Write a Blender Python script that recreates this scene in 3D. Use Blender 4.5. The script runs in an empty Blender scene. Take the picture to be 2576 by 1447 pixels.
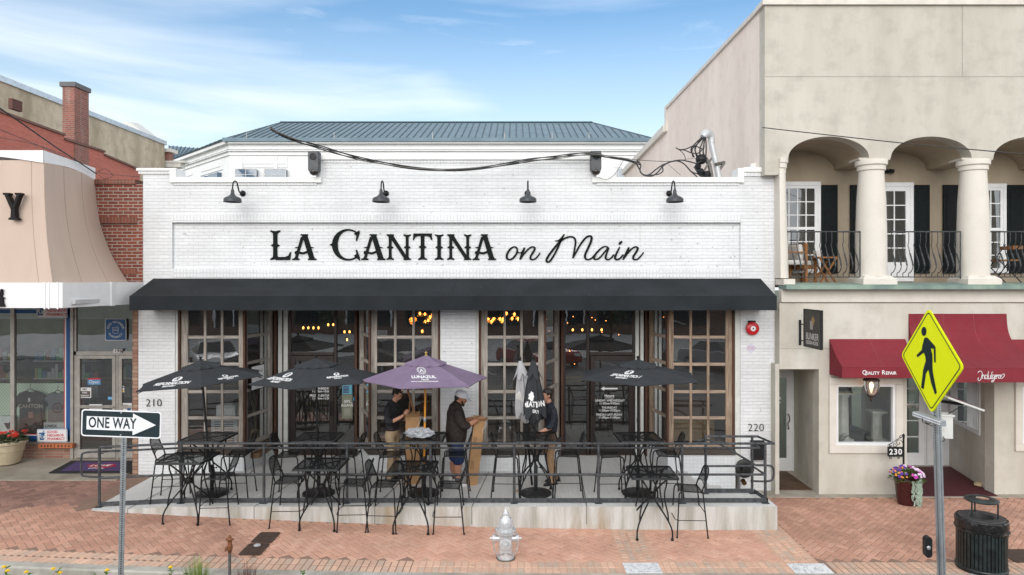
import bpy, bmesh, math, random
from mathutils import Vector, Matrix, Euler
from mathutils.geometry import tessellate_polygon
R = math.radians
random.seed(7)
S = bpy.context.scene
C = S.collection
# ------------------------------------------------------------------ camera, sky, sun, exposure
F = 1717.0           # focal length in the measuring scale (photo 2576 px wide)
CZ = 4.3             # drone height above the restaurant's kerb side
cam_d = bpy.data.cameras.new('camera'); cam = bpy.data.objects.new('camera', cam_d); C.objects.link(cam)
cam.location = (0, 0, CZ); cam.rotation_euler = (R(90), 0, 0)
cam_d.sensor_width = 36; cam_d.lens = 36 * F / 2576
cam_d.shift_x = -(1297 - 1288) / 2576; cam_d.shift_y = -(723.5 - 705) / 2576
cam_d.clip_start = .1; cam_d.clip_end = 3000
S.camera = cam
S.view_settings.view_transform = 'Standard'; S.view_settings.look = 'None'
S.view_settings.exposure = 0.76; S.view_settings.gamma = 1
S.render.engine = 'CYCLES'
S.cycles.use_denoising = True
S.cycles.max_bounces = 8; S.cycles.diffuse_bounces = 3; S.cycles.glossy_bounces = 4
S.cycles.transparent_max_bounces = 14; S.cycles.transmission_bounces = 3
S.cycles.sample_clamp_indirect = 4
SUN_EL, SUN_AZ = R(20), R(189)      # behind the camera, a little to the left, veiled
w = bpy.data.worlds.new('World'); S.world = w; w.use_nodes = True
nt = w.node_tree; N = nt.nodes; Lk = nt.links; N.clear()
out = N.new('ShaderNodeOutputWorld'); bg = N.new('ShaderNodeBackground'); bg.inputs[1].default_value = 0.15
sky = N.new('ShaderNodeTexSky'); sky.sky_type = 'NISHITA'; sky.sun_disc = False
sky.sun_elevation = SUN_EL; sky.sun_rotation = SUN_AZ; sky.air_density = 1.3; sky.dust_density = .6; sky.ozone_density = 2.5
tc = N.new('ShaderNodeTexCoord')
def wmap(sc, loc=(0, 0, 0), rot=(0, 0, 0)):
    m = N.new('ShaderNodeMapping'); m.inputs['Scale'].default_value = sc; m.inputs['Location'].default_value = loc
    m.inputs['Rotation'].default_value = rot; Lk.new(tc.outputs['Generated'], m.inputs[0]); return m
def wnoise(vec, scale, detail, rough=.6, dist=0):
    n = N.new('ShaderNodeTexNoise'); n.inputs['Scale'].default_value = scale; n.inputs['Detail'].default_value = detail
    n.inputs['Roughness'].default_value = rough; n.inputs['Distortion'].default_value = dist; Lk.new(vec.outputs[0], n.inputs[0]); return n
def wramp(src, p):
    r = N.new('ShaderNodeValToRGB'); e = r.color_ramp.elements
    e[0].position = p[0][0]; e[0].color = (p[0][1],) * 3 + (1,); e[1].position = p[1][0]; e[1].color = (p[1][1],) * 3 + (1,)
    for q in p[2:]:
        k = e.new(q[0]); k.color = (q[1],) * 3 + (1,)
    Lk.new(src, r.inputs[0]); return r
def wmath(op, a, b):
    m = N.new('ShaderNodeMath'); m.operation = op
    for i, v in enumerate((a, b)):
        if isinstance(v, (int, float)): m.inputs[i].default_value = v
        else: Lk.new(v, m.inputs[i])
    return m.outputs[0]
n1 = wnoise(wmap((1.1, 1.1, 7.5), (3.3, .7, .35), (0, R(-7), 0)), 1.35, 5, .5, .35)
n2 = wnoise(wmap((1.6, 1.6, 9), (8.2, 2.7, 1.4), (0, R(6), 0)), 3.0, 6, .6, .8)
c1 = wramp(n1.outputs[0], [(.475, 0), (.70, .85)])
c2 = wramp(n2.outputs[0], [(.54, 0), (.78, .6)])
sep = N.new('ShaderNodeSeparateXYZ'); Lk.new(tc.outputs['Generated'], sep.inputs[0])
lowband = wramp(sep.outputs[2], [(.05, .9), (.42, .2), (.24, .85)])
cl = wmath('MULTIPLY', wmath('MAXIMUM', c1.outputs[0], c2.outputs[0]), lowband.outputs[0])
milk = wramp(sep.outputs[2], [(.0, .8), (.36, .0), (.16, .46)])
cl = wmath('MAXIMUM', cl, milk.outputs[0])
# added bright veil behind, beside and above the view, lighting the walls
hy = wmath('DIVIDE', sep.outputs[1], wmath('SQRT', wmath('MAXIMUM', wmath('SUBTRACT', 1.0, wmath('MULTIPLY', sep.outputs[2], sep.outputs[2])), .001), 0))
beh = wramp(wmath('MULTIPLY', wmath('SUBTRACT', .80, hy), .5), [(.0, 0), (.2, .96)])
cl = wmath('MAXIMUM', cl, wmath('MAXIMUM', beh.outputs[0], wramp(sep.outputs[2], [(.42, 0), (.62, .96)]).outputs[0]))
hs = N.new('ShaderNodeHueSaturation'); hs.inputs['Saturation'].default_value = 1.17; hs.inputs['Value'].default_value = .66; hs.inputs['Hue'].default_value = .505
Lk.new(sky.outputs[0], hs.inputs['Color'])
fill_veil = N.new('ShaderNodeMixRGB'); fill_veil.inputs[1].default_value = (6.7, 6.85, 7.15, 1); fill_veil.inputs[2].default_value = (4.0, 4.15, 4.35, 1)
Lk.new(wramp(sep.outputs[2], [(.25, 0), (.75, 1)]).outputs[0], fill_veil.inputs[0])
vis = N.new('ShaderNodeMixRGB'); vis.inputs[1].default_value = (4.6, 4.85, 5.15, 1); Lk.new(beh.outputs[0], vis.inputs[0]); Lk.new(fill_veil.outputs[0], vis.inputs[2])
mx = N.new('ShaderNodeMixRGB'); Lk.new(vis.outputs[0], mx.inputs[2])
Lk.new(cl, mx.inputs[0]); Lk.new(hs.outputs[0], mx.inputs[1]); Lk.new(mx.outputs[0], bg.inputs[0]); Lk.new(bg.outputs[0], out.inputs[0])
sun_d = bpy.data.lights.new('sun', 'SUN'); sun = bpy.data.objects.new('sun', sun_d); C.objects.link(sun)
sun_d.energy = 1.35; sun_d.angle = R(46); sun_d.color = (1, .96, .91)
sd = Vector((math.sin(SUN_AZ) * math.cos(SUN_EL), math.cos(SUN_AZ) * math.cos(SUN_EL), math.sin(SUN_EL)))
sun.rotation_euler = sd.to_track_quat('Z', 'Y').to_euler(); sun.location = (0, -5, 30)

# ------------------------------------------------------------------ helpers
def P(xd, yd, Y):
    """point of the place seen at (xd, yd) of the measured photograph, Y metres out"""
    return Vector(((xd - 1297) * Y / F, Y, CZ - (yd - 705) * Y / F))
def X(xd, Y): return (xd - 1297) * Y / F
def Z(yd, Y): return CZ - (yd - 705) * Y / F

class MB:
    def __init__(s): s.v = []; s.f = []; s.m = []; s.sm = []
    def add(s, vs, fs, mi=0, smooth=False):
        b = len(s.v); s.v += [Vector(v) for v in vs]
        for f in fs: s.f.append([i + b for i in f]); s.m.append(mi); s.sm.append(smooth)
        return s
    def box(s, x0, x1, y0, y1, z0, z1, mi=0):
        if x0 > x1: x0, x1 = x1, x0
        if y0 > y1: y0, y1 = y1, y0
        if z0 > z1: z0, z1 = z1, z0
        return s.add([(x0,y0,z0),(x1,y0,z0),(x1,y1,z0),(x0,y1,z0),(x0,y0,z1),(x1,y0,z1),(x1,y1,z1),(x0,y1,z1)],
                     [(0,3,2,1),(4,5,6,7),(0,1,5,4),(1,2,6,5),(2,3,7,6),(3,0,4,7)], mi)
    def quad(s, a, b, c, d, mi=0): return s.add([a, b, c, d], [(0,1,2,3)], mi)
    def slab(s, a, b, c, d, t, mi=0):
        a, b, c, d = map(Vector, (a, b, c, d)); n = (b - a).cross(d - a).normalized() * t
        return s.add([a,b,c,d,a+n,b+n,c+n,d+n], [(0,3,2,1),(4,5,6,7),(0,1,5,4),(1,2,6,5),(2,3,7,6),(3,0,4,7)], mi)
    def prism(s, poly, d, mi=0):
        """poly: list of 3D points (planar), d: extrusion vector"""
        poly = [Vector(p) for p in poly]; d = Vector(d); n = len(poly)
        tr = tessellate_polygon([poly])
        nn = Vector((0,0,0))
        for i in range(n): nn += poly[i].cross(poly[(i+1) % n])
        flip = nn.dot(d) > 0
        vs = poly + [p + d for p in poly]; fs = []
        for t in tr:
            t = list(t)
            tn = (poly[t[1]] - poly[t[0]]).cross(poly[t[2]] - poly[t[0]])
            if tn.dot(d) > 0: t.reverse()
            fs.append(tuple(t)); fs.append(tuple(i + n for i in reversed(t)))
        for i in range(n):
            j = (i + 1) % n
            fs.append((i, j, j+n, i+n) if flip else (j, i, i+n, j+n))
        return s.add(vs, fs, mi)
    def tube(s, pts, r, n=8, mi=0, cap=True, closed=False):
        pts = [Vector(p) for p in pts]; k = len(pts)
        if not hasattr(r, '__len__'): r = [r] * k
        tans = []
        for i in range(k):
            a = pts[(i-1) % k] if (i > 0 or closed) else pts[i]; b = pts[(i+1) % k] if (i < k-1 or closed) else pts[i]
            t = (b - a); tans.append(t.normalized() if t.length > 1e-9 else Vector((0,0,1)))
        up = Vector((0,0,1)) if abs(tans[0].z) < .9 else Vector((1,0,0))
        u = (up - tans[0] * up.dot(tans[0])).normalized(); vs = []
        for i in range(k):
            t = tans[i]; u = u - t * u.dot(t)
            u = u.normalized() if u.length > 1e-6 else t.orthogonal().normalized()
            w_ = t.cross(u)
            for j in range(n):
                a = 2*math.pi*j/n; vs.append(pts[i] + (u*math.cos(a) + w_*math.sin(a)) * r[i])
        fs = []
        kk = k if closed else k - 1
        for i in range(kk):
            for j in range(n):
                a = i*n + j; b = i*n + (j+1) % n; c = ((i+1) % k)*n + (j+1) % n; d = ((i+1) % k)*n + j
                fs.append((a, b, c, d))
        if cap and not closed: fs += [tuple(reversed(range(n))), tuple(range((k-1)*n, k*n))]
        return s.add(vs, fs, mi, True)
    def lathe(s, prof, c=(0,0,0), n=24, mi=0, axis='z', sx=1, sy=1, cap=True, rot=None):
        """prof: list of (r, h)"""
        c = Vector(c); vs = []; k = len(prof)
        for r, h in prof:
            for j in range(n):
                a = 2*math.pi*j/n
                p = Vector((r*math.cos(a)*sx, r*math.sin(a)*sy, h))
                if axis == 'y': p = Vector((p.x, p.z, -p.y))
                if axis == 'x': p = Vector((p.z, p.y, -p.x))
                if rot: p = rot @ p
                vs.append(c + p)
        fs = []
        for i in range(k-1):
            for j in range(n): fs.append((i*n+j, i*n+(j+1) % n, (i+1)*n+(j+1) % n, (i+1)*n+j))
        if cap: fs += [tuple(reversed(range(n))), tuple(range((k-1)*n, k*n))]
        return s.add(vs, fs, mi, True)
    def ball(s, c, r, n=10, mi=0, sx=1, sy=1, sz=1):
        k = max(4, n//2+1)
        return s.lathe([(max(.0005, r*math.sin(math.pi*i/(k-1)))*1, -r*math.cos(math.pi*i/(k-1))*sz) for i in range(k)], c, n, mi, sx=sx, sy=sy)
    def xf(s, M, i0=0):
        for i in range(i0, len(s.v)): s.v[i] = M @ s.v[i]
        return s
    def build(s, name, mats, parent=None, origin=None, bevel=0, ang=35, auto=True):
        me = bpy.data.meshes.new(name)
        o = bpy.data.objects.new(name, me); C.objects.link(o)
        off = Vector((0,0,0))
        if parent is not None:
            o.parent = parent; q = parent
            while q is not None: off += q.location; q = q.parent
        if origin is not None:
            og = Vector(origin); o.location = og - off; off = og
        me.from_pydata([v - off for v in s.v], [], s.f)
        if not isinstance(mats, (list, tuple)): mats = [mats]
        for m in mats: me.materials.append(m)
        me.polygons.foreach_set('material_index', s.m)
        if auto:
            me.polygons.foreach_set('use_smooth', s.sm)
            if any(s.sm): me.set_sharp_from_angle(angle=R(ang))
        me.update(); me.validate()
        if bevel:
            b = o.modifiers.new('bevel', 'BEVEL'); b.width = bevel; b.segments = 2; b.limit_method = 'ANGLE'; b.angle_limit = R(40); b.harden_normals = False
        return o

def tag(o, label=None, cat=None, group=None, kind=None):
    if label: o['label'] = label
    if cat: o['category'] = cat
    if group: o['group'] = group
    if kind: o['kind'] = kind
    return o
def thing(name, label, cat, loc=(0,0,0), rz=0, group=None):
    o = bpy.data.objects.new(name, None); C.objects.link(o); o.location = loc; o.rotation_euler = (0,0,rz)
    o.empty_display_size = .2
    return tag(o, label, cat, group)
def copy_tree(o, loc=None, rz=None, label=None, parent=None):
    c = o.copy(); C.objects.link(c); c.parent = parent
    for ch in o.children: copy_tree(ch, parent=c)
    if loc is not None: c.location = loc
    if rz is not None: c.rotation_euler = (0,0,rz)
    if label: c['label'] = label
    return c
def smooth_path(pts, k=6, closed=False):
    pts = [Vector(p) for p in pts]; n = len(pts); o = []
    for i in range(n if closed else n-1):
        if closed: p0, p1, p2, p3 = pts[i-1], pts[i], pts[(i+1) % n], pts[(i+2) % n]
        else: p0, p1, p2, p3 = pts[max(i-1, 0)], pts[i], pts[i+1], pts[min(i+2, n-1)]
        for j in range(k):
            t = j/k
            o.append(.5*((2*p1) + (p2-p0)*t + (2*p0-5*p1+4*p2-p3)*t*t + (3*p1-p0-3*p2+p3)*t**3))
    if not closed: o.append(pts[-1])
    return o
def text_mesh(body, size, ext=.002, bold=0, shear=0, align='CENTER', space=1, wscale=1, res=3, line=1):
    cu = bpy.data.curves.new('t', 'FONT'); cu.body = body; cu.size = size; cu.extrude = ext; cu.offset = bold; cu.shear = shear
    cu.align_x = align; cu.align_y = 'CENTER'; cu.space_character = space; cu.resolution_u = res; cu.space_line = line
    o = bpy.data.objects.new('t', cu); C.objects.link(o); bpy.context.view_layer.update()
    me = bpy.data.meshes.new_from_object(o.evaluated_get(bpy.context.evaluated_depsgraph_get()))
    bpy.data.objects.remove(o); bpy.data.curves.remove(cu)
    mb = MB(); mb.add([Vector((v.co.x*wscale, v.co.y, v.co.z)) for v in me.vertices], [tuple(p.vertices) for p in me.polygons])
    bpy.data.meshes.remove(me)
    return mb
def frame(o, ux, uy):
    """matrix taking text plane x,y to world directions ux,uy at o"""
    ux = Vector(ux).normalized(); uy = Vector(uy); uy = (uy - ux*uy.dot(ux)).normalized(); uz = ux.cross(uy)
    M = Matrix.Identity(4)
    for i in range(3): M[i][0] = ux[i]; M[i][1] = uy[i]; M[i][2] = uz[i]; M[i][3] = o[i]
    return M
def text(body, size, o, m, parent=None, ux=(1,0,0), uy=(0,0,1), name='lettering', into=None, mi=0, **k):
    mb = text_mesh(body, size, **k); mb.xf(frame(Vector(o), ux, uy))
    if into is not None: into.add(mb.v, mb.f, mi); return into
    return mb.build(name, m, parent)

# ------------------------------------------------------------------ materials
MC = {}
def srgb(r, g, b):
    f = lambda c: (c/255/12.92) if c/255 <= .04045 else ((c/255+.055)/1.055)**2.4
    return (f(r), f(g), f(b))
class NT:
    def __init__(s, name):
        s.mat = bpy.data.materials.new(name); s.mat.use_nodes = True; s.t = s.mat.node_tree; s.n = s.t.nodes; s.l = s.t.links
        s.p = s.n['Principled BSDF']; s.tc = s.n.new('ShaderNodeTexCoord')
    def node(s, ty, **k):
        n = s.n.new(ty)
        for a, b in k.items(): setattr(n, a, b)
        return n
    def mapping(s, scale, rot=(0,0,0), loc=(0,0,0), src='Object'):
        m = s.n.new('ShaderNodeMapping'); m.inputs['Scale'].default_value = scale; m.inputs['Rotation'].default_value = rot; m.inputs['Location'].default_value = loc
        s.l.new(s.tc.outputs[src] if isinstance(src, str) else src, m.inputs[0]); return m.outputs[0]
    def noise(s, vec, scale, detail=4, rough=.55, dist=0):
        n = s.n.new('ShaderNodeTexNoise'); n.inputs['Scale'].default_value = scale; n.inputs['Detail'].default_value = detail
        n.inputs['Roughness'].default_value = rough; n.inputs['Distortion'].default_value = dist
        if vec is not None: s.l.new(vec, n.inputs[0])
        return n.outputs[0]
    def ramp(s, src, stops):
        r = s.n.new('ShaderNodeValToRGB'); e = r.color_ramp.elements
        for i, (p, c) in enumerate(stops):
            if not hasattr(c, '__len__'): c = (c, c, c)
            k = e[i] if i < 2 else e.new(p)
            k.position = p; k.color = tuple(c[:3]) + (1,)
        s.l.new(src, r.inputs[0]); return r.outputs[0]
    def mix(s, fac, a, b, bt='MIX'):
        m = s.n.new('ShaderNodeMixRGB'); m.blend_type = bt
        for i, v in ((0, fac), (1, a), (2, b)):
            if isinstance(v, (int, float)): m.inputs[i].default_value = v if i == 0 else (v, v, v, 1)
            elif isinstance(v, tuple): m.inputs[i].default_value = tuple(v[:3]) + (1,)
            else: s.l.new(v, m.inputs[i])
        return m.outputs[0]
    def math(s, op, a, b=None, c=None):
        m = s.n.new('ShaderNodeMath'); m.operation = op
        for i, v in enumerate((a, b, c)):
            if v is None: continue
            if isinstance(v, (int, float)): m.inputs[i].default_value = v
            else: s.l.new(v, m.inputs[i])
        return m.outputs[0]
    def bump(s, h, strength, dist=.01, normal=None):
        b = s.n.new('ShaderNodeBump'); b.inputs['Strength'].default_value = strength; b.inputs['Distance'].default_value = dist
        s.l.new(h, b.inputs['Height'])
        if normal is not None: s.l.new(normal, b.inputs['Normal'])
        return b.outputs[0]
    def set(s, **k):
        for a, v in k.items():
            a = {'color': 'Base Color', 'rough': 'Roughness', 'metal': 'Metallic', 'normal': 'Normal', 'alpha': 'Alpha', 'spec': 'Specular IOR Level'}[a]
            if isinstance(v, (int, float)): s.p.inputs[a].default_value = v
            elif isinstance(v, tuple): s.p.inputs[a].default_value = tuple(v[:3]) + (1,)
            else: s.l.new(v, s.p.inputs[a])
        return s.mat

def pm(name, col, rough=.6, metal=0, var=.12, vs=5, bump=.15, bs=60, stretch=(1,1,1), col2=None, spec=.5, bd=.004):
    if name in MC: return MC[name]
    t = NT(name); v = t.mapping(stretch)
    n = t.noise(v, vs, 5); a = tuple(c*(1-var) for c in col); b = tuple(min(1, c*(1+var)) for c in (col2 or col))
    c = t.ramp(n, [(.3, a), (.7, b)])
    t.set(color=c, metal=metal, spec=spec, rough=t.ramp(t.noise(v, vs*2.3, 3), [(.3, max(.02, rough-.08)), (.7, min(1, rough+.08))]))
    if bump: t.set(normal=t.bump(t.noise(v, bs, 3), bump, bd))
    MC[name] = t.mat; return t.mat
def brickm(name, c1, c2, mortar, bw=.2, bh=.067, ms=.008, bumpd=.006, strength=.8, soft=.3, vertical=False, dirt=None, squash=1, off=.5, rough=.75, loc=(0,0,0)):
    if name in MC: return MC[name]
    t = NT(name); sx = t.node('ShaderNodeSeparateXYZ'); t.l.new(t.tc.outputs['Object'], sx.inputs[0])
    u = t.math('ADD', sx.outputs[0], sx.outputs[1]); cb = t.node('ShaderNodeCombineXYZ')
    wob = t.math('MULTIPLY', t.math('SUBTRACT', t.noise(t.mapping((1,1,1)), 3.0, 3), .5), .016)
    u = t.math('ADD', u, wob); z = t.math('ADD', sx.outputs[2], wob)
    if vertical: t.l.new(z, cb.inputs[0]); t.l.new(u, cb.inputs[1])
    else: t.l.new(u, cb.inputs[0]); t.l.new(z, cb.inputs[1])
    br = t.node('ShaderNodeTexBrick'); br.offset = off; br.squash = squash
    t.l.new(t.mapping((1,1,1), loc=loc, src=cb.outputs[0]), br.inputs[0])
    br.inputs['Color1'].default_value = tuple(c1)+(1,); br.inputs['Color2'].default_value = tuple(c2)+(1,); br.inputs['Mortar'].default_value = tuple(mortar)+(1,)
    br.inputs['Scale'].default_value = 1; br.inputs['Mortar Size'].default_value = ms; br.inputs['Mortar Smooth'].default_value = soft
    br.inputs['Brick Width'].default_value = bw; br.inputs['Row Height'].default_value = bh; br.inputs['Bias'].default_value = 0
    n = t.noise(t.mapping((1,1,1)), 1.1, 5); n2 = t.noise(t.mapping((1,1,1)), 55, 4)
    col = t.mix(1, br.outputs[0], t.ramp(n, [(.3, .86), (.7, 1.0)]), 'MULTIPLY')
    col = t.mix(1, col, t.ramp(n2, [(.25, .88), (.75, 1.04)]), 'MULTIPLY')
    if dirt:
        d = t.noise(t.mapping((1.5,1.5,.25)), 2.5, 6, .65)
        col = t.mix(t.ramp(d, [(.55, 0), (.8, dirt[1])]), col, tuple(dirt[0]))
    if dirt:
        col = t.mix(t.ramp(t.noise(t.mapping((1,1,1)), 11, 2, .4), [(.70, 0), (.735, .55)]), col, tuple(x*.55 for x in dirt[0]))
        col = t.mix(1, col, t.ramp(t.noise(t.mapping((.5,.5,14)), 1.0, 2), [(.35, .93), (.65, 1.03)]), 'MULTIPLY')
        col = t.mix(t.ramp(t.noise(t.mapping((5,5,.35)), 1.6, 5, .6), [(.60, 0), (.80, .3)]), col, (.42,.38,.32))
    h = t.math('SUBTRACT', t.math('MULTIPLY', n2, .35), br.outputs[1])
    t.set(color=col, rough=rough, normal=t.bump(h, strength, bumpd)); MC[name] = t.mat; return t.mat
def stucco(name, col, stain, amt=.6, sc=.9, grain=.25, vert=.22):
    if name in MC: return MC[name]
    t = NT(name); a = t.noise(t.mapping((1,1,vert)), sc, 7, .62); b = t.noise(t.mapping((1,1,1)), 2.6, 6, .6); g = t.noise(t.mapping((1,1,1)), 90, 3)
    c = t.mix(t.ramp(a, [(.40, 0), (.62, amt)]), tuple(col), tuple(stain))
    c = t.mix(t.ramp(b, [(.48, 0), (.72, amt*.6)]), c, tuple(x*.82 for x in stain))
    c = t.mix(1, c, t.ramp(g, [(.25, .9), (.75, 1.05)]), 'MULTIPLY')
    t.set(color=c, rough=.88, normal=t.bump(g, grain, .006)); MC[name] = t.mat; return t.mat
def woodm(name, c1, c2, axis='z', rough=.8, sc=9):
    if name in MC: return MC[name]
    st = {'z': (1,1,.07), 'x': (.07,1,1), 'y': (1,.07,1)}[axis]
    t = NT(name); g = t.noise(t.mapping(st), sc*4, 6, .65, .6); b = t.noise(t.mapping((1,1,.35)), 2.2, 4)
    c = t.ramp(g, [(.3, tuple(x*.45 for x in c1)), (.5, c1), (.72, c2)])
    c = t.mix(t.ramp(b, [(.4, 0), (.75, .55)]), c, tuple(x*.6 for x in c1))
    t.set(color=c, rough=rough, normal=t.bump(g, .4, .004)); MC[name] = t.mat; return t.mat
def glassm(name, tint=(.9,.94,.93), refl=1.0, rough=.004, ior=1.52, dirt=.05):
    if name in MC: return MC[name]
    t = NT(name); t.n.remove(t.p); o = t.n['Material Output']
    tr = t.node('ShaderNodeBsdfTransparent'); tr.inputs[0].default_value = tuple(tint)+(1,)
    gl = t.node('ShaderNodeBsdfGlossy'); gl.inputs['Roughness'].default_value = rough; gl.inputs[0].default_value = (.92,.95,.97,1)
    fr = t.node('ShaderNodeFresnel'); fr.inputs[0].default_value = ior
    wv = t.bump(t.noise(t.mapping((1,1,1)), 1.6, 2), .05, .02); t.l.new(wv, gl.inputs['Normal'])
    f = t.math('MULTIPLY', fr.outputs[0], 3.8*refl); f = t.math('MINIMUM', t.math('ADD', f, .02), 1.0)
    m = t.node('ShaderNodeMixShader'); t.l.new(f, m.inputs[0]); t.l.new(tr.outputs[0], m.inputs[1]); t.l.new(gl.outputs[0], m.inputs[2])
    df = t.node('ShaderNodeBsdfDiffuse'); df.inputs[0].default_value = (.5,.52,.5,1)
    m2 = t.node('ShaderNodeMixShader'); t.l.new(t.math('MULTIPLY', t.noise(t.mapping((1,1,.5)), 3, 5), dirt), m2.inputs[0]); t.l.new(m.outputs[0], m2.inputs[1]); t.l.new(df.outputs[0], m2.inputs[2])
    t.l.new(m2.outputs[0], o.inputs[0]); MC[name] = t.mat; return t.mat
def emis(name, col, st):
    if name in MC: return MC[name]
    t = NT(name); t.p.inputs['Emission Color'].default_value = tuple(col)+(1,); t.p.inputs['Emission Strength'].default_value = st
    t.set(color=tuple(c*.5 for c in col)); MC[name] = t.mat; return t.mat
def meshm(name, col, cell=.013, open_=.24):
    """expanded-metal mesh: diamond holes cut by alpha on the UV of the panel (metres)"""
    if name in MC: return MC[name]
    t = NT(name); uv = t.mapping((1/cell, .58/cell, 1), src='UV'); sp = t.node('ShaderNodeSeparateXYZ'); t.l.new(uv, sp.inputs[0])
    a = t.math('ADD', sp.outputs[0], sp.outputs[1]); b = t.math('SUBTRACT', sp.outputs[0], sp.outputs[1])
    fa = t.math('ABSOLUTE', t.math('SUBTRACT', t.math('FRACT', a), .5)); fb = t.math('ABSOLUTE', t.math('SUBTRACT', t.math('FRACT', b), .5))
    k = t.math('LESS_THAN', t.math('MAXIMUM', fa, fb), math.sqrt(open_)/2)
    t.set(color=tuple(col), rough=.6, spec=.2, alpha=t.math('SUBTRACT', 1, k)); MC[name] = t.mat; return t.mat

WHITE_BRICK = brickm('white painted brick', (.80,.81,.82), (.765,.775,.785), (.70,.71,.72), ms=.005, bumpd=.007, strength=.75, bw=.21, dirt=((.56,.56,.54), .35))
WHITE_BRICK_V = brickm('white soldier brick', (.80,.81,.82), (.775,.785,.79), (.70,.71,.72), ms=.006, bumpd=.008, strength=.9, vertical=True, bw=.21, off=0)
WHITE_TILE = brickm('white glazed tile', (.80,.82,.83), (.77,.79,.80), (.68,.70,.71), bw=.075, bh=.075, ms=.004, off=0, bumpd=.003, rough=.3)
WHITE = pm('white trim paint', (.78,.79,.78), .5, var=.06, bs=30, bump=.08)
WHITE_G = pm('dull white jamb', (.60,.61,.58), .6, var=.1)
RED_BRICK = brickm('red face brick', (.30,.075,.04), (.20,.05,.03), (.50,.42,.36), ms=.009, bumpd=.012, strength=1)
RED_BRICK_D = brickm('dark mortar red brick', (.27,.075,.045), (.19,.055,.035), (.13,.06,.045), ms=.008, bumpd=.012)
RED_SOLD = brickm('red soldier brick', (.29,.085,.05), (.18,.055,.035), (.26,.17,.13), vertical=True, bw=.21, off=0, ms=.008, bumpd=.012)
RED_PAINT = brickm('painted red brick', (.60,.19,.135), (.54,.165,.12), (.46,.14,.10), ms=.006, bumpd=.012, dirt=((.30,.10,.07), .5))
WOOD = woodm('weathered grey wood', (.33,.295,.255), (.52,.475,.425))
WOOD_H = woodm('weathered grey rail wood', (.36,.32,.28), (.54,.495,.445), 'x')
WOOD_B = woodm('brown plank wood', (.30,.215,.15), (.48,.37,.28))
WOOD_BH = woodm('brown rail wood', (.38,.28,.21), (.54,.43,.33), 'x')
WOOD_RED = woodm('red brown stained post', (.09,.04,.025), (.15,.07,.04))
WOOD_DK = woodm('dark sill wood', (.07,.055,.045), (.12,.095,.08), 'x')
GLASS = glassm('shop window glass')
GLASS_D = glassm('tinted door glass', (.62,.66,.66))
BLACK = pm('black powder coat', (.010,.011,.012), .45, var=.15, vs=12, bump=.08, spec=.3)
RAILM = pm('worn grey railing paint', (.045,.048,.052), .5, metal=.25, var=.35, vs=14, bump=.2, col2=(.07,.074,.08))
MESHM = meshm('black expanded mesh', (.010,.011,.012))
DKFRAME = pm('dark bronze aluminium', (.03,.022,.02), .4, metal=.3, var=.15, bump=0)
CANVAS = pm('charcoal awning canvas', (.017,.020,.023), .85, var=.3, vs=1.1, bump=.25, bs=260, bd=.002, spec=.25)
UCAN = pm('black umbrella fabric', (.034,.037,.041), .85, var=.12, vs=4, bump=.12, bs=60, bd=.004, spec=.25)
UPUR = pm('purple umbrella fabric', (.185,.135,.21), .85, var=.1, vs=4, bump=.12, bs=60, bd=.004)
UGRY = pm('grey umbrella fabric', (.36,.36,.37), .8, var=.08, vs=5, bump=.15, bs=60)
INK = pm('white print', (.74,.74,.74), .6, var=.03, bump=0)
INK_K = pm('black print', (.015,.015,.016), .6, var=.03, bump=0)
SIGNBLK = pm('matt black sign letter', (.005,.008,.007), .7, var=.1, bump=0, spec=.15)
CONC = stucco('pale concrete', (.56,.56,.54), (.40,.40,.38), .55, 1.3, .35, 1)
def concrete_streak():
    t = NT('streaked concrete face'); a = t.noise(t.mapping((1,1,.12)), 3.2, 7, .65); b = t.noise(t.mapping((1,1,.3)), 1.7, 6, .6); g = t.noise(t.mapping((1,1,1)), 60, 4)
    c = t.mix(t.ramp(a, [(.42, 0), (.60, .9)]), (.60,.60,.57), (.36,.35,.30))
    c = t.mix(t.ramp(b, [(.52, 0), (.66, .55)]), c, (.36,.24,.12)); c = t.mix(1, c, t.ramp(g, [(.25, .88), (.75, 1.05)]), 'MULTIPLY')
    return t.set(color=c, rough=.9, normal=t.bump(g, .4, .006))
CONC_F = concrete_streak()
STEEL = pm('galvanised steel', (.42,.45,.47), .42, metal=.7, var=.15, vs=20, bump=.1)
# ------------------------------------------------------------------ ground
def gz(x):
    """height of the pavement, falling to the right as in the photo"""
    x = max(-7.3, min(3.95, x)); return CZ - 4.2046 - .02076*x + .002625*x*x
LZ = CZ - 3.85                                  # landing floor
def lz(x): return LZ if x > -5.8 else LZ - .05*(-5.8 - x)
def kerb_y(x): return 9.52 + .0359*(min(x, 2.4) + 7.2) if x > -7.2 else 9.52
FY = 13.74                                      # plane of the white facade

def uvplane(o, ux, uy):
    me = o.data; uv = me.uv_layers.new(name='UVMap'); ux = Vector(ux); uy = Vector(uy)
    for l in me.loops:
        c = me.vertices[l.vertex_index].co; uv.data[l.index].uv = (c.dot(ux), c.dot(uy))

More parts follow.
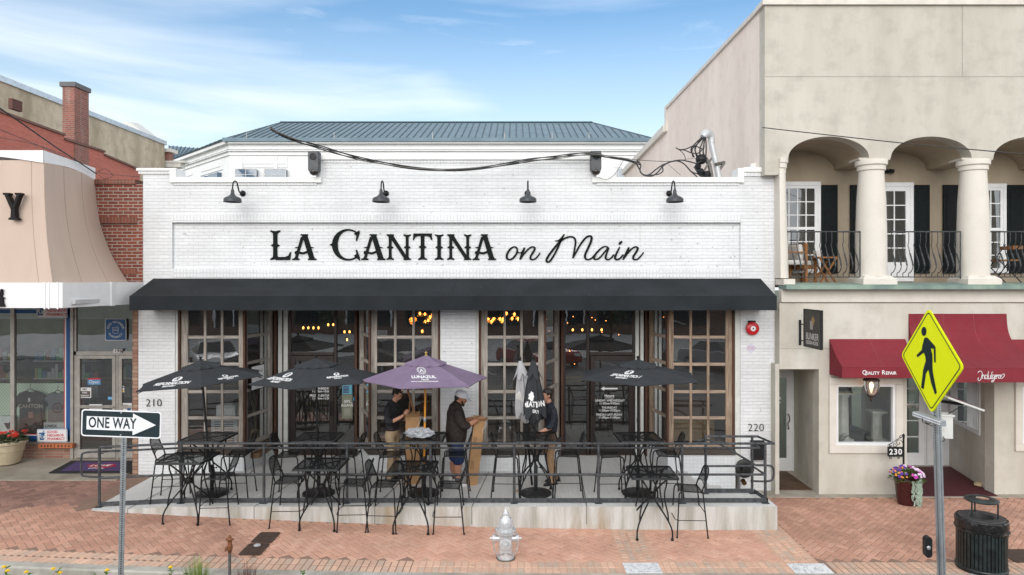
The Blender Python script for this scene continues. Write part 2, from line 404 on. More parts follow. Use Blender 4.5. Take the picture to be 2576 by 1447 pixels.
# asphalt road and the far ground
g = MB(); g.add([(-300,-300,-.12),(300,-300,-.12),(300,300,-.12),(-300,300,-.12)], [(0,1,2,3)])
tag(g.build('ground', pm('far ground', (.10,.11,.07), .95, vs=.3)), kind='structure')
t = NT('asphalt'); a = t.noise(t.mapping((1,1,1)), .5, 6); b = t.noise(t.mapping((1,1,1)), 120, 3)
asph = t.set(color=t.mix(1, t.ramp(a, [(.3, (.10,.10,.10)), (.7, (.17,.17,.165))]), t.ramp(b, [(.3, .7), (.7, 1.15)]), 'MULTIPLY'), rough=.9, normal=t.bump(b, .5, .01))
g = MB(); g.add([(-60,-8,-.1),(60,-8,-.1),(60,9.3,-.1),(-60,9.3,-.1)], [(0,1,2,3)])
tag(g.build('road', asph), kind='structure')
g = MB()
for y in (-.9, .9 - .62): g.add([(-60,y,-.096),(60,y,-.096),(60,y+.1,-.096),(-60,y+.1,-.096)], [(0,1,2,3)])
tag(g.build('road_markings', pm('yellow road paint', (.55,.38,.05), .8)), kind='structure')
g = MB()
for x in range(-20, 21, 3): g.add([(x,-7.6,-.095),(x+.1,-7.6,-.095),(x+.1+1.6,-4,-.095),(x+1.6,-4,-.095)], [(0,1,2,3)])
tag(g.build('parking_lines', pm('white road paint', (.6,.6,.6), .8)), kind='structure')

# herringbone brick pavement: every brick a small block with its own tone
def brick_attr_mat(name, c1, c2, c3, gy=0):
    t = NT(name); at = t.node('ShaderNodeAttribute'); at.attribute_name = 'tone'
    n = t.noise(t.mapping((1,1,1)), 1.0, 6, .6); n2 = t.noise(t.mapping((1,1,1)), 70, 4); n3 = t.noise(t.mapping((1,1,1)), 3.3, 5, .7)
    c = t.ramp(at.outputs['Fac'], [(0, c1), (.55, c2), (1, c3)])
    c = t.mix(t.ramp(n3, [(.45, 0), (.8, .5)]), c, tuple(.62*x + .05 for x in c2))
    c = t.mix(1, c, t.ramp(n, [(.28, .78), (.55, 1.0), (.8, 1.06)]), 'MULTIPLY'); c = t.mix(1, c, t.ramp(n2, [(.25, .80), (.75, 1.12)]), 'MULTIPLY')
    c = t.mix(t.ramp(t.noise(t.mapping((1,1,1)), 9, 3, .5), [(.66, 0), (.72, .45)]), c, tuple(x*.45 for x in c1))
    c = t.mix(t.ramp(t.noise(t.mapping((.5,1.2,1)), .9, 6, .7), [(.52, 0), (.72, .4)]), c, tuple(x*.6 for x in c1))
    return t.set(color=c, rough=.85, normal=t.bump(n2, .45, .006))
PAVE = brick_attr_mat('herringbone paver', (.64,.35,.25), (.69,.39,.28), (.75,.45,.33))
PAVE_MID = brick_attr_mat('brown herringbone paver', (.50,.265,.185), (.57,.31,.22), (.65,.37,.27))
PAVE_SHADE = brick_attr_mat('shaded damp paver', (.27,.15,.12), (.36,.20,.155), (.44,.25,.19))
PAVE_B = brick_attr_mat('border paver', (.55,.43,.34), (.68,.43,.31), (.75,.49,.36))
MORT = pm('paver joint sand', (.58,.36,.26), .95, vs=8, bump=.3)
MORT_OLD = pm('mossy paver joint', (.34,.30,.26), .95, vs=6, bump=.3)

def brick(mb, tones, cx, cy, L, W, ang, h=.0, gap=.009, keep=None):
    ca, sa = math.cos(ang), math.sin(ang); l = L/2 - gap/2; w_ = W/2 - gap/2; c = .004
    if keep and not keep(cx, cy): return
    j = random.uniform(-.0012, .0012); vs = []
    for (a, b, z) in ((-l,-w_,-.006),(l,-w_,-.006),(l,w_,-.006),(-l,w_,-.006),(-l+c,-w_+c,0),(l-c,-w_+c,0),(l-c,w_-c,0),(-l+c,w_-c,0)):
        x = cx + a*ca - b*sa; y = cy + a*sa + b*ca; vs.append((x, y, gz(x) + h + z + j))
    mb.add(vs, [(4,5,6,7),(0,1,5,4),(1,2,6,5),(2,3,7,6),(3,0,4,7)])
    tones += [random.random()]*8
def set_tone(o, tones):
    a = o.data.attributes.new('tone', 'FLOAT', 'POINT'); a.data.foreach_set('value', tones)
def herring(keep, x0, x1, y0, y1, W=.1, h=0, rot=R(45)):
    mb = MB(); tones = []; L = 2*W; ca, sa = math.cos(rot), math.sin(rot); mx_, my_ = (x0+x1)/2, (y0+y1)/2
    n = int(max(x1-x0, y1-y0)/W*.9) + 4
    for i in range(-n, n):
        for k in range(-n//2, n//2):
            # unit: horizontal at (a,b), vertical next to it, lattice (W,W) and (2W*2?,0)
            for ori in (0, 1):
                a = i*W + k*4*W*.5*1.0; b = i*W - k*4*W*.5
                if ori == 0: ux, uy = a + W, b + W*.5
                else: ux, uy = a + W*.5, b + 2*W
                x = mx_ + ux*ca - uy*sa; y = my_ + ux*sa + uy*ca
                if x0 < x < x1 and y0 < y < y1: brick(mb, tones, x, y, L, W, rot + (math.pi/2 if ori else 0), h, keep=keep)
    return mb, tones

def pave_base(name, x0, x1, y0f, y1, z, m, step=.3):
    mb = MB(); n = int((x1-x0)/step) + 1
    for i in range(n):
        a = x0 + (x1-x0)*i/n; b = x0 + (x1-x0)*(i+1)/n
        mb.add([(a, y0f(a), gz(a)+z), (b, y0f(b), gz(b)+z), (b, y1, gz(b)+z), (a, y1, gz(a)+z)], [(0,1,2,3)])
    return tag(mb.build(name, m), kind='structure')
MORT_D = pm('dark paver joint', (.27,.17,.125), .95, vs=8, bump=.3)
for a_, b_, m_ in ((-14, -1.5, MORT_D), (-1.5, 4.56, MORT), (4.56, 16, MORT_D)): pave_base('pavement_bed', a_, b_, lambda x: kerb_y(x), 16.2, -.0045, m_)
band = lambda x: kerb_y(x) + .43
L_F = 11.60; LX0, LX1 = -7.62, 4.45               # landing footprint
def in_landing(x, y): return LX0 < x < LX1 and y > L_F + .02
def col1(y): return 1.60 + .0*y                   # cross bands of pavers between the marble tiles
def cross(x, y): return (1.62 < x < 2.12) or (4.06 < x < 4.56)
def old(x, y):                                     # darker field by the pharmacy, soft shade and damp put into the paver tone
    return y > 11.45 + .5*math.sin(x*1.3) + (x + 8)*.55 and x < -5.5
k_new = lambda x, y: band(x) + .02 < y < 13.33 and not in_landing(x, y) and not cross(x, y) and not old(x, y)
mb, tn = herring(lambda x, y: k_new(x, y) and not (x > 4.56 or x < -4.4 + .5*math.sin(y*2)), -9.6, 10.6, 9.7, 13.4); o = mb.build('pavement', PAVE, auto=False); set_tone(o, tn); tag(o, kind='structure')
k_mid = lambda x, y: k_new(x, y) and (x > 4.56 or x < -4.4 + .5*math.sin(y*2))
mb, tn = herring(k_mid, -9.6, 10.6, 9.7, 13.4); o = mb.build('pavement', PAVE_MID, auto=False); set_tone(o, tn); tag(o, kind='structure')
k_shade = lambda x, y: band(x) + .02 < y < 13.33 and not in_landing(x, y) and old(x, y)
mb, tn = herring(k_shade, -10.5, -5, 10.5, 13.4); o = mb.build('pavement', PAVE_SHADE, auto=False); set_tone(o, tn); tag(o, kind='structure')
MARB = [(1.60, 2.13, 9.86, 10.23), (4.06, 4.62, 9.86, 10.23)]
mb = MB(); tn = []
for row in range(2):
    x = -9.5
    while x < 10.5:
        y = kerb_y(x) + .105 + row*.21
        if not any(a < x < b for a, b, *_ in MARB): brick(mb, tn, x, y, .2, .1, R(90) if x > -5 else R(90-18), 0)
        x += .103
for cx0 in (1.67, 4.11):
    for c_ in range(4):
        y = 10.36
        while y < (11.58 if cx0 < 3 else 13.3):
            x = cx0 + c_*.11 + (.03 if c_ > 1 else 0)
            if not in_landing(x, y): brick(mb, tn, x, y + (c_ % 2)*.05, .2 if c_ in (1,) else .105, .105, R(90) if c_ == 1 else 0)
            y += .2 if c_ == 1 else .107
o = mb.build('pavement_border', PAVE_B, auto=False); set_tone(o, tn); tag(o, kind='structure')
t = NT('veined marble'); v = t.mapping((1,1,1), rot=(0,0,R(25)))
wv = t.noise(v, 3.2, 9, .62, 2.2); c = t.ramp(wv, [(.40, (.80,.81,.82)), (.475, (.74,.75,.76)), (.50, (.28,.30,.33)), (.525, (.78,.79,.80))]); c = t.mix(t.ramp(t.noise(v, 1.5, 5), [(.60, 0), (.68, .5)]), c, (.45,.48,.52))
marb = t.set(color=c, rough=.35)
for i, (a, b, c_, d) in enumerate(MARB):
    mb = MB(); z = gz((a+b)/2) + .002; mb.box(a, b, c_ + .0, d, z - .02, z)
    tag(mb.build('marble_tile', marb, bevel=.003), ['white marble paving tile with one dark edge, in the brick border nearer the hydrant', 'white marble paving tile with fine diagonal veins, in the brick border towards the crossing sign'][i], 'paving tile')
# concrete threshold strip before the neighbouring shops
mb = MB()
for i in range(14):
    a = -13 + i*.4; b = a + .4
    if a >= LX0 - .35: break
    mb.box(a, min(b, LX0 - .02), 13.33, 16.2, gz(a) - .1, gz(-7.7) + .012 )
tag(mb.build('pavement_strip', stucco('old stained concrete', (.44,.40,.33), (.27,.23,.18), .7, 1.6, .4, 1)), kind='structure')
mb = MB(); mb.box(4.47, 13, 13.33, 16.2, -.1, gz(6) + .012)
tag(mb.build('pavement_strip', stucco('old stained concrete', (.45,.40,.33), (.27,.23,.18), .7, 1.6, .4, 1)), kind='structure')
# kerb, dropping to the planting bed
mb = MB(); n = 60
for i in range(n):
    a = -14 + 27*i/n; b = -14 + 27*(i+1)/n
    za, zb = gz(a) + .006, gz(b) + .006; ya, yb = kerb_y(a), kerb_y(b)
    mb.add([(a,ya-.17,za-.02),(b,yb-.17,zb-.02),(b,yb-.145,zb),(a,ya-.145,za),(b,yb,zb),(a,ya,za),(a,ya-.19,-.12),(b,yb-.19,-.12)],
           [(0,1,2,3),(3,2,4,5),(6,7,1,0)])
kc = stucco('kerb concrete', (.47,.45,.40), (.27,.25,.21), .75, 2.2, .6, .6)
tag(mb.build('kerb', kc), kind='structure')
mb = MB(); mb.box(-12, .6, 5.9, 9.36, -.1, .03)
tag(mb.build('planting_bed', pm('bark mulch', (.07,.045,.03), .95, vs=30, bump=1, bs=40, bd=.03)), kind='structure')
# concrete landing in front of the restaurant with its low steps at the right end
mb = MB(); xs = [LX0, -7.1, -6.4, -5.8, -4, -2, 0, 2, 3.45]
for a, b in zip(xs, xs[1:]):
    for y0, y1 in ((L_F, 12.4), (12.4, 16.0)):
        mb.add([(a,y0,lz(a)),(b,y0,lz(b)),(b,y1,lz(b)),(a,y1,lz(a))], [(0,1,2,3)])
mb.add([(3.45,L_F,LZ),(LX1,L_F,LZ),(LX1,12.42,LZ),(3.45,12.42,LZ)], [(0,1,2,3)])
for i, (a, b, dz) in enumerate(((3.45, 3.78, .15), (3.78, 4.11, .28), (4.11, 4.47, .40))): mb.box(a, b, 12.42, 13.74, 0, LZ - dz)
mb.add([(3.45,12.42,LZ),(3.45,13.74,LZ),(3.45,13.74,0),(3.45,12.42,0)], [(0,1,2,3)])
mb.add([(LX1,12.42,LZ),(3.45,12.42,LZ),(3.45,12.42,0),(LX1,12.42,0)], [(0,1,2,3)])
lt = NT('brushed concrete floor'); br = lt.noise(lt.mapping((90,1.2,1), rot=(0,0,R(24))), 1, 3); a = lt.noise(lt.mapping((1,1,1)), 1.2, 6, .6)
landm = lt.set(color=lt.mix(1, lt.ramp(a, [(.3, (.62,.615,.595)), (.7, (.74,.735,.715))]), lt.ramp(br, [(.3, .86), (.7, 1.05)]), 'MULTIPLY'), rough=.85, normal=lt.bump(br, .35, .004))
lf = MB()
for a, b in zip(xs + [LX1], (xs + [LX1])[1:]):
    lf.add([(a,L_F,-.1),(b,L_F,-.1),(b,L_F,lz(b)-.0),(a,L_F,lz(a)-.0)], [(0,1,2,3)])
lf.add([(LX1,L_F,-.1),(LX1,12.42,-.1),(LX1,12.42,LZ),(LX1,L_F,LZ)], [(0,1,2,3)])
lf.add([(LX0,L_F,-.1),(LX0,L_F,lz(LX0)),(LX0,13.74,lz(LX0)),(LX0,13.74,-.1)], [(0,1,2,3)])
land = tag(mb.build('landing', landm), kind='structure')
o = lf.build('landing_face', CONC_F, land)
mb = MB()
for x, dx in ((-6.6,.25),(-4.45,.3),(-2.4,.3),(-.75,.2),(1.2,.1)):      # control joints across the slab
    mb.add([(x,L_F+.002,lz(x)+.003),(x+.018,L_F+.002,lz(x)+.003),(x+.018+dx,13.7,LZ+.003),(x+dx,13.7,LZ+.003)], [(0,1,2,3)])
    mb.add([(x,L_F-.003,.15),(x+.012,L_F-.003,.15),(x+.012,L_F-.003,lz(x)),(x,L_F-.003,lz(x))], [(0,1,2,3)])
mb.build('joint', pm('slab joint', (.16,.155,.145), .95), land)
# small litter: fallen leaves and cigarette ends, each its own thing
for i, (x, y, z, s_) in enumerate(((X(1300,12.9), 12.45, LZ, .07),)):
    m_ = MB(); m_.prism([(x-s_,y-.02,z+.004),(x-.02,y-.05,z+.012),(x+s_,y,z+.005),(x+.01,y+.05,z+.014)], (0,0,.003))
    tag(m_.build('fallen_leaf', pm('dry leaf', (.42,.27,.14), .8)), 'dry brown leaf lying on the landing before the young man with the closed umbrella', 'leaf')
mb = MB()
random.seed(11)
for i in range(110):
    x = random.uniform(-6.5, 8); y = random.uniform(10.3, 11.5); s_ = random.uniform(.006, .015); z = gz(x) + .002
    a = random.uniform(0, 3); mb.add([(x+s_*math.cos(a+k*1.57), y+s_*math.sin(a+k*1.57)*.7, z+.002) for k in range(4)], [(0,1,2,3)], 0 if random.random() < .6 else 1)
tag(mb.build('pavement_litter', [pm('white litter', (.7,.7,.68), .8), pm('dark spots', (.08,.05,.04), .9)]), kind='stuff')
# ------------------------------------------------------------------ white restaurant building
def hexa(x0, x1, z0, z1, y0, y1, mb, mi=0): mb.box(x0, x1, y0, y1, z0, z1, mi)
rest = thing('restaurant_building', 'single storey white painted brick restaurant front with stepped parapet', 'building', (-1.2, FY, LZ))
zt = lambda yd: Z(yd, FY)
xf_ = lambda xd: X(xd, FY)
W0, W1 = X(348, FY), X(1949, FY); W0u = X(360, FY)
# wall: pillars, band between them, sign field, stepped parapet
wl = MB(); D = .35
zB, zT_low, zT_mid, zT_pil = zt(692), zt(462), zt(405), zt(440)
p0, p1, s0, s1 = zt(560), zt(677), xf_(433), xf_(1863)     # recessed sign field
aw = zt(735)                                                # underside of the beam behind the awning
wl.box(W0u, s0, FY, FY+D, aw, zt(430))                        # left pier up to its cap
wl.box(s1, W1, FY, FY+D, aw, zt(430))
wl.box(s0, s1, FY, FY+D, aw, p1)                             # below the field
wl.box(s0, s1, FY, FY+D, p0, zt(455))                        # above the field
wl.box(s0, s1, FY+.06, FY+D, p1, p0)                         # field itself
wl.box(xf_(808), xf_(1491), FY, FY+D, zt(455), zt(400))      # raised middle
wl.box(W0, xf_(440), FY, FY+D, -.1, aw); wl.box(xf_(1863), W1, FY, FY+D, -.1, aw); wl.box(xf_(1110), xf_(1197), FY, FY+D, LZ-.1, aw)
for xa in (W0, W1-.3): wl.box(xa, xa+.3, FY+D, FY+14, -.1, zt(500))
wl.build('wall', WHITE_BRICK, rest)
sb = MB()
sb.box(s0+.001, s1-.001, FY-.028, FY+.05, p0, p0+.165)       # projecting rowlock course over the field
sb.box(s0+.001, s1-.001, FY-.012, FY+.05, p1-.165, p1-.002)
sb.box(xf_(350), xf_(430), FY-.03, FY, zt(438), zt(427)); sb.box(xf_(1858), xf_(1948), FY-.03, FY, zt(444), zt(434))
for a, b, c in ((436, 797, 466), (1500, 1858, 467), (812, 1486, 410)): sb.box(xf_(a), xf_(b), FY-.022, FY, zt(c), zt(c-9))
sb.build('brick_course', WHITE_BRICK_V, rest)
cp = MB()
def coping(xa, xb, yt, yb): cp.box(xf_(xa), xf_(xb), FY-.06, FY+D+.05, zt(yb), zt(yt))
coping(430, 800, 447, 460); coping(807, 1493, 391, 403); coping(1497, 1862, 447, 460); coping(346, 441, 424, 431); coping(1868, 1918, 422, 434)
cp.box(xf_(430), xf_(446), FY-.062, FY+D, zt(460.5), zt(424)); cp.box(xf_(1854), xf_(1870), FY-.062, FY+D, zt(460.5), zt(424))
cp.box(xf_(797), xf_(810), FY-.063, FY+D, zt(460.5), zt(391)); cp.box(xf_(1489), xf_(1500), FY-.063, FY+D, zt(460.5), zt(391))
cp.build('coping', pm('white metal coping', (.74,.75,.73), .5, var=.06, bump=0), rest, bevel=.008)
rf = MB(); rf.box(W0+.3, W1-.3, FY+D, FY+14, zt(520)-.1, zt(520)); rf.build('roof', pm('grey roof membrane', (.4,.4,.4), .9), rest)
# interior shell
YB = 22.0
it = MB(); it.box(W0+.3, W1-.3, 15.0, YB, LZ-.05, LZ+.01, 0); it.box(W0+.3, W1-.3, YB, YB+.1, LZ, 4.0, 1); it.box(W0+.3, W0+.34, 14.1, YB, LZ, 4.0, 1); it.box(W1-.34, W1-.3, 14.1, YB, LZ, 4.0, 1)
it.box(W0+.3, W1-.3, FY+D, YB, 4.02, 4.1, 2); it.box(-1.15, -1.0, 14.3, YB, LZ, 4.0, 2)
for a, b in ((xf_(446), -5.25), (-2.95, -1.05), (-.95, .62), (3.05, W1-.3)): it.box(a, b, 14.0, 15.0, LZ+.2, LZ+.3, 0)
it.build('interior_wall', [woodm('interior plank floor', (.16,.09,.05), (.25,.15,.08), 'y', .4), brickm('interior brick', (.20,.08,.05), (.14,.06,.04), (.16,.12,.09)), pm('dark ceiling', (.03,.028,.026), .8)], rest)

# bulkheads of white glazed tile under the windows, dark wood sills
ST = LZ + .40                                                # sill height
FX = {1: (446, 618, 697), 2: (932, 1107, 895), 3: (1205, 1371, 1414), 4: (1678, 1850, 1622)}
DY = 15.0
bays = [((X(446,FY), FY), (-5.48, FY+.02), (-5.26, DY)), ((-1.53, FY), (-2.95, FY+.02), (-3.49, DY)),
        ((X(1205,FY), FY), (.60, FY+.02), (1.02, DY)), ((X(1850,FY), FY), (3.07, FY+.02), (2.86, DY))]
def wall_between(mb, a, b, z0, z1, t, side, mi=0, push=0):
    """upright slab from plan point a to b, thickness t to the given side"""
    a = Vector((a[0], a[1], 0)); b = Vector((b[0], b[1], 0)); d = (b-a).normalized(); nrm = Vector((-d.y, d.x, 0))*side
    a0 = a + nrm*push; b0 = b + nrm*push
    vs = [a0, b0, b0+nrm*t, a0+nrm*t]
    lo = [Vector((v.x, v.y, z0)) for v in vs]; hi = [Vector((v.x, v.y, z1)) for v in vs]
    fs = [(0,3,2,1),(4,5,6,7),(0,1,5,4),(1,2,6,5),(2,3,7,6),(3,0,4,7)]
    mb.add(lo + hi, fs, mi)
for i, (a, b, c) in enumerate(bays):
    bk = MB(); sl = MB()
    sd_ = 1 if i % 2 == 0 else -1                            # which way is 'inside'
    s_front = 1 if a[0] < b[0] else -1
    wall_between(bk, a, b, .0, ST-.07, .12, s_front, 0, .0)
    wall_between(bk, b, c, LZ-.1, ST-.07, .12, s_front, 0, .001)
    wall_between(sl, a, b, ST-.07, ST+.03, .16, s_front, 0, -.025)
    wall_between(sl, b, c, ST-.069, ST+.029, .16, s_front, 0, -.025)
    bk.build('bulkhead', WHITE_TILE, rest); sl.build('sill', WOOD_DK, rest)


def plan_window(a, b, z0, z1, cols, rows, mats, label=None, stile=.135, mun=.05, zrows=None, side=1):
    """timber window standing from plan point a to b: frame, muntins, one glass sheet behind them"""
    a = Vector((a[0], a[1], 0)); b = Vector((b[0], b[1], 0)); L = (b-a).length; d = (b-a)/L; nrm = Vector((-d.y, d.x, 0))*side
    def bx(mb, u0, u1, v0, v1, n0, n1):
        vs = []
        for vv in (v0, v1):
            for (u, n) in ((u0, n0), (u1, n0), (u1, n1), (u0, n1)):
                p = a + d*u + nrm*n; vs.append((p.x, p.y, vv))
        mb.add(vs, [(0,3,2,1),(4,5,6,7),(0,1,5,4),(1,2,6,5),(2,3,7,6),(3,0,4,7)])
    wn = MB(); bx(wn, 0, stile, z0, z1, .03, .10); bx(wn, L-stile, L, z0, z1, .03, .10)
    inn = L - 2*stile
    for c in range(1, cols): u = stile + inn*c/cols; bx(wn, u-mun/2, u+mun/2, z0, z1, .04, .09)
    w_ = wn.build('window', mats[0], rest, bevel=.006)
    hz = MB()
    zr = zrows or [z0 + (z1-z0)*k/rows for k in range(1, rows)]
    for z in zr:
        for c in range(cols):
            u0 = stile + inn*c/cols + (mun/2 if c else 0); u1 = stile + inn*(c+1)/cols - (mun/2 if c < cols-1 else 0)
            bx(hz, u0, u1, z-.03, z+.03, .046, .086)
    bx(hz, stile, L-stile, z0, z0+.09, .047, .1)
    hz.build('rail', mats[1], w_, bevel=.005)
    g = MB(); p, q = a + nrm*.07, b + nrm*.07
    g.add([(p.x,p.y,z0),(q.x,q.y,z0),(q.x,q.y,z1),(p.x,p.y,z1)], [(0,1,2,3)])
    g.build('pane', GLASS, w_)
    return w_
ZR = [Z(y, FY+.05) for y in (1053, 987, 917.5, 849)]
ZTOP = 4.0
for i, (a, b, c) in enumerate(bays):
    lft = a[0] < b[0]
    mats = (WOOD_B, WOOD_BH) if i == 3 else (WOOD, WOOD_H)
    fa = (a[0] + (.035 if lft else -.035), a[1] + .05); fb = (b[0], b[1] + .05)
    A, B = (fa, fb) if lft else (fb, fa)
    plan_window(A, B, ST+.03, ZTOP, 3, 6, mats, zrows=ZR, side=1)
    # post of stained wood at both ends of the front light
    pb = MB(); pb.box(a[0], a[0] + (.035 if lft else -.035), FY+.03, FY+.17, ST+.03, ZTOP); pb.box(b[0]-.02, b[0]+.02, FY+.02, FY+.14, ST+.03, ZTOP)
    pb.build('window_post', WOOD_RED, rest, bevel=.005)
    # splayed side light
    d = Vector((c[0]-b[0], c[1]-b[1])).normalized(); b2 = (b[0] + d.x*.05, b[1] + .02 + d.y*.05); c2 = (c[0] - d.x*.1, c[1] - d.y*.1)
    A, B, sd2 = (b2, c2, 1) if lft else (c2, b2, 1)
    plan_window(A, B, ST+.03, ZTOP, 1 if i in (0, 3) else 1, 6, mats, zrows=[z for z in ZR], side=sd2, stile=.12)
    jb = MB(); jb.box(c[0]-.025, c[0]+.025, DY-.08, DY+.05, LZ, ZTOP); jb.build('window_post', WOOD_RED, rest)
# white jambs beside the doors and outer trims
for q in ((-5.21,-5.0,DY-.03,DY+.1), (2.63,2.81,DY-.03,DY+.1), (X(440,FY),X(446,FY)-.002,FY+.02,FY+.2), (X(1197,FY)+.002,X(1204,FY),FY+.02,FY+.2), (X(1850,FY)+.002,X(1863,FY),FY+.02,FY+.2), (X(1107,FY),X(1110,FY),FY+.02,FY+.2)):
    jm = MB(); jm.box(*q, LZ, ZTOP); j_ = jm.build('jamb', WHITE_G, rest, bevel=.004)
    if q[2] > FY+1: xm_ = (q[0]+q[1])/2; jm = MB(); jm.box(xm_-.015, xm_+.015, DY-.04, DY-.03, LZ, ZTOP); jm.build('strip', WOOD_DK, j_)
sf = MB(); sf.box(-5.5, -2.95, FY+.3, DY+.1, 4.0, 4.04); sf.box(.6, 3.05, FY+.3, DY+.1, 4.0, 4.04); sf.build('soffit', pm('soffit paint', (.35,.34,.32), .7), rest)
# entrance doors: dark aluminium, transom, sidelight
def entrance(x0, x1, door_left):
    """x0..x1 clear width at DY"""
    wd = .95; fr = MB(); y0, y1 = DY, DY+.07; zt_, zd = ZTOP, LZ + 2.2
    xd0, xd1 = (x0, x0 + wd + .08) if door_left else (x1 - wd - .08, x1)
    xs0, xs1 = (xd1, x1) if door_left else (x0, xd0)
    for a in (x0, x1-.05): fr.box(a, a+.05, y0, y1, LZ, zt_)
    fr.box(xd1-.03 if door_left else xd0-.03, xd1+.03 if door_left else xd0+.03, y0-.01, y1, LZ, zt_)
    fr.box(xd0+.04, xd1-.04, y0+.001, y1-.001, zd, zd+.07); fr.box(xs0+.04, xs1-.04, y0+.002, y1-.002, LZ, LZ+.15)
    e = thing('door', None, None, ((xd0+xd1)/2, DY, LZ)); del_cat = e
    e.parent = rest; e.location = Vector(((xd0+xd1)/2, DY, LZ)) - rest.location
    fr.build('frame', DKFRAME, e, bevel=.004)
    lf_ = MB(); a, b = xd0+.055, xd1-.035
    lf_.box(a, a+.10, y0-.015, y0+.035, LZ+.02, zd-.01); lf_.box(b-.10, b, y0-.015, y0+.035, LZ+.02, zd-.01)
    lf_.box(a+.1, b-.1, y0-.014, y0+.034, LZ+.02, LZ+.22); lf_.box(a+.1, b-.1, y0-.014, y0+.034, zd-.12, zd-.01)
    lf_.build('leaf', DKFRAME, e, bevel=.004)
    gl = MB(); gl.quad((a+.1,y0+.01,LZ+.2),(b-.1,y0+.01,LZ+.2),(b-.1,y0+.01,zd-.1),(a+.1,y0+.01,zd-.1))
    gl.quad((xd0+.04,y0+.03,zd+.06),(xd1-.04,y0+.03,zd+.06),(xd1-.04,y0+.03,zt_),(xd0+.04,y0+.03,zt_))
    gl.quad((xs0+.03,y0+.03,LZ+.14),(xs1-.03,y0+.03,LZ+.14),(xs1-.03,y0+.03,zt_),(xs0+.03,y0+.03,zt_))
    gl.build('pane', GLASS_D, e)
    hx = b-.05 if door_left else a+.05
    h = MB(); h.tube(smooth_path([(hx,y0-.015,LZ+.88),(hx,y0-.075,LZ+.9),(hx,y0-.085,LZ+1.02),(hx,y0-.075,LZ+1.16),(hx,y0-.015,LZ+1.18)], 4), .011)
    h.lathe([(.02,0),(.02,.015)], (hx, y0-.018, LZ+1.06), 12, axis='y'); h.build('handle', BLACK, e)
    return e
entrance(-4.99, -3.5, True)
entrance(1.05, 2.62, False)

# opening-hours lettering on the two doors (stuck to the glass)
def hours(cx, ztop, arrow, e):
    y = DY - .001
    z = ztop
    mbt = MB()
    if arrow:
        text('Other Door', .13, (cx, y, z), INK, into=mbt, ext=.0005, bold=.002)
        z -= .19; mbt.prism([(cx-.19,y,z),(cx-.11,y,z+.045),(cx-.11,y,z+.016),(cx+.18,y,z+.016),(cx+.18,y,z-.016),(cx-.11,y,z-.016),(cx-.11,y,z-.045)], (0,-.001,0))
        z -= .16
    text('Hours', .085, (cx, y, z), INK, into=mbt, ext=.0005, bold=.002); mbt.box(cx-.1, cx+.1, y-.001, y, z-.05, z-.043)
    for a, b in (('SUNDAY-WEDNESDAY', '11:00am-9:00pm'), ('THURSDAY', '11:00am-10:00pm'), ('FRIDAY-SATURDAY', '11:00am-11:00pm')):
        z -= .105; text(a, .066, (cx, y, z), INK, into=mbt, ext=.0005, bold=.0012); z -= .062; text(b, .066, (cx, y, z), INK, into=mbt, ext=.0005, bold=.0012)
        z += .012
    return tag(mbt.build('hours_lettering', INK), None)
o = hours(X(812,DY), Z(948,DY), False, None); tag(o, 'white opening hours lettering on the glass door behind the second black umbrella', 'lettering')
o = hours(X(1533,DY), Z(956,DY), True, None); tag(o, "white 'Other Door' arrow and opening hours lettering on the right-hand glass door", 'lettering')

# raised black letters of the name
sign = thing('name_sign', "black raised letters reading 'La Cantina on Main' on the white brick field", 'sign', (X(1150,FY), FY+.05, zt(655)))
def lpoly(polys, x0, z0, w_, h, name='letter'):
    mb = MB()
    for i, p in enumerate(polys):
        d = .022 + .0015*i
        mb.prism([(x0 + q[0]*w_, FY+.058, z0 + q[1]*h) for q in p], (0, -d, 0))
    return mb.build(name, SIGNBLK, sign)
def stem(c, W=.135, s=.16, k=1.0, spur=True):
    h = W/2
    r = [(-s,0),(-s,.045),(-s*.85,.06),(-h*1.15,.10),(-h,.17),(-h,.43),(-h-.025,.455),(-h-.075,.475),(-h-.055,.49),(-h-.075,.505),(-h-.025,.525),(-h,.55),(-h,.83),(-h*1.15,.90),(-s*.85,.94),(-s,.955),(-s,1)]
    return [(c + a*k, b) for a, b in r] + [(c,.972)] + [(c - a*k, b) for a, b in reversed(r)] + [(c,.028)]
sc_ = 1.717
def lx(px): return X((500 + px/sc_)*.629, FY-.0)
def lzz(py): return zt((850 + py/sc_)*.629)
BASE = lzz(326)
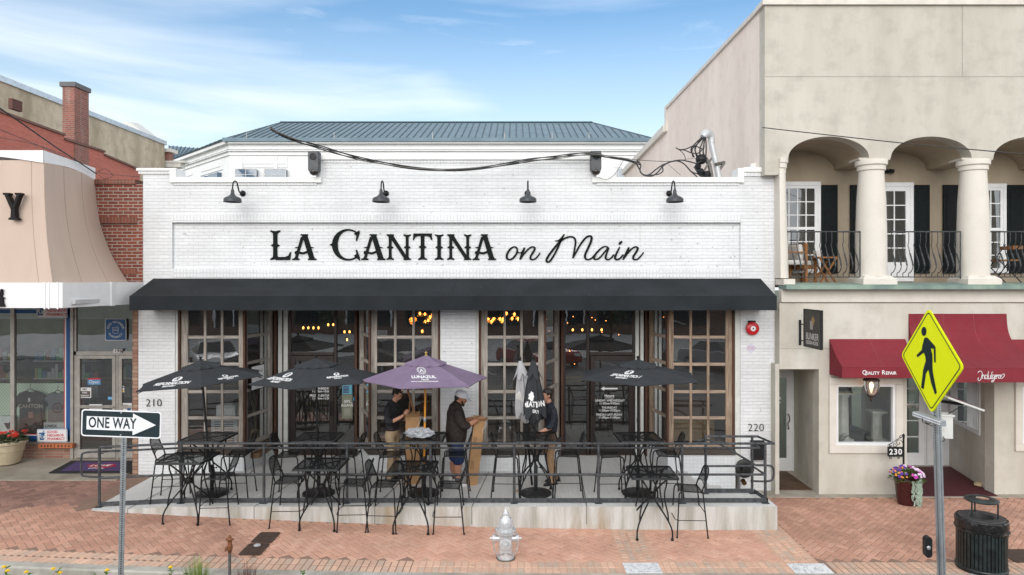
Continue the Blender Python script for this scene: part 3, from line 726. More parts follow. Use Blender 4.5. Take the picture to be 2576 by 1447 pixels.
def place(chr_, pa, pb, ptop):
    xa, xb = lx(pa), lx(pb); h = lzz(ptop) - BASE; w_ = xb - xa; r = h/w_       # units: x in widths of the letter, y in heights
    wst = .155*h/w_                                                            # stem width in letter-width units
    kk = h/w_
    if chr_ == 'I': pl = [stem(.5, .14, .17, kk)]
    elif chr_ == 'L':
        pl = [stem(.26, .14, .165, kk), [(.28,.0),(.96,.0),(1.0,.27),(.93,.25),(.88,.15),(.72,.105),(.28,.105)]]
    elif chr_ == 'T':
        pl = [stem(.5, .14, .165, kk), [(.02,1),(.98,1),(1.0,.74),(.94,.76),(.88,.86),(.75,.90),(.25,.90),(.12,.86),(.06,.76),(0,.74)]]
    elif chr_ == 'N':
        pl = [stem(.15, .11, .14, kk), stem(.85, .11, .14, kk), [(.04,1),(.24,1),(.90,.04),(.90,0),(.76,0),(.10,.93)]]
    elif chr_ == 'A':
        pl = [[(0,0),(.30,0),(.30,.05),(.25,.06),(.23,.10),(.48,.88),(.36,.90),(.12,.12),(.07,.06),(0,.05)],
              [(.66,0),(1,0),(1,.05),(.94,.06),(.90,.12),(.62,.96),(.38,.96),(.45,.85),(.68,.12),(.70,.06),(.66,.05)],
              [(.36,1),(.64,1),(.66,.955),(.34,.955)], [(.10,.30),(.16,.36),(.24,.33),(.45,.30),(.62,.36),(.72,.345),(.70,.28),(.60,.27),(.45,.22),(.26,.25),(.16,.27),(.12,.22)],
              [(.18,.47),(.10,.49),(.18,.51),(.32,.52),(.32,.47)][0:3] + [(.34,.50)], [(.80,.47),(.90,.49),(.80,.51),(.70,.50)]]
    elif chr_ == 'C':
        o_, i_ = [], []
        for k in range(25):
            a = R(52 + (308-52)*k/24); th = .055 + .085*(math.sin(math.pi*k/24))**1.5
            o_.append((.60 + .52*math.cos(a)*1.0, .5 + .52*math.sin(a))); i_.append((.60 + (.52-th*1.35)*math.cos(a), .5 + (.52-th*.75)*math.sin(a)))
        pl = [o_ + i_[::-1], [(.84,.90),(.98,.97),(.99,.88),(.90,.62),(.86,.64),(.88,.80),(.80,.86)], [(.84,.10),(1.0,-.03),(.99,.10),(.90,.34),(.86,.33),(.88,.20),(.80,.14)],
              [(.13,.44),(.06,.465),(0,.5),(.06,.535),(.13,.56)], [(.2,.45),(.28,.5),(.2,.55)]]
    lpoly(pl, xa, BASE, w_, h)
for ch, a, b, tp in (('L',988,1135,121),('A',1143,1310,148),('C',1400,1610,116),('A',1618,1785,148),('N',1793,1960,148),('T',1975,2107,143),('I',2120,2190,148),('N',2210,2377,148),('A',2385,2548,148)): place(ch, a, b, tp)
s2 = 2.061
def bx_(p): return Vector((X((1900 + p[0]/s2)*.629, FY), 0, zt((850 + p[1]/s2)*.629)))
def ribbon(strokes):
    mb = MB()
    for i, (pts, w0, w1) in enumerate(strokes):
        q = smooth_path([bx_(p) for p in pts], 6); n = len(q); Lp, Rp = [], []
        for k, p in enumerate(q):
            t_ = (q[min(k+1, n-1)] - q[max(k-1, 0)]).normalized(); nn = Vector((-t_.z, 0, t_.x))
            f = math.sin(math.pi*k/(n-1)); wd = (w0 + (w1-w0)*f)/s2*.629*FY/F/2
            pen = .75 + .45*abs(t_.z)
            Lp.append(p + nn*wd*pen); Rp.append(p - nn*wd*pen)
        d = .022 + .0016*i
        for k in range(n-1):
            a, b, c, e = Lp[k], Lp[k+1], Rp[k+1], Rp[k]
            yf, yb = FY+.058-d, FY+.058
            vs = [(a.x,yf,a.z),(b.x,yf,b.z),(c.x,yf,c.z),(e.x,yf,e.z),(a.x,yb,a.z),(b.x,yb,b.z),(c.x,yb,c.z),(e.x,yb,e.z)]
            fs = [(0,1,2,3),(0,4,5,1),(3,2,6,7)]
            if k == 0: fs.append((0,3,7,4))
            if k == n-2: fs.append((1,5,6,2))
            mb.add(vs, fs)
    mb.build('letter', SIGNBLK, sign)
ribbon([([(350,298),(325,282),(290,300),(262,350),(268,383),(300,384),(335,350),(348,310),(338,283)], 10, 16), ([(345,312),(358,330),(378,330),(392,315)], 8, 9)])
ribbon([([(408,288),(392,330),(370,388)], 10, 18), ([(374,385),(400,345),(440,300),(472,282),(492,294),(480,325),(458,362),(462,386),(490,384),(515,362),(537,330)], 9, 15)])
ribbon([([(660,232),(685,232),(705,218),(738,178)], 8, 13), ([(735,180),(712,225),(690,275),(655,345),(620,398),(600,408),(590,396),(598,370),(640,310),(700,240),(750,208),(790,198),(818,208),(830,240),(822,300),(808,375)], 11, 16),
        ([(808,375),(835,325),(875,255),(915,207),(945,192),(962,205),(955,245),(930,300),(910,345),(912,378),(935,388),(965,374),(988,348)], 11, 16)])
ribbon([([(1108,300),(1085,280),(1050,288),(1005,330),(982,368),(995,386),(1030,372),(1070,325),(1100,288)], 9, 15), ([(1105,290),(1088,335),(1078,372),(1095,388),(1122,376),(1148,345)], 10, 14)])
ribbon([([(1195,285),(1172,330),(1157,370),(1172,388),(1200,375),(1225,345)], 10, 16), ([(1190,262),(1200,250),(1214,236)], 14, 18)])
ribbon([([(1272,286),(1255,325),(1222,388)], 10, 18), ([(1228,382),(1258,340),(1295,298),(1325,282),(1344,294),(1332,325),(1308,362),(1313,386),(1342,384),(1368,360),(1392,328)], 9, 15)])

# house numbers
def number(body, xd, yd, label, bar=None):
    mb = text_mesh(body, .215, ext=.006, bold=-.004, space=1.05, res=4); mb.xf(frame(Vector((X(xd, FY), FY-.02, Z(yd, FY))), (1,0,0), (0,0,1)))
    if bar: mb.box(X(bar[0],FY), X(bar[1],FY), FY-.025, FY-.012, Z(bar[2],FY)-.006, Z(bar[2],FY)+.006)
    tag(mb.build('house_number', SIGNBLK), label, 'house number')
number('210', 388, 1014, "thin black house number 210 on the left white brick pillar", (372, 394, 1035))
number('220', 1901, 1076, "thin black house number 220 on the right white brick pillar")

# black canvas awning
AY, AT, AV, AB = 12.90, zt(701), Z(745,12.9), Z(781,12.9)
ax0, ax1 = -7.29, 4.93
awn = thing('awning', 'long charcoal canvas awning over the restaurant front', 'awning', (-1.2, FY, AT))
mb = MB(); n = 30
xm = X(1147, FY)
for a, b in ((ax0, xm), (xm, ax1)):
    for i in range(n):
        u0, u1 = a + (b-a)*i/n, a + (b-a)*(i+1)/n
        for j in range(4):
            def pt(u, f): return (u, FY-.01 + (AY-FY)*f, AT + (AV-AT)*f - .012*math.sin(math.pi*f))
            mb.add([pt(u0,j/4), pt(u0,(j+1)/4), pt(u1,(j+1)/4), pt(u1,j/4)], [(0,1,2,3)], 0, True)
for xx in (ax0, ax1): mb.add([(xx,FY,AT),(xx,AY,AV),(xx,AY,AB),(xx,FY,AB)], [(0,1,2,3)])
mb.build('canopy', CANVAS, awn)
vb = MB(); vb.box(ax0-.003, ax1+.003, AY-.012, AY-.002, AB, AV+.002); vb.build('valance', CANVAS, awn)
sm_ = MB(); sm_.tube([(xm,FY-.02,AT+.004),(xm-.02,AY-.004,AV+.004),(xm-.02,AY-.013,AB)], .004, 5); sm_.tube([(ax0,AY-.006,AV+.003),(ax1,AY-.006,AV+.003)], .006, 5)
sm_.build('seam', pm('awning seam', (.015,.016,.018), .7, bump=0), awn)
fr = MB()
for i in range(9):
    x = ax0 + .05 + (ax1-ax0-.1)*i/8; fr.tube([(x,FY-.02,AT-.03),(x,AY+.02,AV-.02),(x,AY+.02,AB+.02),(x,FY-.02,AB+.02)], .014, 6)
fr.build('frame', BLACK, awn)
dr = MB(); random.seed(3)
for i in range(26):
    x = random.uniform(ax0+.1, ax1-.1); f = random.random(); s_ = random.choice((.004,.005,.006,.009)); y = FY-.012+(AY-FY)*f; z = AT+(AV-AT)*f+.006
    dr.add([(x-s_,y,z),(x+s_*.6,y-s_*.4,z),(x+s_,y+s_,z+.001),(x-s_*.4,y+s_*1.5,z+.001)], [(0,1,2,3)])
dr.build('droppings', pm('bird dropping', (.75,.75,.72), .8, bump=0), awn)

# gooseneck lamps
LAMPM = pm('graphite enamel', (.035,.04,.045), .45, var=.12, vs=15, bump=.1)
def gooseneck():
    t = thing('gooseneck_lamp', None, 'wall lamp', (0,0,0), group='gooseneck lamps above the sign')
    m = MB(); m.lathe([(.005,.0),(.06,.0),(.062,.012),(.05,.03),(.02,.045),(.012,.09)], (0,0,0), 20, axis='y', rot=None)
    for i in range(len(m.v)): m.v[i] = Vector((m.v[i].x, -m.v[i].y, m.v[i].z))
    for k in range(4): m.ball((.045*math.cos(k*1.57+.7), -.015, .045*math.sin(k*1.57+.7)), .007, 6)
    m.build('wall_plate', BLACK, t)
    m = MB(); m.tube(smooth_path([(0,-.06,0),(0,-.13,.0),(0,-.20,.03),(0,-.25,.12),(0,-.31,.185),(0,-.40,.19),(0,-.475,.14),(0,-.50,.05),(0,-.50,-.02)], 5), .0145, 8); m.build('arm', BLACK, t)
    m = MB(); m.lathe([(.022,.02),(.03,0),(.034,-.02),(.032,-.04),(.036,-.06),(.045,-.085),(.075,-.115),(.125,-.135),(.155,-.155),(.165,-.18),(.167,-.225),(.17,-.23),(.162,-.232),(.158,-.19),(.12,-.15),(.05,-.11)], (0,-.50,0), 28, cap=False)
    m.build('shade', LAMPM, t)
    m = MB(); m.ball((0,-.50,-.16), .035, 10); m.build('bulb', pm('white glass bulb', (.8,.8,.76), .2, bump=0), t)
    return t
pr = gooseneck(); LL = ['graphite gooseneck wall lamp nearest the left end of the facade', 'graphite gooseneck wall lamp above the first letters of the word Cantina', 'graphite gooseneck wall lamp above the end of Cantina before the word on', 'graphite gooseneck wall lamp nearest the right end of the facade']
for i, xd in enumerate((611, 971, 1327, 1683)):
    o = pr if i == 0 else copy_tree(pr); o.location = (X(xd, FY), FY, zt(487)); o['label'] = LL[i]

# siren speakers on the parapet
def speaker():
    t = thing('outdoor_speaker', None, 'speaker', group='speakers on the parapet')
    m = MB(); g = pm('slate grey plastic', (.05,.055,.062), .5, var=.1)
    m.prism([(-.105,-.12,.23),(.105,-.12,.23),(.105,-.12,-.12),(.09,-.12,-.17),(-.09,-.12,-.17),(-.105,-.12,-.12)], (0,.2,0)); m.build('housing', g, t, bevel=.012)
    m = MB(); m.lathe([(.066,0),(.066,.012),(.056,.014),(.052,.004)], (0,-.12,.12), 24, axis='y'); 
    for i in range(len(m.v)): m.v[i].y = -.12 - (m.v[i].y + .12)
    m.build('ring', BLACK, t)
    m = MB(); m.ball((0,-.04,-.17), .095, 16, sz=.8); m.build('camera_dome', pm('smoked dome', (.03,.025,.022), .12, bump=0), t)
    m = MB(); m.box(-.03,.03,.08,.2,-.04,.03); m.build('bracket', STEEL, t); return t
sp_ = speaker(); sp_.location = (X(792, 13.62), 13.62, Z(412, 13.62)); sp_['label'] = 'dark grey box speaker with dome on the left end of the raised parapet'
sp2 = copy_tree(sp_, (X(1498, 13.62), 13.62, Z(411, 13.62)), None, 'dark grey box speaker with dome on the right end of the raised parapet')

# alarm bell, FDC plate, letter box, fire department connection
RED = pm('alarm red enamel', (.50,.012,.02), .3, var=.08, bump=0)
b = thing('alarm_bell', 'round red fire alarm bell on the right white pillar', 'bell', (X(1890,FY), FY, Z(826,FY)))
m = MB(); q = [(.045,-.10),(.09,-.095),(.12,-.08),(.135,-.05),(.14,-.035),(.13,-.03),(.08,-.028)]
for r_, y in ((0,0),): pass
def disc(mb, prof, c, n=28):
    """prof (r, dist towards the street)"""
    vs = []; c = Vector(c)
    for r_, d in prof:
        for j in range(n): a = 2*math.pi*j/n; vs.append(c + Vector((r_*math.cos(a), -d, r_*math.sin(a))))
    fs = []
    for i in range(len(prof)-1):
        for j in range(n): fs.append((i*n+j, i*n+(j+1) % n, (i+1)*n+(j+1) % n, (i+1)*n+j))
    fs.append(tuple(range((len(prof)-1)*n, len(prof)*n)))
    mb.add(vs, fs, 0, True)
c = (X(1890,FY), FY, Z(826,FY))
disc(m, [(.06,.04),(.125,.05),(.135,.06),(.13,.085),(.10,.105),(.055,.11)], c); m.build('gong', RED, b)
m = MB(); disc(m, [(.052,.111),(.052,.116),(.048,.118)], c); m.build('badge', pm('white badge', (.75,.74,.76), .5, bump=0), b)
m = MB(); disc(m, [(.014,.118),(.014,.128)], c, 10); m.build('bolt', BLACK, b)
m = MB(); m.box(c[0]-.075, c[0]+.075, FY-.05, FY, c[2]-.12, c[2]+.155); m.build('back_box', BLACK, b, bevel=.006)
f_ = (X(1889,FY), FY-.004, Z(876,FY)); m = MB(); r_ = .105
m.prism([(f_[0]-r_,f_[1],f_[2]),(f_[0],f_[1],f_[2]+r_),(f_[0]+r_,f_[1],f_[2]),(f_[0],f_[1],f_[2]-r_)], (0,-.004,0)); 
o = tag(m.build('plate_sign', pm('faded lilac plate', (.58,.56,.68), .5)), "small faded diamond plate reading FDC on the right pillar", 'sign')
text('FDC', .085, (f_[0], f_[1]-.006, f_[2]), pm('faded red print', (.55,.38,.45), .6, bump=0), o, bold=.002)
mb_ = thing('letter_box', 'black metal letter box on the right pillar below the number 220', 'letter box', (X(1904,FY), FY, Z(1135,FY)))
m = MB(); q = Z(1120,FY); x = X(1904,FY); m.box(x-.13, x+.13, FY-.1, FY, q-.28, q+.06); m.build('box', BLACK, mb_, bevel=.008)
m = MB(); m.slab((x-.14,FY-.12,q+.03),(x+.14,FY-.12,q+.03),(x+.14,FY,q+.09),(x-.14,FY,q+.09), .012); m.build('lid', BLACK, mb_)
m = MB(); m.tube([(x-.1,FY-.08,q-.3),(x-.1,FY-.1,q-.36),(x+.1,FY-.1,q-.36),(x+.1,FY-.08,q-.3)], .006, 6); m.build('newspaper_hook', BLACK, mb_)
c = (X(1873,FY), FY, Z(1178,FY)); v_ = thing('fire_hose_inlet', 'black round fire department hose inlet on the right white pillar', 'hose inlet', c)
m = MB(); disc(m, [(.19,.0),(.19,.02),(.17,.035),(.10,.04)], c); m.build('plate', pm('pitted black iron', (.015,.015,.015), .5, var=.3, vs=30, bump=.6), v_)
m = MB(); disc(m, [(.085,.04),(.085,.14),(.095,.145),(.095,.19),(.03,.2)], c, 20); m.build('coupling', BLACK, v_)
m = MB(); m.tube([(c[0]-.04,FY-.02,c[2]-.24),(c[0]-.04,FY-.12,c[2]-.27)], .045, 14); m.build('drain', pm('old brass', (.12,.08,.03), .4, metal=.8), v_)
# ------------------------------------------------------------------ tables, bar chairs
def rounded_rect(hx, hy, r, z, k=4):
    p = []
    for cx, cy, a0 in ((hx-r,hy-r,0),(-hx+r,hy-r,90),(-hx+r,-hy+r,180),(hx-r,-hy+r,270)):
        for i in range(k+1): a = R(a0 + 90*i/k); p.append((cx+r*math.cos(a), cy+r*math.sin(a), z))
    return p
def grid_panel(fn, nu, nv):
    mb = MB(); vs = [fn(i/nu, j/nv) for j in range(nv+1) for i in range(nu+1)]
    mb.add(vs, [(j*(nu+1)+i, j*(nu+1)+i+1, (j+1)*(nu+1)+i+1, (j+1)*(nu+1)+i) for j in range(nv) for i in range(nu)], 0, True); return mb
TH = 1.04
def bar_table():
    t = thing('bar_table', None, 'table', group='black mesh bar tables')
    h = .385
    rim = MB(); pr_ = [(h, h), ]
    rings = [rounded_rect(h-.03, h-.03, .03, TH+.002), rounded_rect(h-.008, h-.008, .04, TH+.001), rounded_rect(h, h, .045, TH-.012), rounded_rect(h+.002, h+.002, .046, TH-.03), rounded_rect(h-.012, h-.012, .04, TH-.032)]
    n = len(rings[0]); vs = [p for r_ in rings for p in r_]
    rim.add(vs, [(i*n+j, i*n+(j+1) % n, (i+1)*n+(j+1) % n, (i+1)*n+j) for i in range(len(rings)-1) for j in range(n)], 0, True)
    rim.lathe([(.055,TH-.004),(.055,TH+.006),(.03,TH+.007),(.03,TH-.01)], (0,0,0), 18, cap=False)
    rim.build('rim', BLACK, t)
    m = MB(); m.add([p for p in rounded_rect(h-.028, h-.028, .03, TH)], [tuple(range(n))]); o = m.build('tabletop', MESHM, t); uvplane(o, (1,0,0), (0,1,0))
    m = MB()
    for a in (1, -1): m.tube([(-h+.04, -a*(h-.04), TH-.018), (0, 0, TH-.022), (h-.04, a*(h-.04), TH-.018)], .011, 6)
    m.build('brace', BLACK, t)
    m = MB(); m.lathe([(.05,.6),(.056,.61),(.056,.68),(.05,.69)], (0,0,0), 16, cap=False); m.lathe([(.035,.6),(.035,.69)], (0,0,0), 12, cap=False); m.build('collar', BLACK, t)
    for sx, sy in ((1,1),(-1,1),(-1,-1),(1,-1)):
        L_ = MB()
        L_.tube(smooth_path([(sx*.285,sy*.285,.0),(sx*.285,sy*.285,.14),(sx*.245,sy*.245,.27),(sx*.15,sy*.15,.43),(sx*.06,sy*.06,.56),(sx*.043,sy*.043,.645),(sx*.06,sy*.06,.74),(sx*.13,sy*.13,.86),(sx*.24,sy*.24,TH-.03)], 4), .0135, 8)
        L_.tube(smooth_path([(sx*.235,sy*.235,.29),(sx*.225,sy*.215,.42),(sx*.19,sy*.20,.58),(sx*.175,sy*.20,.74),(sx*.2,sy*.24,.9),(sx*.20,sy*.25,TH-.03)], 4), .0125, 8)
        L_.lathe([(.021,0),(.024,.006),(.022,.03),(.016,.036)], (sx*.285,sy*.285,0), 12)
        L_.build('leg', BLACK, t)
    return t
def bar_chair():
    """faces +x"""
    t = thing('bar_chair', None, 'chair', group='black mesh bar chairs')
    sh = .755; hw = .205
    for s in (1, -1):
        m = MB(); m.tube(smooth_path([(.245,s*.245,0),(.225,s*.225,.35),(.205,s*.21,.68),(.185,s*hw,.735),(.14,s*hw,sh),(0,s*hw,sh-.006),(-.19,s*hw,sh-.012)], 5), .0115, 8)
        m.lathe([(.014,0),(.016,.02),(.012,.024)], (.245,s*.245,0), 10); m.build('leg', BLACK, t)
        m = MB(); m.tube([(-.185,s*hw,sh-.02),(-.21,s*.218,.5),(-.26,s*.245,0)], .0115, 8); m.lathe([(.014,0),(.016,.02),(.012,.024)], (-.26,s*.245,0), 10); m.build('leg', BLACK, t)
    m = MB(); m.tube(smooth_path([(-.165,-hw,sh-.03),(-.19,-hw,sh+.06),(-.235,-hw+.004,.92),(-.275,-hw+.02,1.04),(-.295,-hw+.075,1.105),(-.30,-.06,1.125),(-.30,.06,1.125),(-.295,hw-.075,1.105),(-.275,hw-.02,1.04),(-.235,hw-.004,.92),(-.19,hw,sh+.06),(-.165,hw,sh-.03)], 5), .0125, 8)
    m.tube(smooth_path([(-.205,-hw+.003,.835),(-.215,-.12,.875),(-.22,0,.885),(-.215,.12,.875),(-.205,hw-.003,.835)], 5), .008, 6)
    m.build('back_frame', BLACK, t)
    def bf(u, v):
        z = .885 + (1.112-.885)*v; w_ = hw - .012 - (.085*max(0, (v-.62)/.38)**1.6)
        y = (2*u-1)*w_; zz = z - (1-v)*.05*(2*u-1)**2
        return (-.195 - (zz-.78)*.30 - .012*(1-(2*u-1)**2), y, zz)
    o = grid_panel(bf, 8, 8).build('backrest', MESHM, t); uvplane(o, (0,1,0), (0,0,1))
    def sf_(u, v): x = -.19 + .345*u; return (x + .03*max(0, 1)*0, (2*v-1)*(hw-.004), sh - .004 - .016*(1-(2*v-1)**2) + (.0 if u < .9 else -.012))
    o = grid_panel(sf_, 8, 6).build('seat', MESHM, t); uvplane(o, (1,0,0), (0,1,0))
    m = MB(); m.tube(smooth_path([(.155,-hw,sh-.004),(.16,-.1,sh-.018),(.16,.1,sh-.018),(.155,hw,sh-.004)], 4), .009, 6); m.tube([(-.18,-hw,sh-.012),(-.18,hw,sh-.012)], .009, 6); m.build('seat_frame', BLACK, t)
    m = MB()
    m.tube(smooth_path([(.228,-.228,.285),(.258,-.15,.285),(.262,.15,.285),(.228,.228,.285)], 4), .007, 6)
    for s in (1,-1): m.tube([(.228,s*.228,.285),(-.232,s*.231,.285)], .0065, 6)
    m.tube([(-.226,-.227,.40),(-.226,.227,.40)], .0065, 6); m.build('footrest', BLACK, t)
    return t
tb = bar_table(); cr = bar_chair()
first = {'t': True, 'c': True}
def put(kind, x, y, rz, label):
    o = tb if kind == 't' else cr
    if not first[kind]: o = copy_tree(o)
    first[kind] = False
    z = (lz(x) if (y > L_F and LX0 < x < LX1) else gz(x)) + .001
    o.location = (x, y, z); o.rotation_euler = (0,0,R(rz)); o['label'] = label; return o
UX = {1: -5.46, 2: -3.54, 3: -1.655, 4: .363, 5: 2.20}; UY = 12.27
un = {1: 'under the leftmost open black umbrella', 2: 'under the second open black umbrella', 3: 'under the purple umbrella', 4: 'around the pole of the closed black umbrella', 5: 'under the rightmost open black umbrella'}
for i in range(1, 6):
    x = UX[i] + (-.06 if i == 1 else 0)
    put('t', x, UY, {1: -3, 4: 1, 5: 2}.get(i, 0), 'black mesh bar table on the landing ' + un[i] + (' with plastic wrap on it' if i == 3 else ''))
tn_ = {1: 'leftmost open black umbrella', 2: 'second open black umbrella', 3: 'purple umbrella', 4: 'closed black umbrella', 5: 'rightmost open black umbrella'}
for i, (xl, xr, al, ar) in {1: (-6.08, -4.97, 8, 184), 2: (-4.03, -3.0, 2, 176), 3: (-2.2, -1.08, 0, 182), 4: (-.16, .93, -3, 180), 5: (1.69, 2.70, 0, 178)}.items():
    put('c', xl, 12.16 if i > 1 else 12.05, al, 'mesh bar chair on the landing, left of the table with the ' + tn_[i])
    put('c', xr, 12.2, ar, 'mesh bar chair on the landing, right of the table with the ' + tn_[i])
put('t', -5.49, 11.46, 0, 'black mesh bar table on the brick pavement, leftmost of the four below the railing')
put('t', -3.25, 11.44, 0, 'black mesh bar table on the brick pavement, second from left, near the meter covers')
put('t', -1.715, 11.44, 0, 'black mesh bar table on the brick pavement just left of the hydrant')
put('t', 2.27, 11.39, -1, 'black mesh bar table on the brick pavement, standing alone right of the hydrant')
put('c', -4.98, 11.46, 184, 'black mesh bar chair on the pavement, right of the leftmost pavement table')
put('c', -3.79, 11.45, 1, 'black mesh bar chair on the pavement, left of the table by the meter covers')
put('c', -2.69, 11.40, 184, 'black mesh bar chair on the pavement, facing left, back to back with its neighbour')
put('c', -2.18, 11.40, -4, 'black mesh bar chair on the pavement, facing right, back to back with its neighbour')
put('c', -1.11, 11.44, 181, 'black mesh bar chair on the pavement, last one to the left of the hydrant')
put('c', 2.91, 11.46, 178, 'black mesh bar chair on the pavement, right of the table standing alone')

# ------------------------------------------------------------------ umbrellas
def umbrella_base(t, b):
    B_ = Matrix.Translation(Vector(b))
    m = MB(); m.lathe([(.27,0),(.285,.01),(.285,.035),(.27,.048),(.2,.06),(.08,.075),(.03,.08)], (0,0,0), 32)
    for k in range(24):
        a = k*math.pi/12; 
        for r_ in (.13, .19, .24): m.ball((r_*math.cos(a + r_*3), r_*math.sin(a + r_*3), .058 - (r_-.13)*.1), .016, 6)
    m.xf(B_); m.build('base', pm('black cast iron', (.016,.016,.017), .5, var=.3, vs=20, bump=.4), t)
    m = MB(); m.lathe([(.034,.07),(.034,.52),(.028,.53)], (0,0,0), 16); m.tube([(.02,0,.48),(.075,0,.48)], .006, 6); m.ball((.08,0,.48), .016, 8); m.xf(B_); m.build('stem', BLACK, t)
def logo_disc(mb, M, r, mi=0, n=36, lobes=11):
    pts = [Vector((r*1.25*(1+.07*math.cos(lobes*2*math.pi*k/n*1.0))*math.cos(2*math.pi*k/n), r*(1+.07*math.cos(lobes*2*math.pi*k/n))*math.sin(2*math.pi*k/n), 0)) for k in range(n)]
    b = len(mb.v); mb.prism(pts, (0,0,.0015), mi); mb.xf(M, b)
def umbrella(x, label, fab, polem, ztop, zrim, Rr, a0, lean=(0,0), logo='ref', group=None, logos=None, vent_r=.33):
    b = (x, UY, lz(x) + .001)
    t = thing('patio_umbrella', label, 'umbrella', b, group=group); umbrella_base(t, b)
    ax = Vector((lean[0], lean[1], 1)).normalized()
    q = Vector((0,0,1)).rotation_difference(ax).to_matrix().to_4x4(); M0 = Matrix.Translation(Vector(b)) @ q
    rv = M0.to_3x3()
    pl = MB(); pl.tube([(0,0,.4),(0,0,ztop-.06)], .019, 12); pl.xf(M0)
    pole = pl.build('pole', polem, t)
    k_ = MB(); k_.lathe([(.024,1.30),(.026,1.31),(.026,1.37),(.024,1.38)], (0,0,0), 12); k_.tube([(0,-.02,1.34),(.0,-.06,1.34)], .006, 6); k_.ball((0,-.065,1.34), .013, 8); k_.xf(M0); k_.build('crank', STEEL if polem is not BLACK else BLACK, pole)
    fi = MB(); fi.lathe([(.028,0),(.03,.012),(.02,.02),(.014,.035),(.022,.045),(.028,.06),(.024,.078),(.008,.088)], (0,0,ztop-.088), 14)
    fi.xf(M0); fi.build('finial', (BLACK if polem is BLACK else pm('brass knob', (.45,.34,.12), .35, metal=.6)), pole)
    zc = ztop - .085; n = 6; H = zc - zrim
    V = [Vector((Rr*math.cos(R(a0) + k*math.pi/3), Rr*math.sin(R(a0) + k*math.pi/3), zrim)) for k in range(n)]
    apex = Vector((0,0,zc-.035))
    mb = MB()
    def pt(k, f, s):
        """f along rib 0..1 , s across the panel 0..1; fabric sags between ribs, hem cut is slightly concave"""
        a, c = V[k], V[(k+1) % n]; p = a*(1-s) + c*s; hem = 4*s*(1-s)
        r = p*1.0; r = Vector((p.x*(1-.035*hem*f), p.y*(1-.035*hem*f), 0))*f
        z = apex.z + (zrim-apex.z)*f + .006*math.sin(math.pi*f) - .014*hem*math.sin(math.pi*f)
        return Vector((r.x, r.y, z))
    NU, NV = 8, 8
    for k in range(n):
        vs = [pt(k, .12 + .88*j/NV, i/NU) for j in range(NV+1) for i in range(NU+1)]
        mb.add(vs, [(j*(NU+1)+i, (j+1)*(NU+1)+i, (j+1)*(NU+1)+i+1, j*(NU+1)+i+1) for j in range(NV) for i in range(NU)], 0, True)
        # hem and pocket at the rib end
        for i in range(NU):
            p, q_ = pt(k, 1, i/NU), pt(k, 1, (i+1)/NU); dn = Vector((0,0,-.015)); mb.add([p, p+dn, q_+dn, q_], [(0,1,2,3)], 0)
    mb.xf(M0); can = mb.build('canopy', fab, t, ang=18)
    vt = MB()
    for k in range(n):
        for i in range(6):
            def vp(f, s):
                p = pt(k, f*vent_r, s); return Vector((p.x, p.y, p.z + .055 - .03*f + (.012*math.cos(s*math.pi*4) if f > .9 else 0)))
            s0_, s1_ = i/6, (i+1)/6
            for f0, f1 in ((.08,.5),(.5,.92),(.92,1.0)): vt.add([vp(f0,s0_), vp(f1,s0_), vp(f1,s1_), vp(f0,s1_)], [(0,1,2,3)], 0, True)
            vt.add([vp(1,s0_), vp(1,s0_)+Vector((0,0,-.02)), vp(1,s1_)+Vector((0,0,-.02)), vp(1,s1_)], [(0,1,2,3)], 0, False)
    vt.xf(M0); vt.build('vent', fab, can, ang=18)
    rb = MB()
    for k in range(n):
        rb.tube([apex*1 + Vector((0,0,-.02)), V[k]*.98 + Vector((0,0,.0))], .007, 5); m_ = V[k]*.55; m_.z = (apex.z*.45 + zrim*.55) - .01; rb.tube([(0,0,zc-.42), m_], .006, 5)
    rb.lathe([(.035,zc-.45),(.035,zc-.40)], (0,0,0), 12); rb.xf(M0); rb.build('ribs', BLACK if polem is BLACK else woodm('umbrella wood rib', (.45,.22,.06), (.55,.30,.09)), can)
    for (k, s_, f, kind, sc, flip) in logos or []:
        # frame on the panel: x across (left to right seen from outside), y up the slope
        p = pt(k, f, s_); dx = (pt(k, f, min(1, s_+.08)) - pt(k, f, s_-.08)).normalized(); dy = (pt(k, f-.1, s_) - pt(k, f+.05, s_)).normalized()
        nz = dx.cross(dy)
        if nz.z < 0: dx = -dx
        M = M0 @ frame(p + dx.cross(dy).normalized()*.007, dx, dy)
        lg = MB()
        if kind == 'ref':
            a = len(lg.v); VS = Matrix.Scale(1.45, 4, (0,1,0)); tm = text_mesh('REFORMATION', .115*sc, ext=.001, bold=.004*sc, shear=.12, wscale=.92); lg.add(tm.v, tm.f, 0)
            tm = text_mesh('BREWERY', .06*sc, ext=.001, bold=.0018*sc, shear=.12); lg.add([v + Vector((-.0,-.085*sc,0)) for v in tm.v], tm.f, 0)
            M = M @ VS; lg.xf(M); logo_disc(lg, M @ Matrix.Translation((0,.135*sc,0)), .075*sc)
            tm = text_mesh('R', .13*sc, ext=.001, bold=.003, shear=.25); lg.add([(M @ Matrix.Translation((-.005,.135*sc,.003))) @ v for v in tm.v], tm.f, 1)
        else:
            tm = text_mesh('LUNAZUL', .085*sc, ext=.001, bold=.003, wscale=1.2); lg.add(tm.v, tm.f, 0)
            tm = text_mesh('Tequila', .05*sc, ext=.001, shear=.35, bold=.001); lg.add([v + Vector((0,-.06*sc,0)) for v in tm.v], tm.f, 0)
            tm = text_mesh('OFFICIAL TEQUILA OF BLAZING SUNSETS', .028*sc, ext=.001, bold=.0008); lg.add([v + Vector((0,-.105*sc,0)) for v in tm.v], tm.f, 0)
            nn = 32
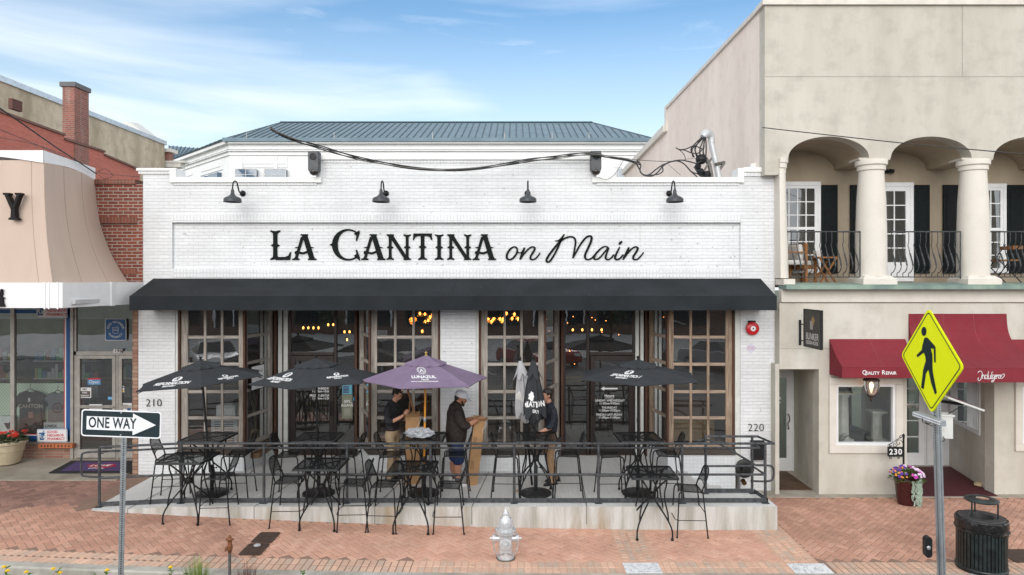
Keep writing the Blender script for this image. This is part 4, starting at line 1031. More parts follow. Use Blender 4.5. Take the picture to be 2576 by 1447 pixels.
            for r0, r1 in ((.085,.078),(.062,.056)):
                vs = [Vector((r_*sc*math.cos(2*math.pi*q_/nn), .155*sc + r_*sc*math.sin(2*math.pi*q_/nn), .001)) for r_ in (r0, r1) for q_ in range(nn)]
                lg.add(vs, [(q_, (q_+1) % nn, nn+(q_+1) % nn, nn+q_) for q_ in range(nn)], 0)
            for q_ in range(20):
                a_ = q_*2*math.pi/20; lg.add([Vector((r_*sc*math.cos(a_+d_), .155*sc + r_*sc*math.sin(a_+d_), .001)) for r_, d_ in ((.066,-.07),(.076,-.07),(.076,.07),(.066,.07))], [(0,1,2,3)], 0)
            lg.add([Vector((x_*sc, (.155+y_)*sc, .001)) for x_, y_ in ((-.04,-.035),(0,.045),(.04,-.035),(.02,-.035),(0,.0),(-.02,-.035))], [(0,1,4,5),(1,2,3,4)], 0)
            lg.add([Vector((x_*sc, (.062+y_)*sc, .001)) for x_, y_ in ((-.09,0),(.09,0),(.09,.004),(-.09,.004))], [(0,1,2,3)], 0)
            lg.xf(M @ Matrix.Scale(1.6, 4, (0,1,0)))
        lg.build('logo', [INK, fab], can)
    return t
GU = 'black brewery patio umbrellas'
# panel k lies between vertex k and k+1 (a0 = angle of vertex 0)
umbrella(UX[1], 'open black patio umbrella leaning to the left, leftmost of all umbrellas', UCAN, BLACK, 2.49, 2.065, 1.15, -66, (-.084, 0), group=GU, logos=[(5, .42, .80, 'ref', .85, 0), (0, .52, .84, 'ref', .5, 0)])
umbrella(UX[2], 'open black patio umbrella before the left door, second from the left', UCAN, BLACK, 2.52, 2.075, 1.15, -94, (-.02, 0), group=GU, logos=[(5, .42, .74, 'ref', .85, 0), (0, .80, .70, 'ref', .5, 0)])
WP = pm('varnished orange pole', (.62,.26,.03), .35, var=.12, vs=8, bump=0)
umbrella(UX[3], 'open purple patio umbrella with an orange wooden pole', UPUR, WP, 2.57, 2.075, 1.15, -102.5, (.018, 0), logos=[(0, .30, .66, 'lun', .92, 0)])
umbrella(UX[5], 'open black patio umbrella farthest right, before the right-hand door', UCAN, BLACK, 2.49, 2.125, 1.15, -98.6, (0, 0), group=GU, logos=[(5, .62, .66, 'ref', .85, 0)])

def closed_umbrella(b, label, fab, lean, ztop, zbot, rb, seed, txt, col, base=True):
    t = thing('patio_umbrella', label, 'umbrella', b)
    if base: umbrella_base(t, b)
    ax = Vector((lean[0], lean[1], 1)).normalized(); M0 = Matrix.Translation(Vector(b)) @ Vector((0,0,1)).rotation_difference(ax).to_matrix().to_4x4()
    pl = MB(); pl.tube([(0,0,.05),(0,0,ztop-.05)], .02, 12); pl.xf(M0); pole = pl.build('pole', BLACK, t)
    fi = MB(); fi.lathe([(.028,0),(.03,.012),(.014,.03),(.026,.05),(.024,.07),(.006,.08)], (0,0,ztop-.08), 14); fi.xf(M0); fi.build('finial', BLACK, pole)
    rnd = random.Random(seed); ph = [rnd.uniform(0, 6) for _ in range(4)]; n = 64; k = 22; zc = ztop - .08
    def rad(a, f):
        base_ = .03 + rb*(f**.75)*(1 - .12*max(0, (f-.85)/.15)); w_ = .34*min(1, f*2)
        return base_*(1 + w_*.55*math.cos(6*a + ph[0] + .5*math.sin(3*f)) + w_*.25*math.cos(11*a + ph[1] + 1.5*f) + .12*w_*math.cos(3*a + ph[2]))
    mb = MB(); vs = [Vector((rad(2*math.pi*j/n, i/(k-1))*math.cos(2*math.pi*j/n), rad(2*math.pi*j/n, i/(k-1))*math.sin(2*math.pi*j/n), zc - (zc-zbot)*(i/(k-1)) - (.05*math.cos(6*2*math.pi*j/n + ph[0]) if i == k-1 else 0))) for i in range(k) for j in range(n)]
    mb.add(vs, [(i*n+j, (i+1)*n+j, (i+1)*n+(j+1) % n, i*n+(j+1) % n) for i in range(k-1) for j in range(n)], 0, True)
    # inner cloth below the hem, gathered to the pole
    vs = [Vector((r_*(1+.2*math.cos(5*2*math.pi*j/n + i))*math.cos(2*math.pi*j/n), r_*(1+.2*math.cos(5*2*math.pi*j/n+i))*math.sin(2*math.pi*j/n), z_)) for i, (r_, z_) in enumerate(((rb*.8, zbot+.06), (rb*.72, zbot-.02), (rb*.45, zbot-.13), (.035, zbot-.17))) for j in range(n)]
    mb.add(vs, [(i*n+j, (i+1)*n+j, (i+1)*n+(j+1) % n, i*n+(j+1) % n) for i in range(3) for j in range(n)], 0, True)
    mb.xf(M0); can = mb.build('canopy', fab, t, ang=60)
    vt = MB()
    vs = [Vector(((.02+.115*f*(1 + .3*math.cos(6*2*math.pi*j/n + ph[3])*f))*math.cos(2*math.pi*j/n), (.02+.115*f*(1 + .3*math.cos(6*2*math.pi*j/n+ph[3])*f))*math.sin(2*math.pi*j/n), zc + .015 - .30*f - .06*f*math.cos(6*2*math.pi*j/n+ph[3]))) for f in (0,.25,.5,.75,1) for j in range(n)]
    vt.add(vs, [(i*n+j, (i+1)*n+j, (i+1)*n+(j+1) % n, i*n+(j+1) % n) for i in range(4) for j in range(n)], 0, True); vt.xf(M0); vt.build('vent', fab, can, ang=60)
    if txt:
        lg = MB()
        for body, size, z_, a_c in txt:
            tm = text_mesh(body, size, ext=.0, bold=size*.035, wscale=.85)
            for f_ in [tm]:
                vs = []
                for v in f_.v:
                    zz = z_ + v.y; f = (zc-zz)/(zc-zbot); a = a_c + v.x/(rb*1.15)
                    r_ = rad(a, max(0, min(1, f))) + .006; vs.append(Vector((r_*math.cos(a), r_*math.sin(a), zz)))
                lg.add(vs, f_.f, 0)
        zz = zbot + .36; pts = []
        for q_ in range(28):
            a2 = 2*math.pi*q_/28; u = .062*(1+.1*math.cos(7*a2))*math.cos(a2); v_ = .085*(1+.1*math.cos(7*a2))*math.sin(a2)
            z2 = zz + v_; a = txt[0][3] - .42 + u/(rb*1.15); r_ = rad(a, (zc-z2)/(zc-zbot)) + .006; pts.append(Vector((r_*math.cos(a), r_*math.sin(a), z2)))
        lg.add(pts, [tuple(range(28))], 0)
        lg.xf(M0); lg.build('logo', [col], can)
    return t
closed_umbrella((UX[4], UY, LZ + .001), 'closed black patio umbrella hanging round its pole, held by the young man on the right', UCAN, (-.019, 0), 2.49, 1.42, .165, 4, [('MATION', .135, 1.64, -1.50), ('ERY', .08, 1.52, -1.48)], INK)
closed_umbrella((.31, 12.66, LZ + .001), 'closed light grey patio umbrella leaning behind the closed black one', UGRY, (-.095, .02), 2.44, 1.37, .15, 9, [('AR', .11, 1.66, -1.75)], pm('pale print', (.55,.53,.5), .6, bump=0), base=False)

# ------------------------------------------------------------------ railing
rl = thing('handrail', 'worn grey steel pipe railing along the landing with three rails and a kick plate', 'railing', (-1.4, 11.78, LZ))
RY = 11.78
def dz(x): return lz(x) - LZ
topz, secz, midz = CZ-2.82, CZ-2.925, CZ-3.355
px_ = [X(xd, RY) for xd in (250, 456, 664, 873, 1083, 1293.5, 1505.5, 1716, 1925)]
def rail(z, x0, x1, y, r=.021):
    pts = [x0] + [x for x in (-5.8, -4) if x0 < x < x1] + [x1]
    m = MB(); m.tube([(x, y, z + dz(x)*.9) for x in pts], r, 10); return m
m = rail(topz, px_[0], X(1947, RY), RY)
xe, ye, xi = X(1947, RY), 12.32, 3.43
m.tube([(xe,RY,topz),(4.37,ye,topz),(xi,ye,topz)], .021, 10); m.ball((xe,RY,topz), .0212, 10); m.ball((4.37,ye,topz), .0212, 10); m.ball((xi,ye,topz), .0212, 10); m.build('top_rail', RAILM, rl)
m = rail(secz, px_[0]-.03, X(1911, 11.90), 11.90, .018)
m.tube([(X(1911,11.90),11.90,secz),(4.27,ye,secz)], .018, 10)
zl = secz + dz(px_[0])*.9
m.tube(smooth_path([(px_[0]-.03,11.90,zl),(px_[0]-.32,11.90,zl-.02),(px_[0]-.385,11.90,zl-.09),(px_[0]-.385,11.90,zl-.36),(px_[0]-.33,11.90,zl-.43),(px_[0]+.0,11.88,zl-.44)], 5), .018, 10)
m.tube(smooth_path([(3.30,12.4,secz),(3.59,12.4,secz),(4.28,12.4,CZ-3.31),(4.36,12.4,CZ-3.36),(4.60,12.4,CZ-3.37),(4.68,12.4,CZ-3.42),(4.68,12.4,CZ-3.58),(4.60,12.4,CZ-3.65),(4.27,12.4,CZ-3.65)], 5), .019, 10)
m.build('grab_rail', RAILM, rl)
m = rail(midz, px_[0], px_[-1], RY); m.tube([(px_[-1],RY,midz),(4.27,ye,midz),(xi,ye,midz)], .019, 10); m.build('middle_rail', RAILM, rl)
for x in px_:
    m = MB(); m.lathe([(.024,lz(x)),(.024,topz-.005+dz(x)*.9)], (x,RY,0), 12); m.box(x-.06,x+.06,RY-.05,RY+.05,lz(x)+.001,lz(x)+.012)
    for sx in (-1,1): m.lathe([(.008,lz(x)+.012),(.006,lz(x)+.02)], (x+sx*.045,RY-.03,0), 6)
    m.tube([(x,RY,secz-.02+dz(x)*.9),(x+.0,11.90,secz-.03+dz(x)*.9)], .008, 6); m.build('post', RAILM, rl)
for x in (xi, 4.27):
    m = MB(); m.lathe([(.024,LZ),(.024,topz-.005)], (x,ye,0), 12); m.box(x-.05,x+.05,ye-.05,ye+.05,LZ+.001,LZ+.012); m.build('post', RAILM, rl)
kp = MB()
for a, b in zip(px_, px_[1:]):
    xs_ = [a+.025] + ([-5.8] if a < -5.8 < b else []) + [b-.025]
    for p, q in zip(xs_, xs_[1:]):
        kp.add([(p,RY-.004,lz(p)+.012),(q,RY-.004,lz(q)+.012),(q,RY-.004,lz(q)+.088),(p,RY-.004,lz(p)+.088),(p,RY+.004,lz(p)+.012),(q,RY+.004,lz(q)+.012),(q,RY+.004,lz(q)+.088),(p,RY+.004,lz(p)+.088)],
               [(0,1,2,3),(5,4,7,6),(3,2,6,7),(1,0,4,5)])
kp.box(xi,4.27,ye-.004,ye+.004,LZ+.012,LZ+.088); kp.add([(4.36,RY,LZ+.01),(4.30,ye,LZ+.01),(4.30,ye,LZ+.088),(4.36,RY,LZ+.088)], [(0,1,2,3)])
kp.build('kick_plate', RAILM, rl)
# ------------------------------------------------------------------ people
SKIN = pm('skin', (.52,.27,.18), .5, var=.08, vs=10, bump=.05); SKIN2 = pm('tanned skin', (.42,.20,.12), .5, var=.08, vs=10, bump=.05)
HAIR = pm('dark brown hair', (.018,.012,.009), .55, var=.3, vs=40, bump=.6, bs=120, stretch=(1,1,.3))
SHIRT_K = pm('black cotton shirt', (.011,.012,.015), .8, var=.2, vs=8, bump=.9, bs=9, bd=.05); SHIRT_N = pm('ink navy cotton shirt', (.013,.016,.026), .8, var=.2, vs=8, bump=.9, bs=9, bd=.05)
SHIRT_B = pm('dark brown shirt', (.018,.011,.009), .8, var=.2, vs=8, bump=.9, bs=9, bd=.05)
KHAKI = pm('khaki cotton', (.36,.27,.17), .85, var=.14, vs=9, bump=1, bs=9, bd=.05); KHAKI2 = pm('tan cotton', (.40,.25,.14), .85, var=.14, vs=9, bump=1, bs=9, bd=.05)
DENIM = pm('dark blue denim', (.012,.03,.10), .85, var=.2, vs=14, bump=.3)
SHOE_K = pm('black shoe', (.012,.012,.013), .6); SHOE_W = pm('white trainer', (.62,.62,.62), .5); SOCK = pm('grey sock', (.08,.08,.09), .9); CAPW = pm('white mesh cap', (.66,.68,.72), .8, bump=.4, bs=160)
LEATH = pm('black leather', (.015,.012,.01), .4)
def ell_chain(mb, secs, side=(0,1,0), n=16):
    """loft through (centre, a, b): a along side, b across; closed with rounded ends"""
    secs = [(Vector(c), a, b) for c, a, b in secs]; S_ = Vector(side); k = len(secs); rings = []
    def ring(c, a, b, t):
        s_ = (S_ - t*S_.dot(t)); s_ = s_.normalized() if s_.length > 1e-4 else t.orthogonal().normalized(); o_ = t.cross(s_)
        return [c + s_*a*math.cos(2*math.pi*j/n) + o_*b*math.sin(2*math.pi*j/n) for j in range(n)]
    T = [((secs[min(i+1, k-1)][0] - secs[max(i-1, 0)][0]).normalized()) for i in range(k)]
    c, a, b = secs[0]; m_ = min(a, b)
    for q in (85, 60, 30): rings.append(ring(c - T[0]*m_*math.sin(R(q))*.9, a*math.cos(R(q)), b*math.cos(R(q)), T[0]))
    for i, (c, a, b) in enumerate(secs): rings.append(ring(c, a, b, T[i]))
    c, a, b = secs[-1]; m_ = min(a, b)
    for q in (30, 60, 85): rings.append(ring(c + T[-1]*m_*math.sin(R(q))*.9, a*math.cos(R(q)), b*math.cos(R(q)), T[-1]))
    vs = [v for r_ in rings for v in r_]; K = len(rings)
    fs = [(i*n+j, i*n+(j+1) % n, (i+1)*n+(j+1) % n, (i+1)*n+j) for i in range(K-1) for j in range(n)] + [tuple(reversed(range(n))), tuple(range((K-1)*n, K*n))]
    mb.add(vs, fs, 0, True)
def limb(mb, pts, rad, n=12, sub=4):
    q = smooth_path(pts, sub); k = len(q); rr = []
    for i in range(k):
        u = i/(k-1)*(len(rad)-1); a = int(min(u, len(rad)-2)); rr.append(rad[a] + (rad[a+1]-rad[a])*(u-a))
    ell_chain(mb, [(q[i], rr[i], rr[i]) for i in range(k)], n=n)
def fuse(mb, name, mat, parent, voxel=.009, smooth_=4):
    """one continuous surface from the overlapping lofts; vertices are in the parent's local space"""
    me = bpy.data.meshes.new(name); me.from_pydata(mb.v, [], mb.f); o = bpy.data.objects.new(name, me); C.objects.link(o)
    r_ = o.modifiers.new('r', 'REMESH'); r_.mode = 'VOXEL'; r_.voxel_size = voxel; r_.use_smooth_shade = True
    s_ = o.modifiers.new('s', 'SMOOTH'); s_.iterations = smooth_; s_.factor = .5
    bpy.context.view_layer.update(); m2 = bpy.data.meshes.new_from_object(o.evaluated_get(bpy.context.evaluated_depsgraph_get()))
    o.modifiers.clear(); o.data = m2; bpy.data.meshes.remove(me); m2.name = name; m2.materials.clear(); m2.materials.append(mat)
    for p in m2.polygons: p.use_smooth = True
    o.parent = parent; return o
def head(mb, c, yaw, pitch, sc=1):
    M = Matrix.Translation(Vector(c)) @ Euler((0, pitch, yaw)).to_matrix().to_4x4() @ Matrix.Scale(sc, 4); i0 = len(mb.v)
    mb.ball((-.012,0,.03), .088, 20, sx=1.08, sy=.86, sz=1.05)         # skull
    ell_chain(mb, [((.03,0,.03), .062, .075), ((.042,0,-.03), .055, .06), ((.05,0,-.075), .038, .042), ((.055,0,-.092), .026, .028)])
    ell_chain(mb, [((.085,0,.028), .010, .010), ((.098,0,.005), .012, .012), ((.108,0,-.014), .013, .012)], n=10)   # nose
    ell_chain(mb, [((.085,-.03,.045), .009, .012), ((.093,0,.047), .009, .011), ((.085,.03,.045), .009, .012)], side=(0,0,1), n=10)  # brow
    ell_chain(mb, [((.089,-.018,-.044), .005, .009), ((.096,0,-.043), .006, .01), ((.089,.018,-.044), .005, .009)], side=(0,0,1), n=10)
    ell_chain(mb, [((.087,-.014,-.055), .005, .008), ((.092,0,-.056), .006, .009), ((.087,.014,-.055), .005, .008)], side=(0,0,1), n=10)
    for s in (1,-1): ell_chain(mb, [((-.003,s*.078,.028), .016, .008), ((-.008,s*.086,.012), .018, .007), ((-.004,s*.08,-.012), .010, .006)], side=(1,0,0), n=10)
    mb.xf(M, i0); return M
def head_bits(t, M, hair=True, style='short', eyemat=None):
    for s in (1,-1):
        e = MB(); e.ball((.083,s*.031,.024), .0115, 8); e.xf(M); e.build('eye', INK_K, t)
        e = MB(); e.tube([(.089,s*.016,.040),(.094,s*.031,.046),(.084,s*.046,.041)], .004, 5); e.xf(M); e.build('eyebrow', HAIR, t)
    if hair:
        h = MB(); h.ball((-.018,0,.045), .098, 18, sx=1.05, sy=.89, sz=1.02); h.ball((.035,0,.105), .045, 10, sx=1.0, sy=1.5, sz=.7); h.ball((-.06,0,.0), .06, 10, sx=.8, sy=1.1, sz=1)
        rnd = random.Random(5 if style == 'short' else 8)
        for _ in range(30 if style == 'short' else 90):
            a = rnd.uniform(0, 6.28); b_ = rnd.uniform(.2, 1.35); r_ = .098
            p = Vector((-.018 + r_*1.05*math.cos(a)*math.cos(b_), r_*.89*math.sin(a)*math.cos(b_), .045 + r_*math.sin(b_)))
            if p.x > .062 and p.z < .085: continue
            h.ball(p, rnd.uniform(.012,.02) if style == 'short' else rnd.uniform(.018,.03), 6)
        # open the face: drop everything in front of the hairline
        h.xf(M); o = fuse(h, 'hair', HAIR, t, .007, 2)
        Mi = M.inverted(); bm = bmesh.new(); bm.from_mesh(o.data)
        dl = [v for v in bm.verts if ((Mi @ v.co).x > .045 and (Mi @ v.co).z < .083) or ((Mi @ v.co).x > -.012 and (Mi @ v.co).z < .03) or (Mi @ v.co).z < -.05]
        bmesh.ops.delete(bm, geom=dl, context='VERTS'); bm.to_mesh(o.data); bm.free()
def hand(mb, w_, fwd, palm, spread=1, curl=.5, thumb=1, sc=1):
    """five separate fingers; fwd: direction fingers leave, palm: direction the palm faces"""
    w_ = Vector(w_); f = Vector(fwd).normalized(); p = Vector(palm); p = (p - f*p.dot(f)).normalized(); s = f.cross(p)*thumb
    def at(a, b, c): return w_ + (f*a + s*b + p*c)*sc
    ell_chain(mb, [(at(-.01,0,0), .024*sc, .018*sc), (at(.03,0,0), .036*sc, .015*sc), (at(.075,0,.002), .040*sc, .013*sc)], side=s, n=12)
    for i, (b, L_) in enumerate(((.030,.072),(.010,.08),(-.010,.075),(-.029,.06))):
        a1 = curl*.9; q = [at(.07,b,0)]; ang = 0; x, z = .078, 0
        for k_ in range(3):
            ang += a1*(.6 + .35*k_); x += L_*(.45,.32,.25)[k_]*math.cos(ang); z += L_*(.45,.32,.25)[k_]*math.sin(ang); q.append(at(x, b*(1.05+.05*k_), z))
        ell_chain(mb, [(q[0], .0095*sc, .0095*sc), (q[1], .009*sc, .009*sc), (q[2], .0085*sc, .0085*sc), (q[3], .0075*sc, .0075*sc)], n=8)
    ell_chain(mb, [(at(.015,.028,.004), .013*sc, .013*sc), (at(.045,.052,.018), .0115*sc, .0115*sc), (at(.066,.052,.042), .009*sc, .009*sc)], n=8)
def shoe(c, yaw, t, m, sole=None, L_=.27):
    s = MB(); ell_chain(s, [((-.075,0,.05), .036, .045), ((-.02,0,.05), .039, .045), ((.06,0,.038), .045, .034), ((.13,0,.03), .044, .026), ((.165,0,.026), .03, .02)])
    ell_chain(s, [((-.05,0,.06), .036, .04), ((-.045,0,.11), .038, .042)], side=(0,1,0))
    M = Matrix.Translation(Vector(c)) @ Matrix.Rotation(yaw, 4, 'Z'); s.xf(M)
    for v in s.v: v.z = max(v.z, c[2] + .012)
    o = fuse(s, 'shoe', m, t, .009, 2)
    b = MB(); pts = [(-.115,-.03),(-.11,.03),(-.02,.042),(.08,.05),(.16,.04),(.195,0),(.16,-.045),(.08,-.05),(-.02,-.042)]
    b.prism([Vector((x, y, .002)) for x, y in pts], (0,0,.02)); b.xf(M); b.build('sole', sole or m, o)
# all three are modelled facing local +x, then turned
# -- young man in black with a brown stick, bent over the long box
def person1():
    t = thing('person', 'young man in black shirt and khaki trousers holding a brown wooden pole', 'person')
    b = MB(); ell_chain(b, [((0,0,.93), .15, .105), ((.0,0,1.05), .135, .095), ((.0,0,1.20), .155, .105), ((.0,0,1.36), .175, .11), ((.01,0,1.43), .085, .065)])
    limb(b, [(0,.075,.92), (.02,.09,.5), (-.02,.09,.09)], [.085,.058,.04]); limb(b, [(0,-.075,.92), (.04,-.09,.5), (.0,-.09,.09)], [.085,.058,.04])
    ell_chain(b, [((.0,0,1.42), .06, .06), ((.045,0,1.52), .052, .054), ((.065,0,1.57), .05, .052)])
    M = head(b, (.10,0,1.645), R(4), R(32), .98)
    ra = [(.0,-.19,1.40), (.05,-.25,1.16), (.26,-.18,1.24), (.34,-.13,1.30)]; la = [(.0,.19,1.40), (.06,.25,1.15), (.27,.15,1.17), (.33,.09,1.21)]
    limb(b, ra, [.05,.043,.036,.026]); limb(b, la, [.05,.043,.036,.026])
    hand(b, (.345,-.125,1.315), (.35,.6,.7), (-.2,.8,-.6), curl=1.0, thumb=-1); hand(b, (.34,.085,1.22), (.5,-.5,.6), (0,-.9,-.3), curl=1.0)
    fuse(b, 'body', SKIN, t, .0085, 3); head_bits(t, M)
    s = MB(); ell_chain(s, [((.0,0,.98), .165, .122), ((.0,0,1.08), .155, .115), ((.0,0,1.22), .175, .122), ((.0,0,1.36), .195, .13), ((.0,0,1.43), .145, .112)])
    limb(s, [(0,-.17,1.405), (.03,-.225,1.27), (.06,-.25,1.17), (.14,-.22,1.185)], [.068,.062,.058,.052]); limb(s, [(0,.17,1.405), (.03,.225,1.27), (.07,.25,1.16), (.15,.215,1.165)], [.068,.062,.058,.052])
    ell_chain(s, [((.0,0,1.44), .09, .085), ((.025,0,1.50), .072, .07)]); fuse(s, 'shirt', SHIRT_K, t, .011, 3)
    p = MB(); ell_chain(p, [((.0,0,.86), .17, .12), ((0,0,.97), .158, .115)])
    limb(p, [(0,.08,.88), (.02,.09,.5), (-.02,.09,.07)], [.105,.08,.072]); limb(p, [(0,-.08,.88), (.04,-.09,.5), (.0,-.09,.07)], [.105,.08,.072]); fuse(p, 'trousers', KHAKI, t, .012, 3)
    w_ = MB(); w_.lathe([(.163,.975),(.167,.98),(.167,1.01),(.163,1.015)], (0,0,0), 28, sx=.74, sy=1, cap=False); w_.build('belt', LEATH, t)
    shoe((-.02,.09,0), R(8), t, SHOE_K); shoe((.0,-.09,0), R(-8), t, SHOE_K)
    t.location = (-2.38, 13.18, LZ); t.rotation_euler = (0,0,R(-22))
    return t
person1()
def person2():
    t = thing('person', 'stocky bearded man in white mesh cap, brown shirt and blue shorts', 'person')
    b = MB(); ell_chain(b, [((0,0,.88), .19, .15), ((.02,0,1.02), .2, .19), ((.02,0,1.2), .205, .18), ((.0,0,1.36), .2, .145), ((.0,0,1.42), .11, .085)])
    limb(b, [(0,.1,.88), (.01,.11,.48), (-.02,.11,.08)], [.11,.068,.042]); limb(b, [(0,-.1,.88), (.04,-.11,.48), (.01,-.11,.08)], [.11,.068,.042])
    for s in (.11,-.11): ell_chain(b, [((-.03+(.03 if s < 0 else 0),s,.38), .06, .062), ((-.03+(.03 if s < 0 else 0),s,.26), .05, .052)])
    ell_chain(b, [((.0,0,1.42), .075, .075), ((.03,0,1.52), .068, .07), ((.05,0,1.56), .062, .064)])
    M = head(b, (.10,0,1.615), R(-10), R(18), 1.12)
    limb(b, [(.02,-.22,1.36), (.09,-.27,1.16), (.30,-.20,1.20), (.42,-.14,1.25)], [.07,.058,.05,.03]); limb(b, [(.02,.22,1.36), (.10,.26,1.14), (.30,.16,1.18), (.40,.08,1.22)], [.07,.058,.05,.03])
    hand(b, (.43,-.13,1.255), (1,.35,.05), (-.1,.2,-1), curl=.45, thumb=1); hand(b, (.41,.075,1.225), (1,-.2,0), (0,.0,-1), curl=.8, thumb=-1)
    fuse(b, 'body', SKIN2, t, .009, 3); head_bits(t, M, hair=False)
    h = MB(); ell_chain(h, [((-.06,-.07,.0), .03, .02), ((-.095,-.03,-.0), .03, .02), ((-.095,.03,-.0), .03, .02), ((-.06,.07,.0), .03, .02)], side=(0,0,1)); ell_chain(h, [((-.085,0,.03), .07, .03), ((-.08,0,-.045), .06, .02)]); h.xf(M); fuse(h, 'hair', HAIR, t, .007, 2)
    bd = MB(); ell_chain(bd, [((.03,-.062,-.03), .02, .01), ((.06,-.045,-.075), .022, .012), ((.085,0,-.095), .024, .014), ((.06,.045,-.075), .022, .012), ((.03,.062,-.03), .02, .01)], side=(0,0,1)); ell_chain(bd, [((.093,-.022,-.036), .005, .006), ((.101,0,-.033), .005, .006), ((.093,.022,-.036), .005, .006)], side=(0,0,1)); bd.xf(M); fuse(bd, 'beard', HAIR, t, .006, 1)
    cp_ = MB(); prof = [(.104,.03),(.105,.06),(.098,.095),(.078,.125),(.045,.143),(.004,.148)]
    cp_.lathe(prof, (-.008,0,0), 24, sx=1.06, sy=.92); cp_.xf(M); cap = cp_.build('cap', CAPW, t)
    br = MB(); br.add([Vector((.070 + .115*math.cos(R(a))*f, .085*math.sin(R(a)), .045 - .018*f)) for f in (0, 1) for a in range(-80, 81, 20)], [(i, i+1, i+10, i+9) for i in range(8)], 0, True); br.add([Vector((.070 + .115*math.cos(R(a))*f, .085*math.sin(R(a)), .040 - .018*f)) for f in (0, 1) for a in range(-80, 81, 20)], [(i+9, i+10, i+1, i) for i in range(8)], 0, True)
    br.xf(M); br.build('peak', CAPW, cap)
    s = MB(); ell_chain(s, [((.0,0,.80), .225, .175), ((.01,0,.92), .235, .2), ((.02,0,1.08), .232, .205), ((.01,0,1.24), .225, .18), ((.0,0,1.36), .225, .165), ((.0,0,1.44), .16, .135)])
    limb(s, [(0,-.2,1.38), (.05,-.265,1.24), (.12,-.275,1.15), (.17,-.26,1.16)], [.088,.083,.078,.074]); limb(s, [(0,.2,1.38), (.05,.26,1.24), (.12,.265,1.14), (.17,.24,1.15)], [.088,.083,.078,.074])
    ell_chain(s, [((.0,0,1.45), .135, .13), ((.01,0,1.50), .105, .105), ((.02,0,1.525), .085, .08)]); fuse(s, 'shirt', SHIRT_B, t, .012, 3)
    p = MB(); ell_chain(p, [((0,0,.80), .2, .155), ((0,0,.88), .2, .155)]); limb(p, [(0,.1,.80), (.01,.11,.62), (.01,.112,.50)], [.135,.125,.12]); limb(p, [(0,-.1,.80), (.02,-.11,.62), (.03,-.112,.50)], [.135,.125,.12]); fuse(p, 'shorts', DENIM, t, .012, 3)
    for s_, x in ((.11,-.02),(-.11,.01)):
        k = MB(); k.tube([(x,s_,.1),(x+.002,s_,.17)], .052, 14); k.build('sock', SOCK, t)
    shoe((-.02,.11,0), R(10), t, SHOE_W); shoe((.02,-.11,0), R(-12), t, SHOE_W)
    t.location = (-1.13, 12.84, LZ); t.rotation_euler = (0,0,R(16))
    return t
person2()
def person3():
    t = thing('person', 'curly-haired young man in a dark navy shirt and tan trousers behind the closed black umbrella', 'person')
    b = MB(); ell_chain(b, [((0,0,.93), .15, .105), ((-.01,0,1.05), .135, .095), ((-.02,0,1.20), .155, .105), ((-.0,0,1.36), .175, .11), ((.01,0,1.43), .085, .065)])
    limb(b, [(0,.08,.92), (.04,.09,.5), (.0,.10,.09)], [.085,.058,.04]); limb(b, [(0,-.08,.92), (-.02,-.10,.5), (-.12,-.10,.09)], [.085,.058,.04])
    ell_chain(b, [((.0,0,1.42), .06, .06), ((.025,0,1.52), .052, .054), ((.035,0,1.57), .05, .052)]); M = head(b, (.065,0,1.655), R(8), R(6), .98)
    limb(b, [(.0,.19,1.40), (.05,.25,1.15), (.22,.20,1.05), (.31,.12,.96)], [.05,.043,.036,.026]); limb(b, [(.0,-.19,1.40), (.12,-.21,1.22), (.27,-.1,1.32), (.34,-.03,1.38)], [.05,.043,.036,.026])
    hand(b, (.315,.11,.95), (.35,-.3,-.85), (.4,-.9,.1), curl=.9, thumb=-1); hand(b, (.345,-.025,1.39), (.3,.3,.9), (.3,.8,-.3), curl=.9)
    fuse(b, 'body', SKIN, t, .0085, 3); head_bits(t, M, style='curly')
    s = MB(); ell_chain(s, [((.0,0,1.0), .155, .115), ((-.02,0,1.1), .158, .118), ((-.02,0,1.22), .172, .122), ((-.0,0,1.36), .19, .12), ((.0,0,1.43), .13, .09)])
    limb(s, [(0,-.17,1.405), (.05,-.21,1.28), (.12,-.215,1.22), (.22,-.15,1.28)], [.068,.062,.057,.05]); limb(s, [(0,.17,1.405), (.02,.225,1.27), (.06,.25,1.16), (.13,.235,1.11)], [.068,.062,.057,.05])
    ell_chain(s, [((.0,0,1.44), .095, .09), ((.015,0,1.50), .074, .072)]); fuse(s, 'shirt', SHIRT_N, t, .011, 3)
    p = MB(); ell_chain(p, [((.0,0,.86), .165, .118), ((0,0,.985), .152, .11)]); limb(p, [(0,.085,.88), (.04,.09,.5), (.0,.10,.07)], [.1,.076,.064]); limb(p, [(0,-.085,.88), (-.02,-.10,.5), (-.12,-.10,.07)], [.1,.076,.064]); fuse(p, 'trousers', KHAKI2, t, .012, 3)
    w_ = MB(); w_.lathe([(.158,.985),(.162,.99),(.162,1.02),(.158,1.025)], (0,0,0), 28, sx=.74, sy=1, cap=False); w_.build('belt', LEATH, t)
    shoe((.0,.10,0), R(12), t, SHOE_K); shoe((-.12,-.10,0), R(-6), t, SHOE_K)
    t.location = (.66, 12.93, LZ); t.rotation_euler = (0,0,R(196))
    return t
person3()
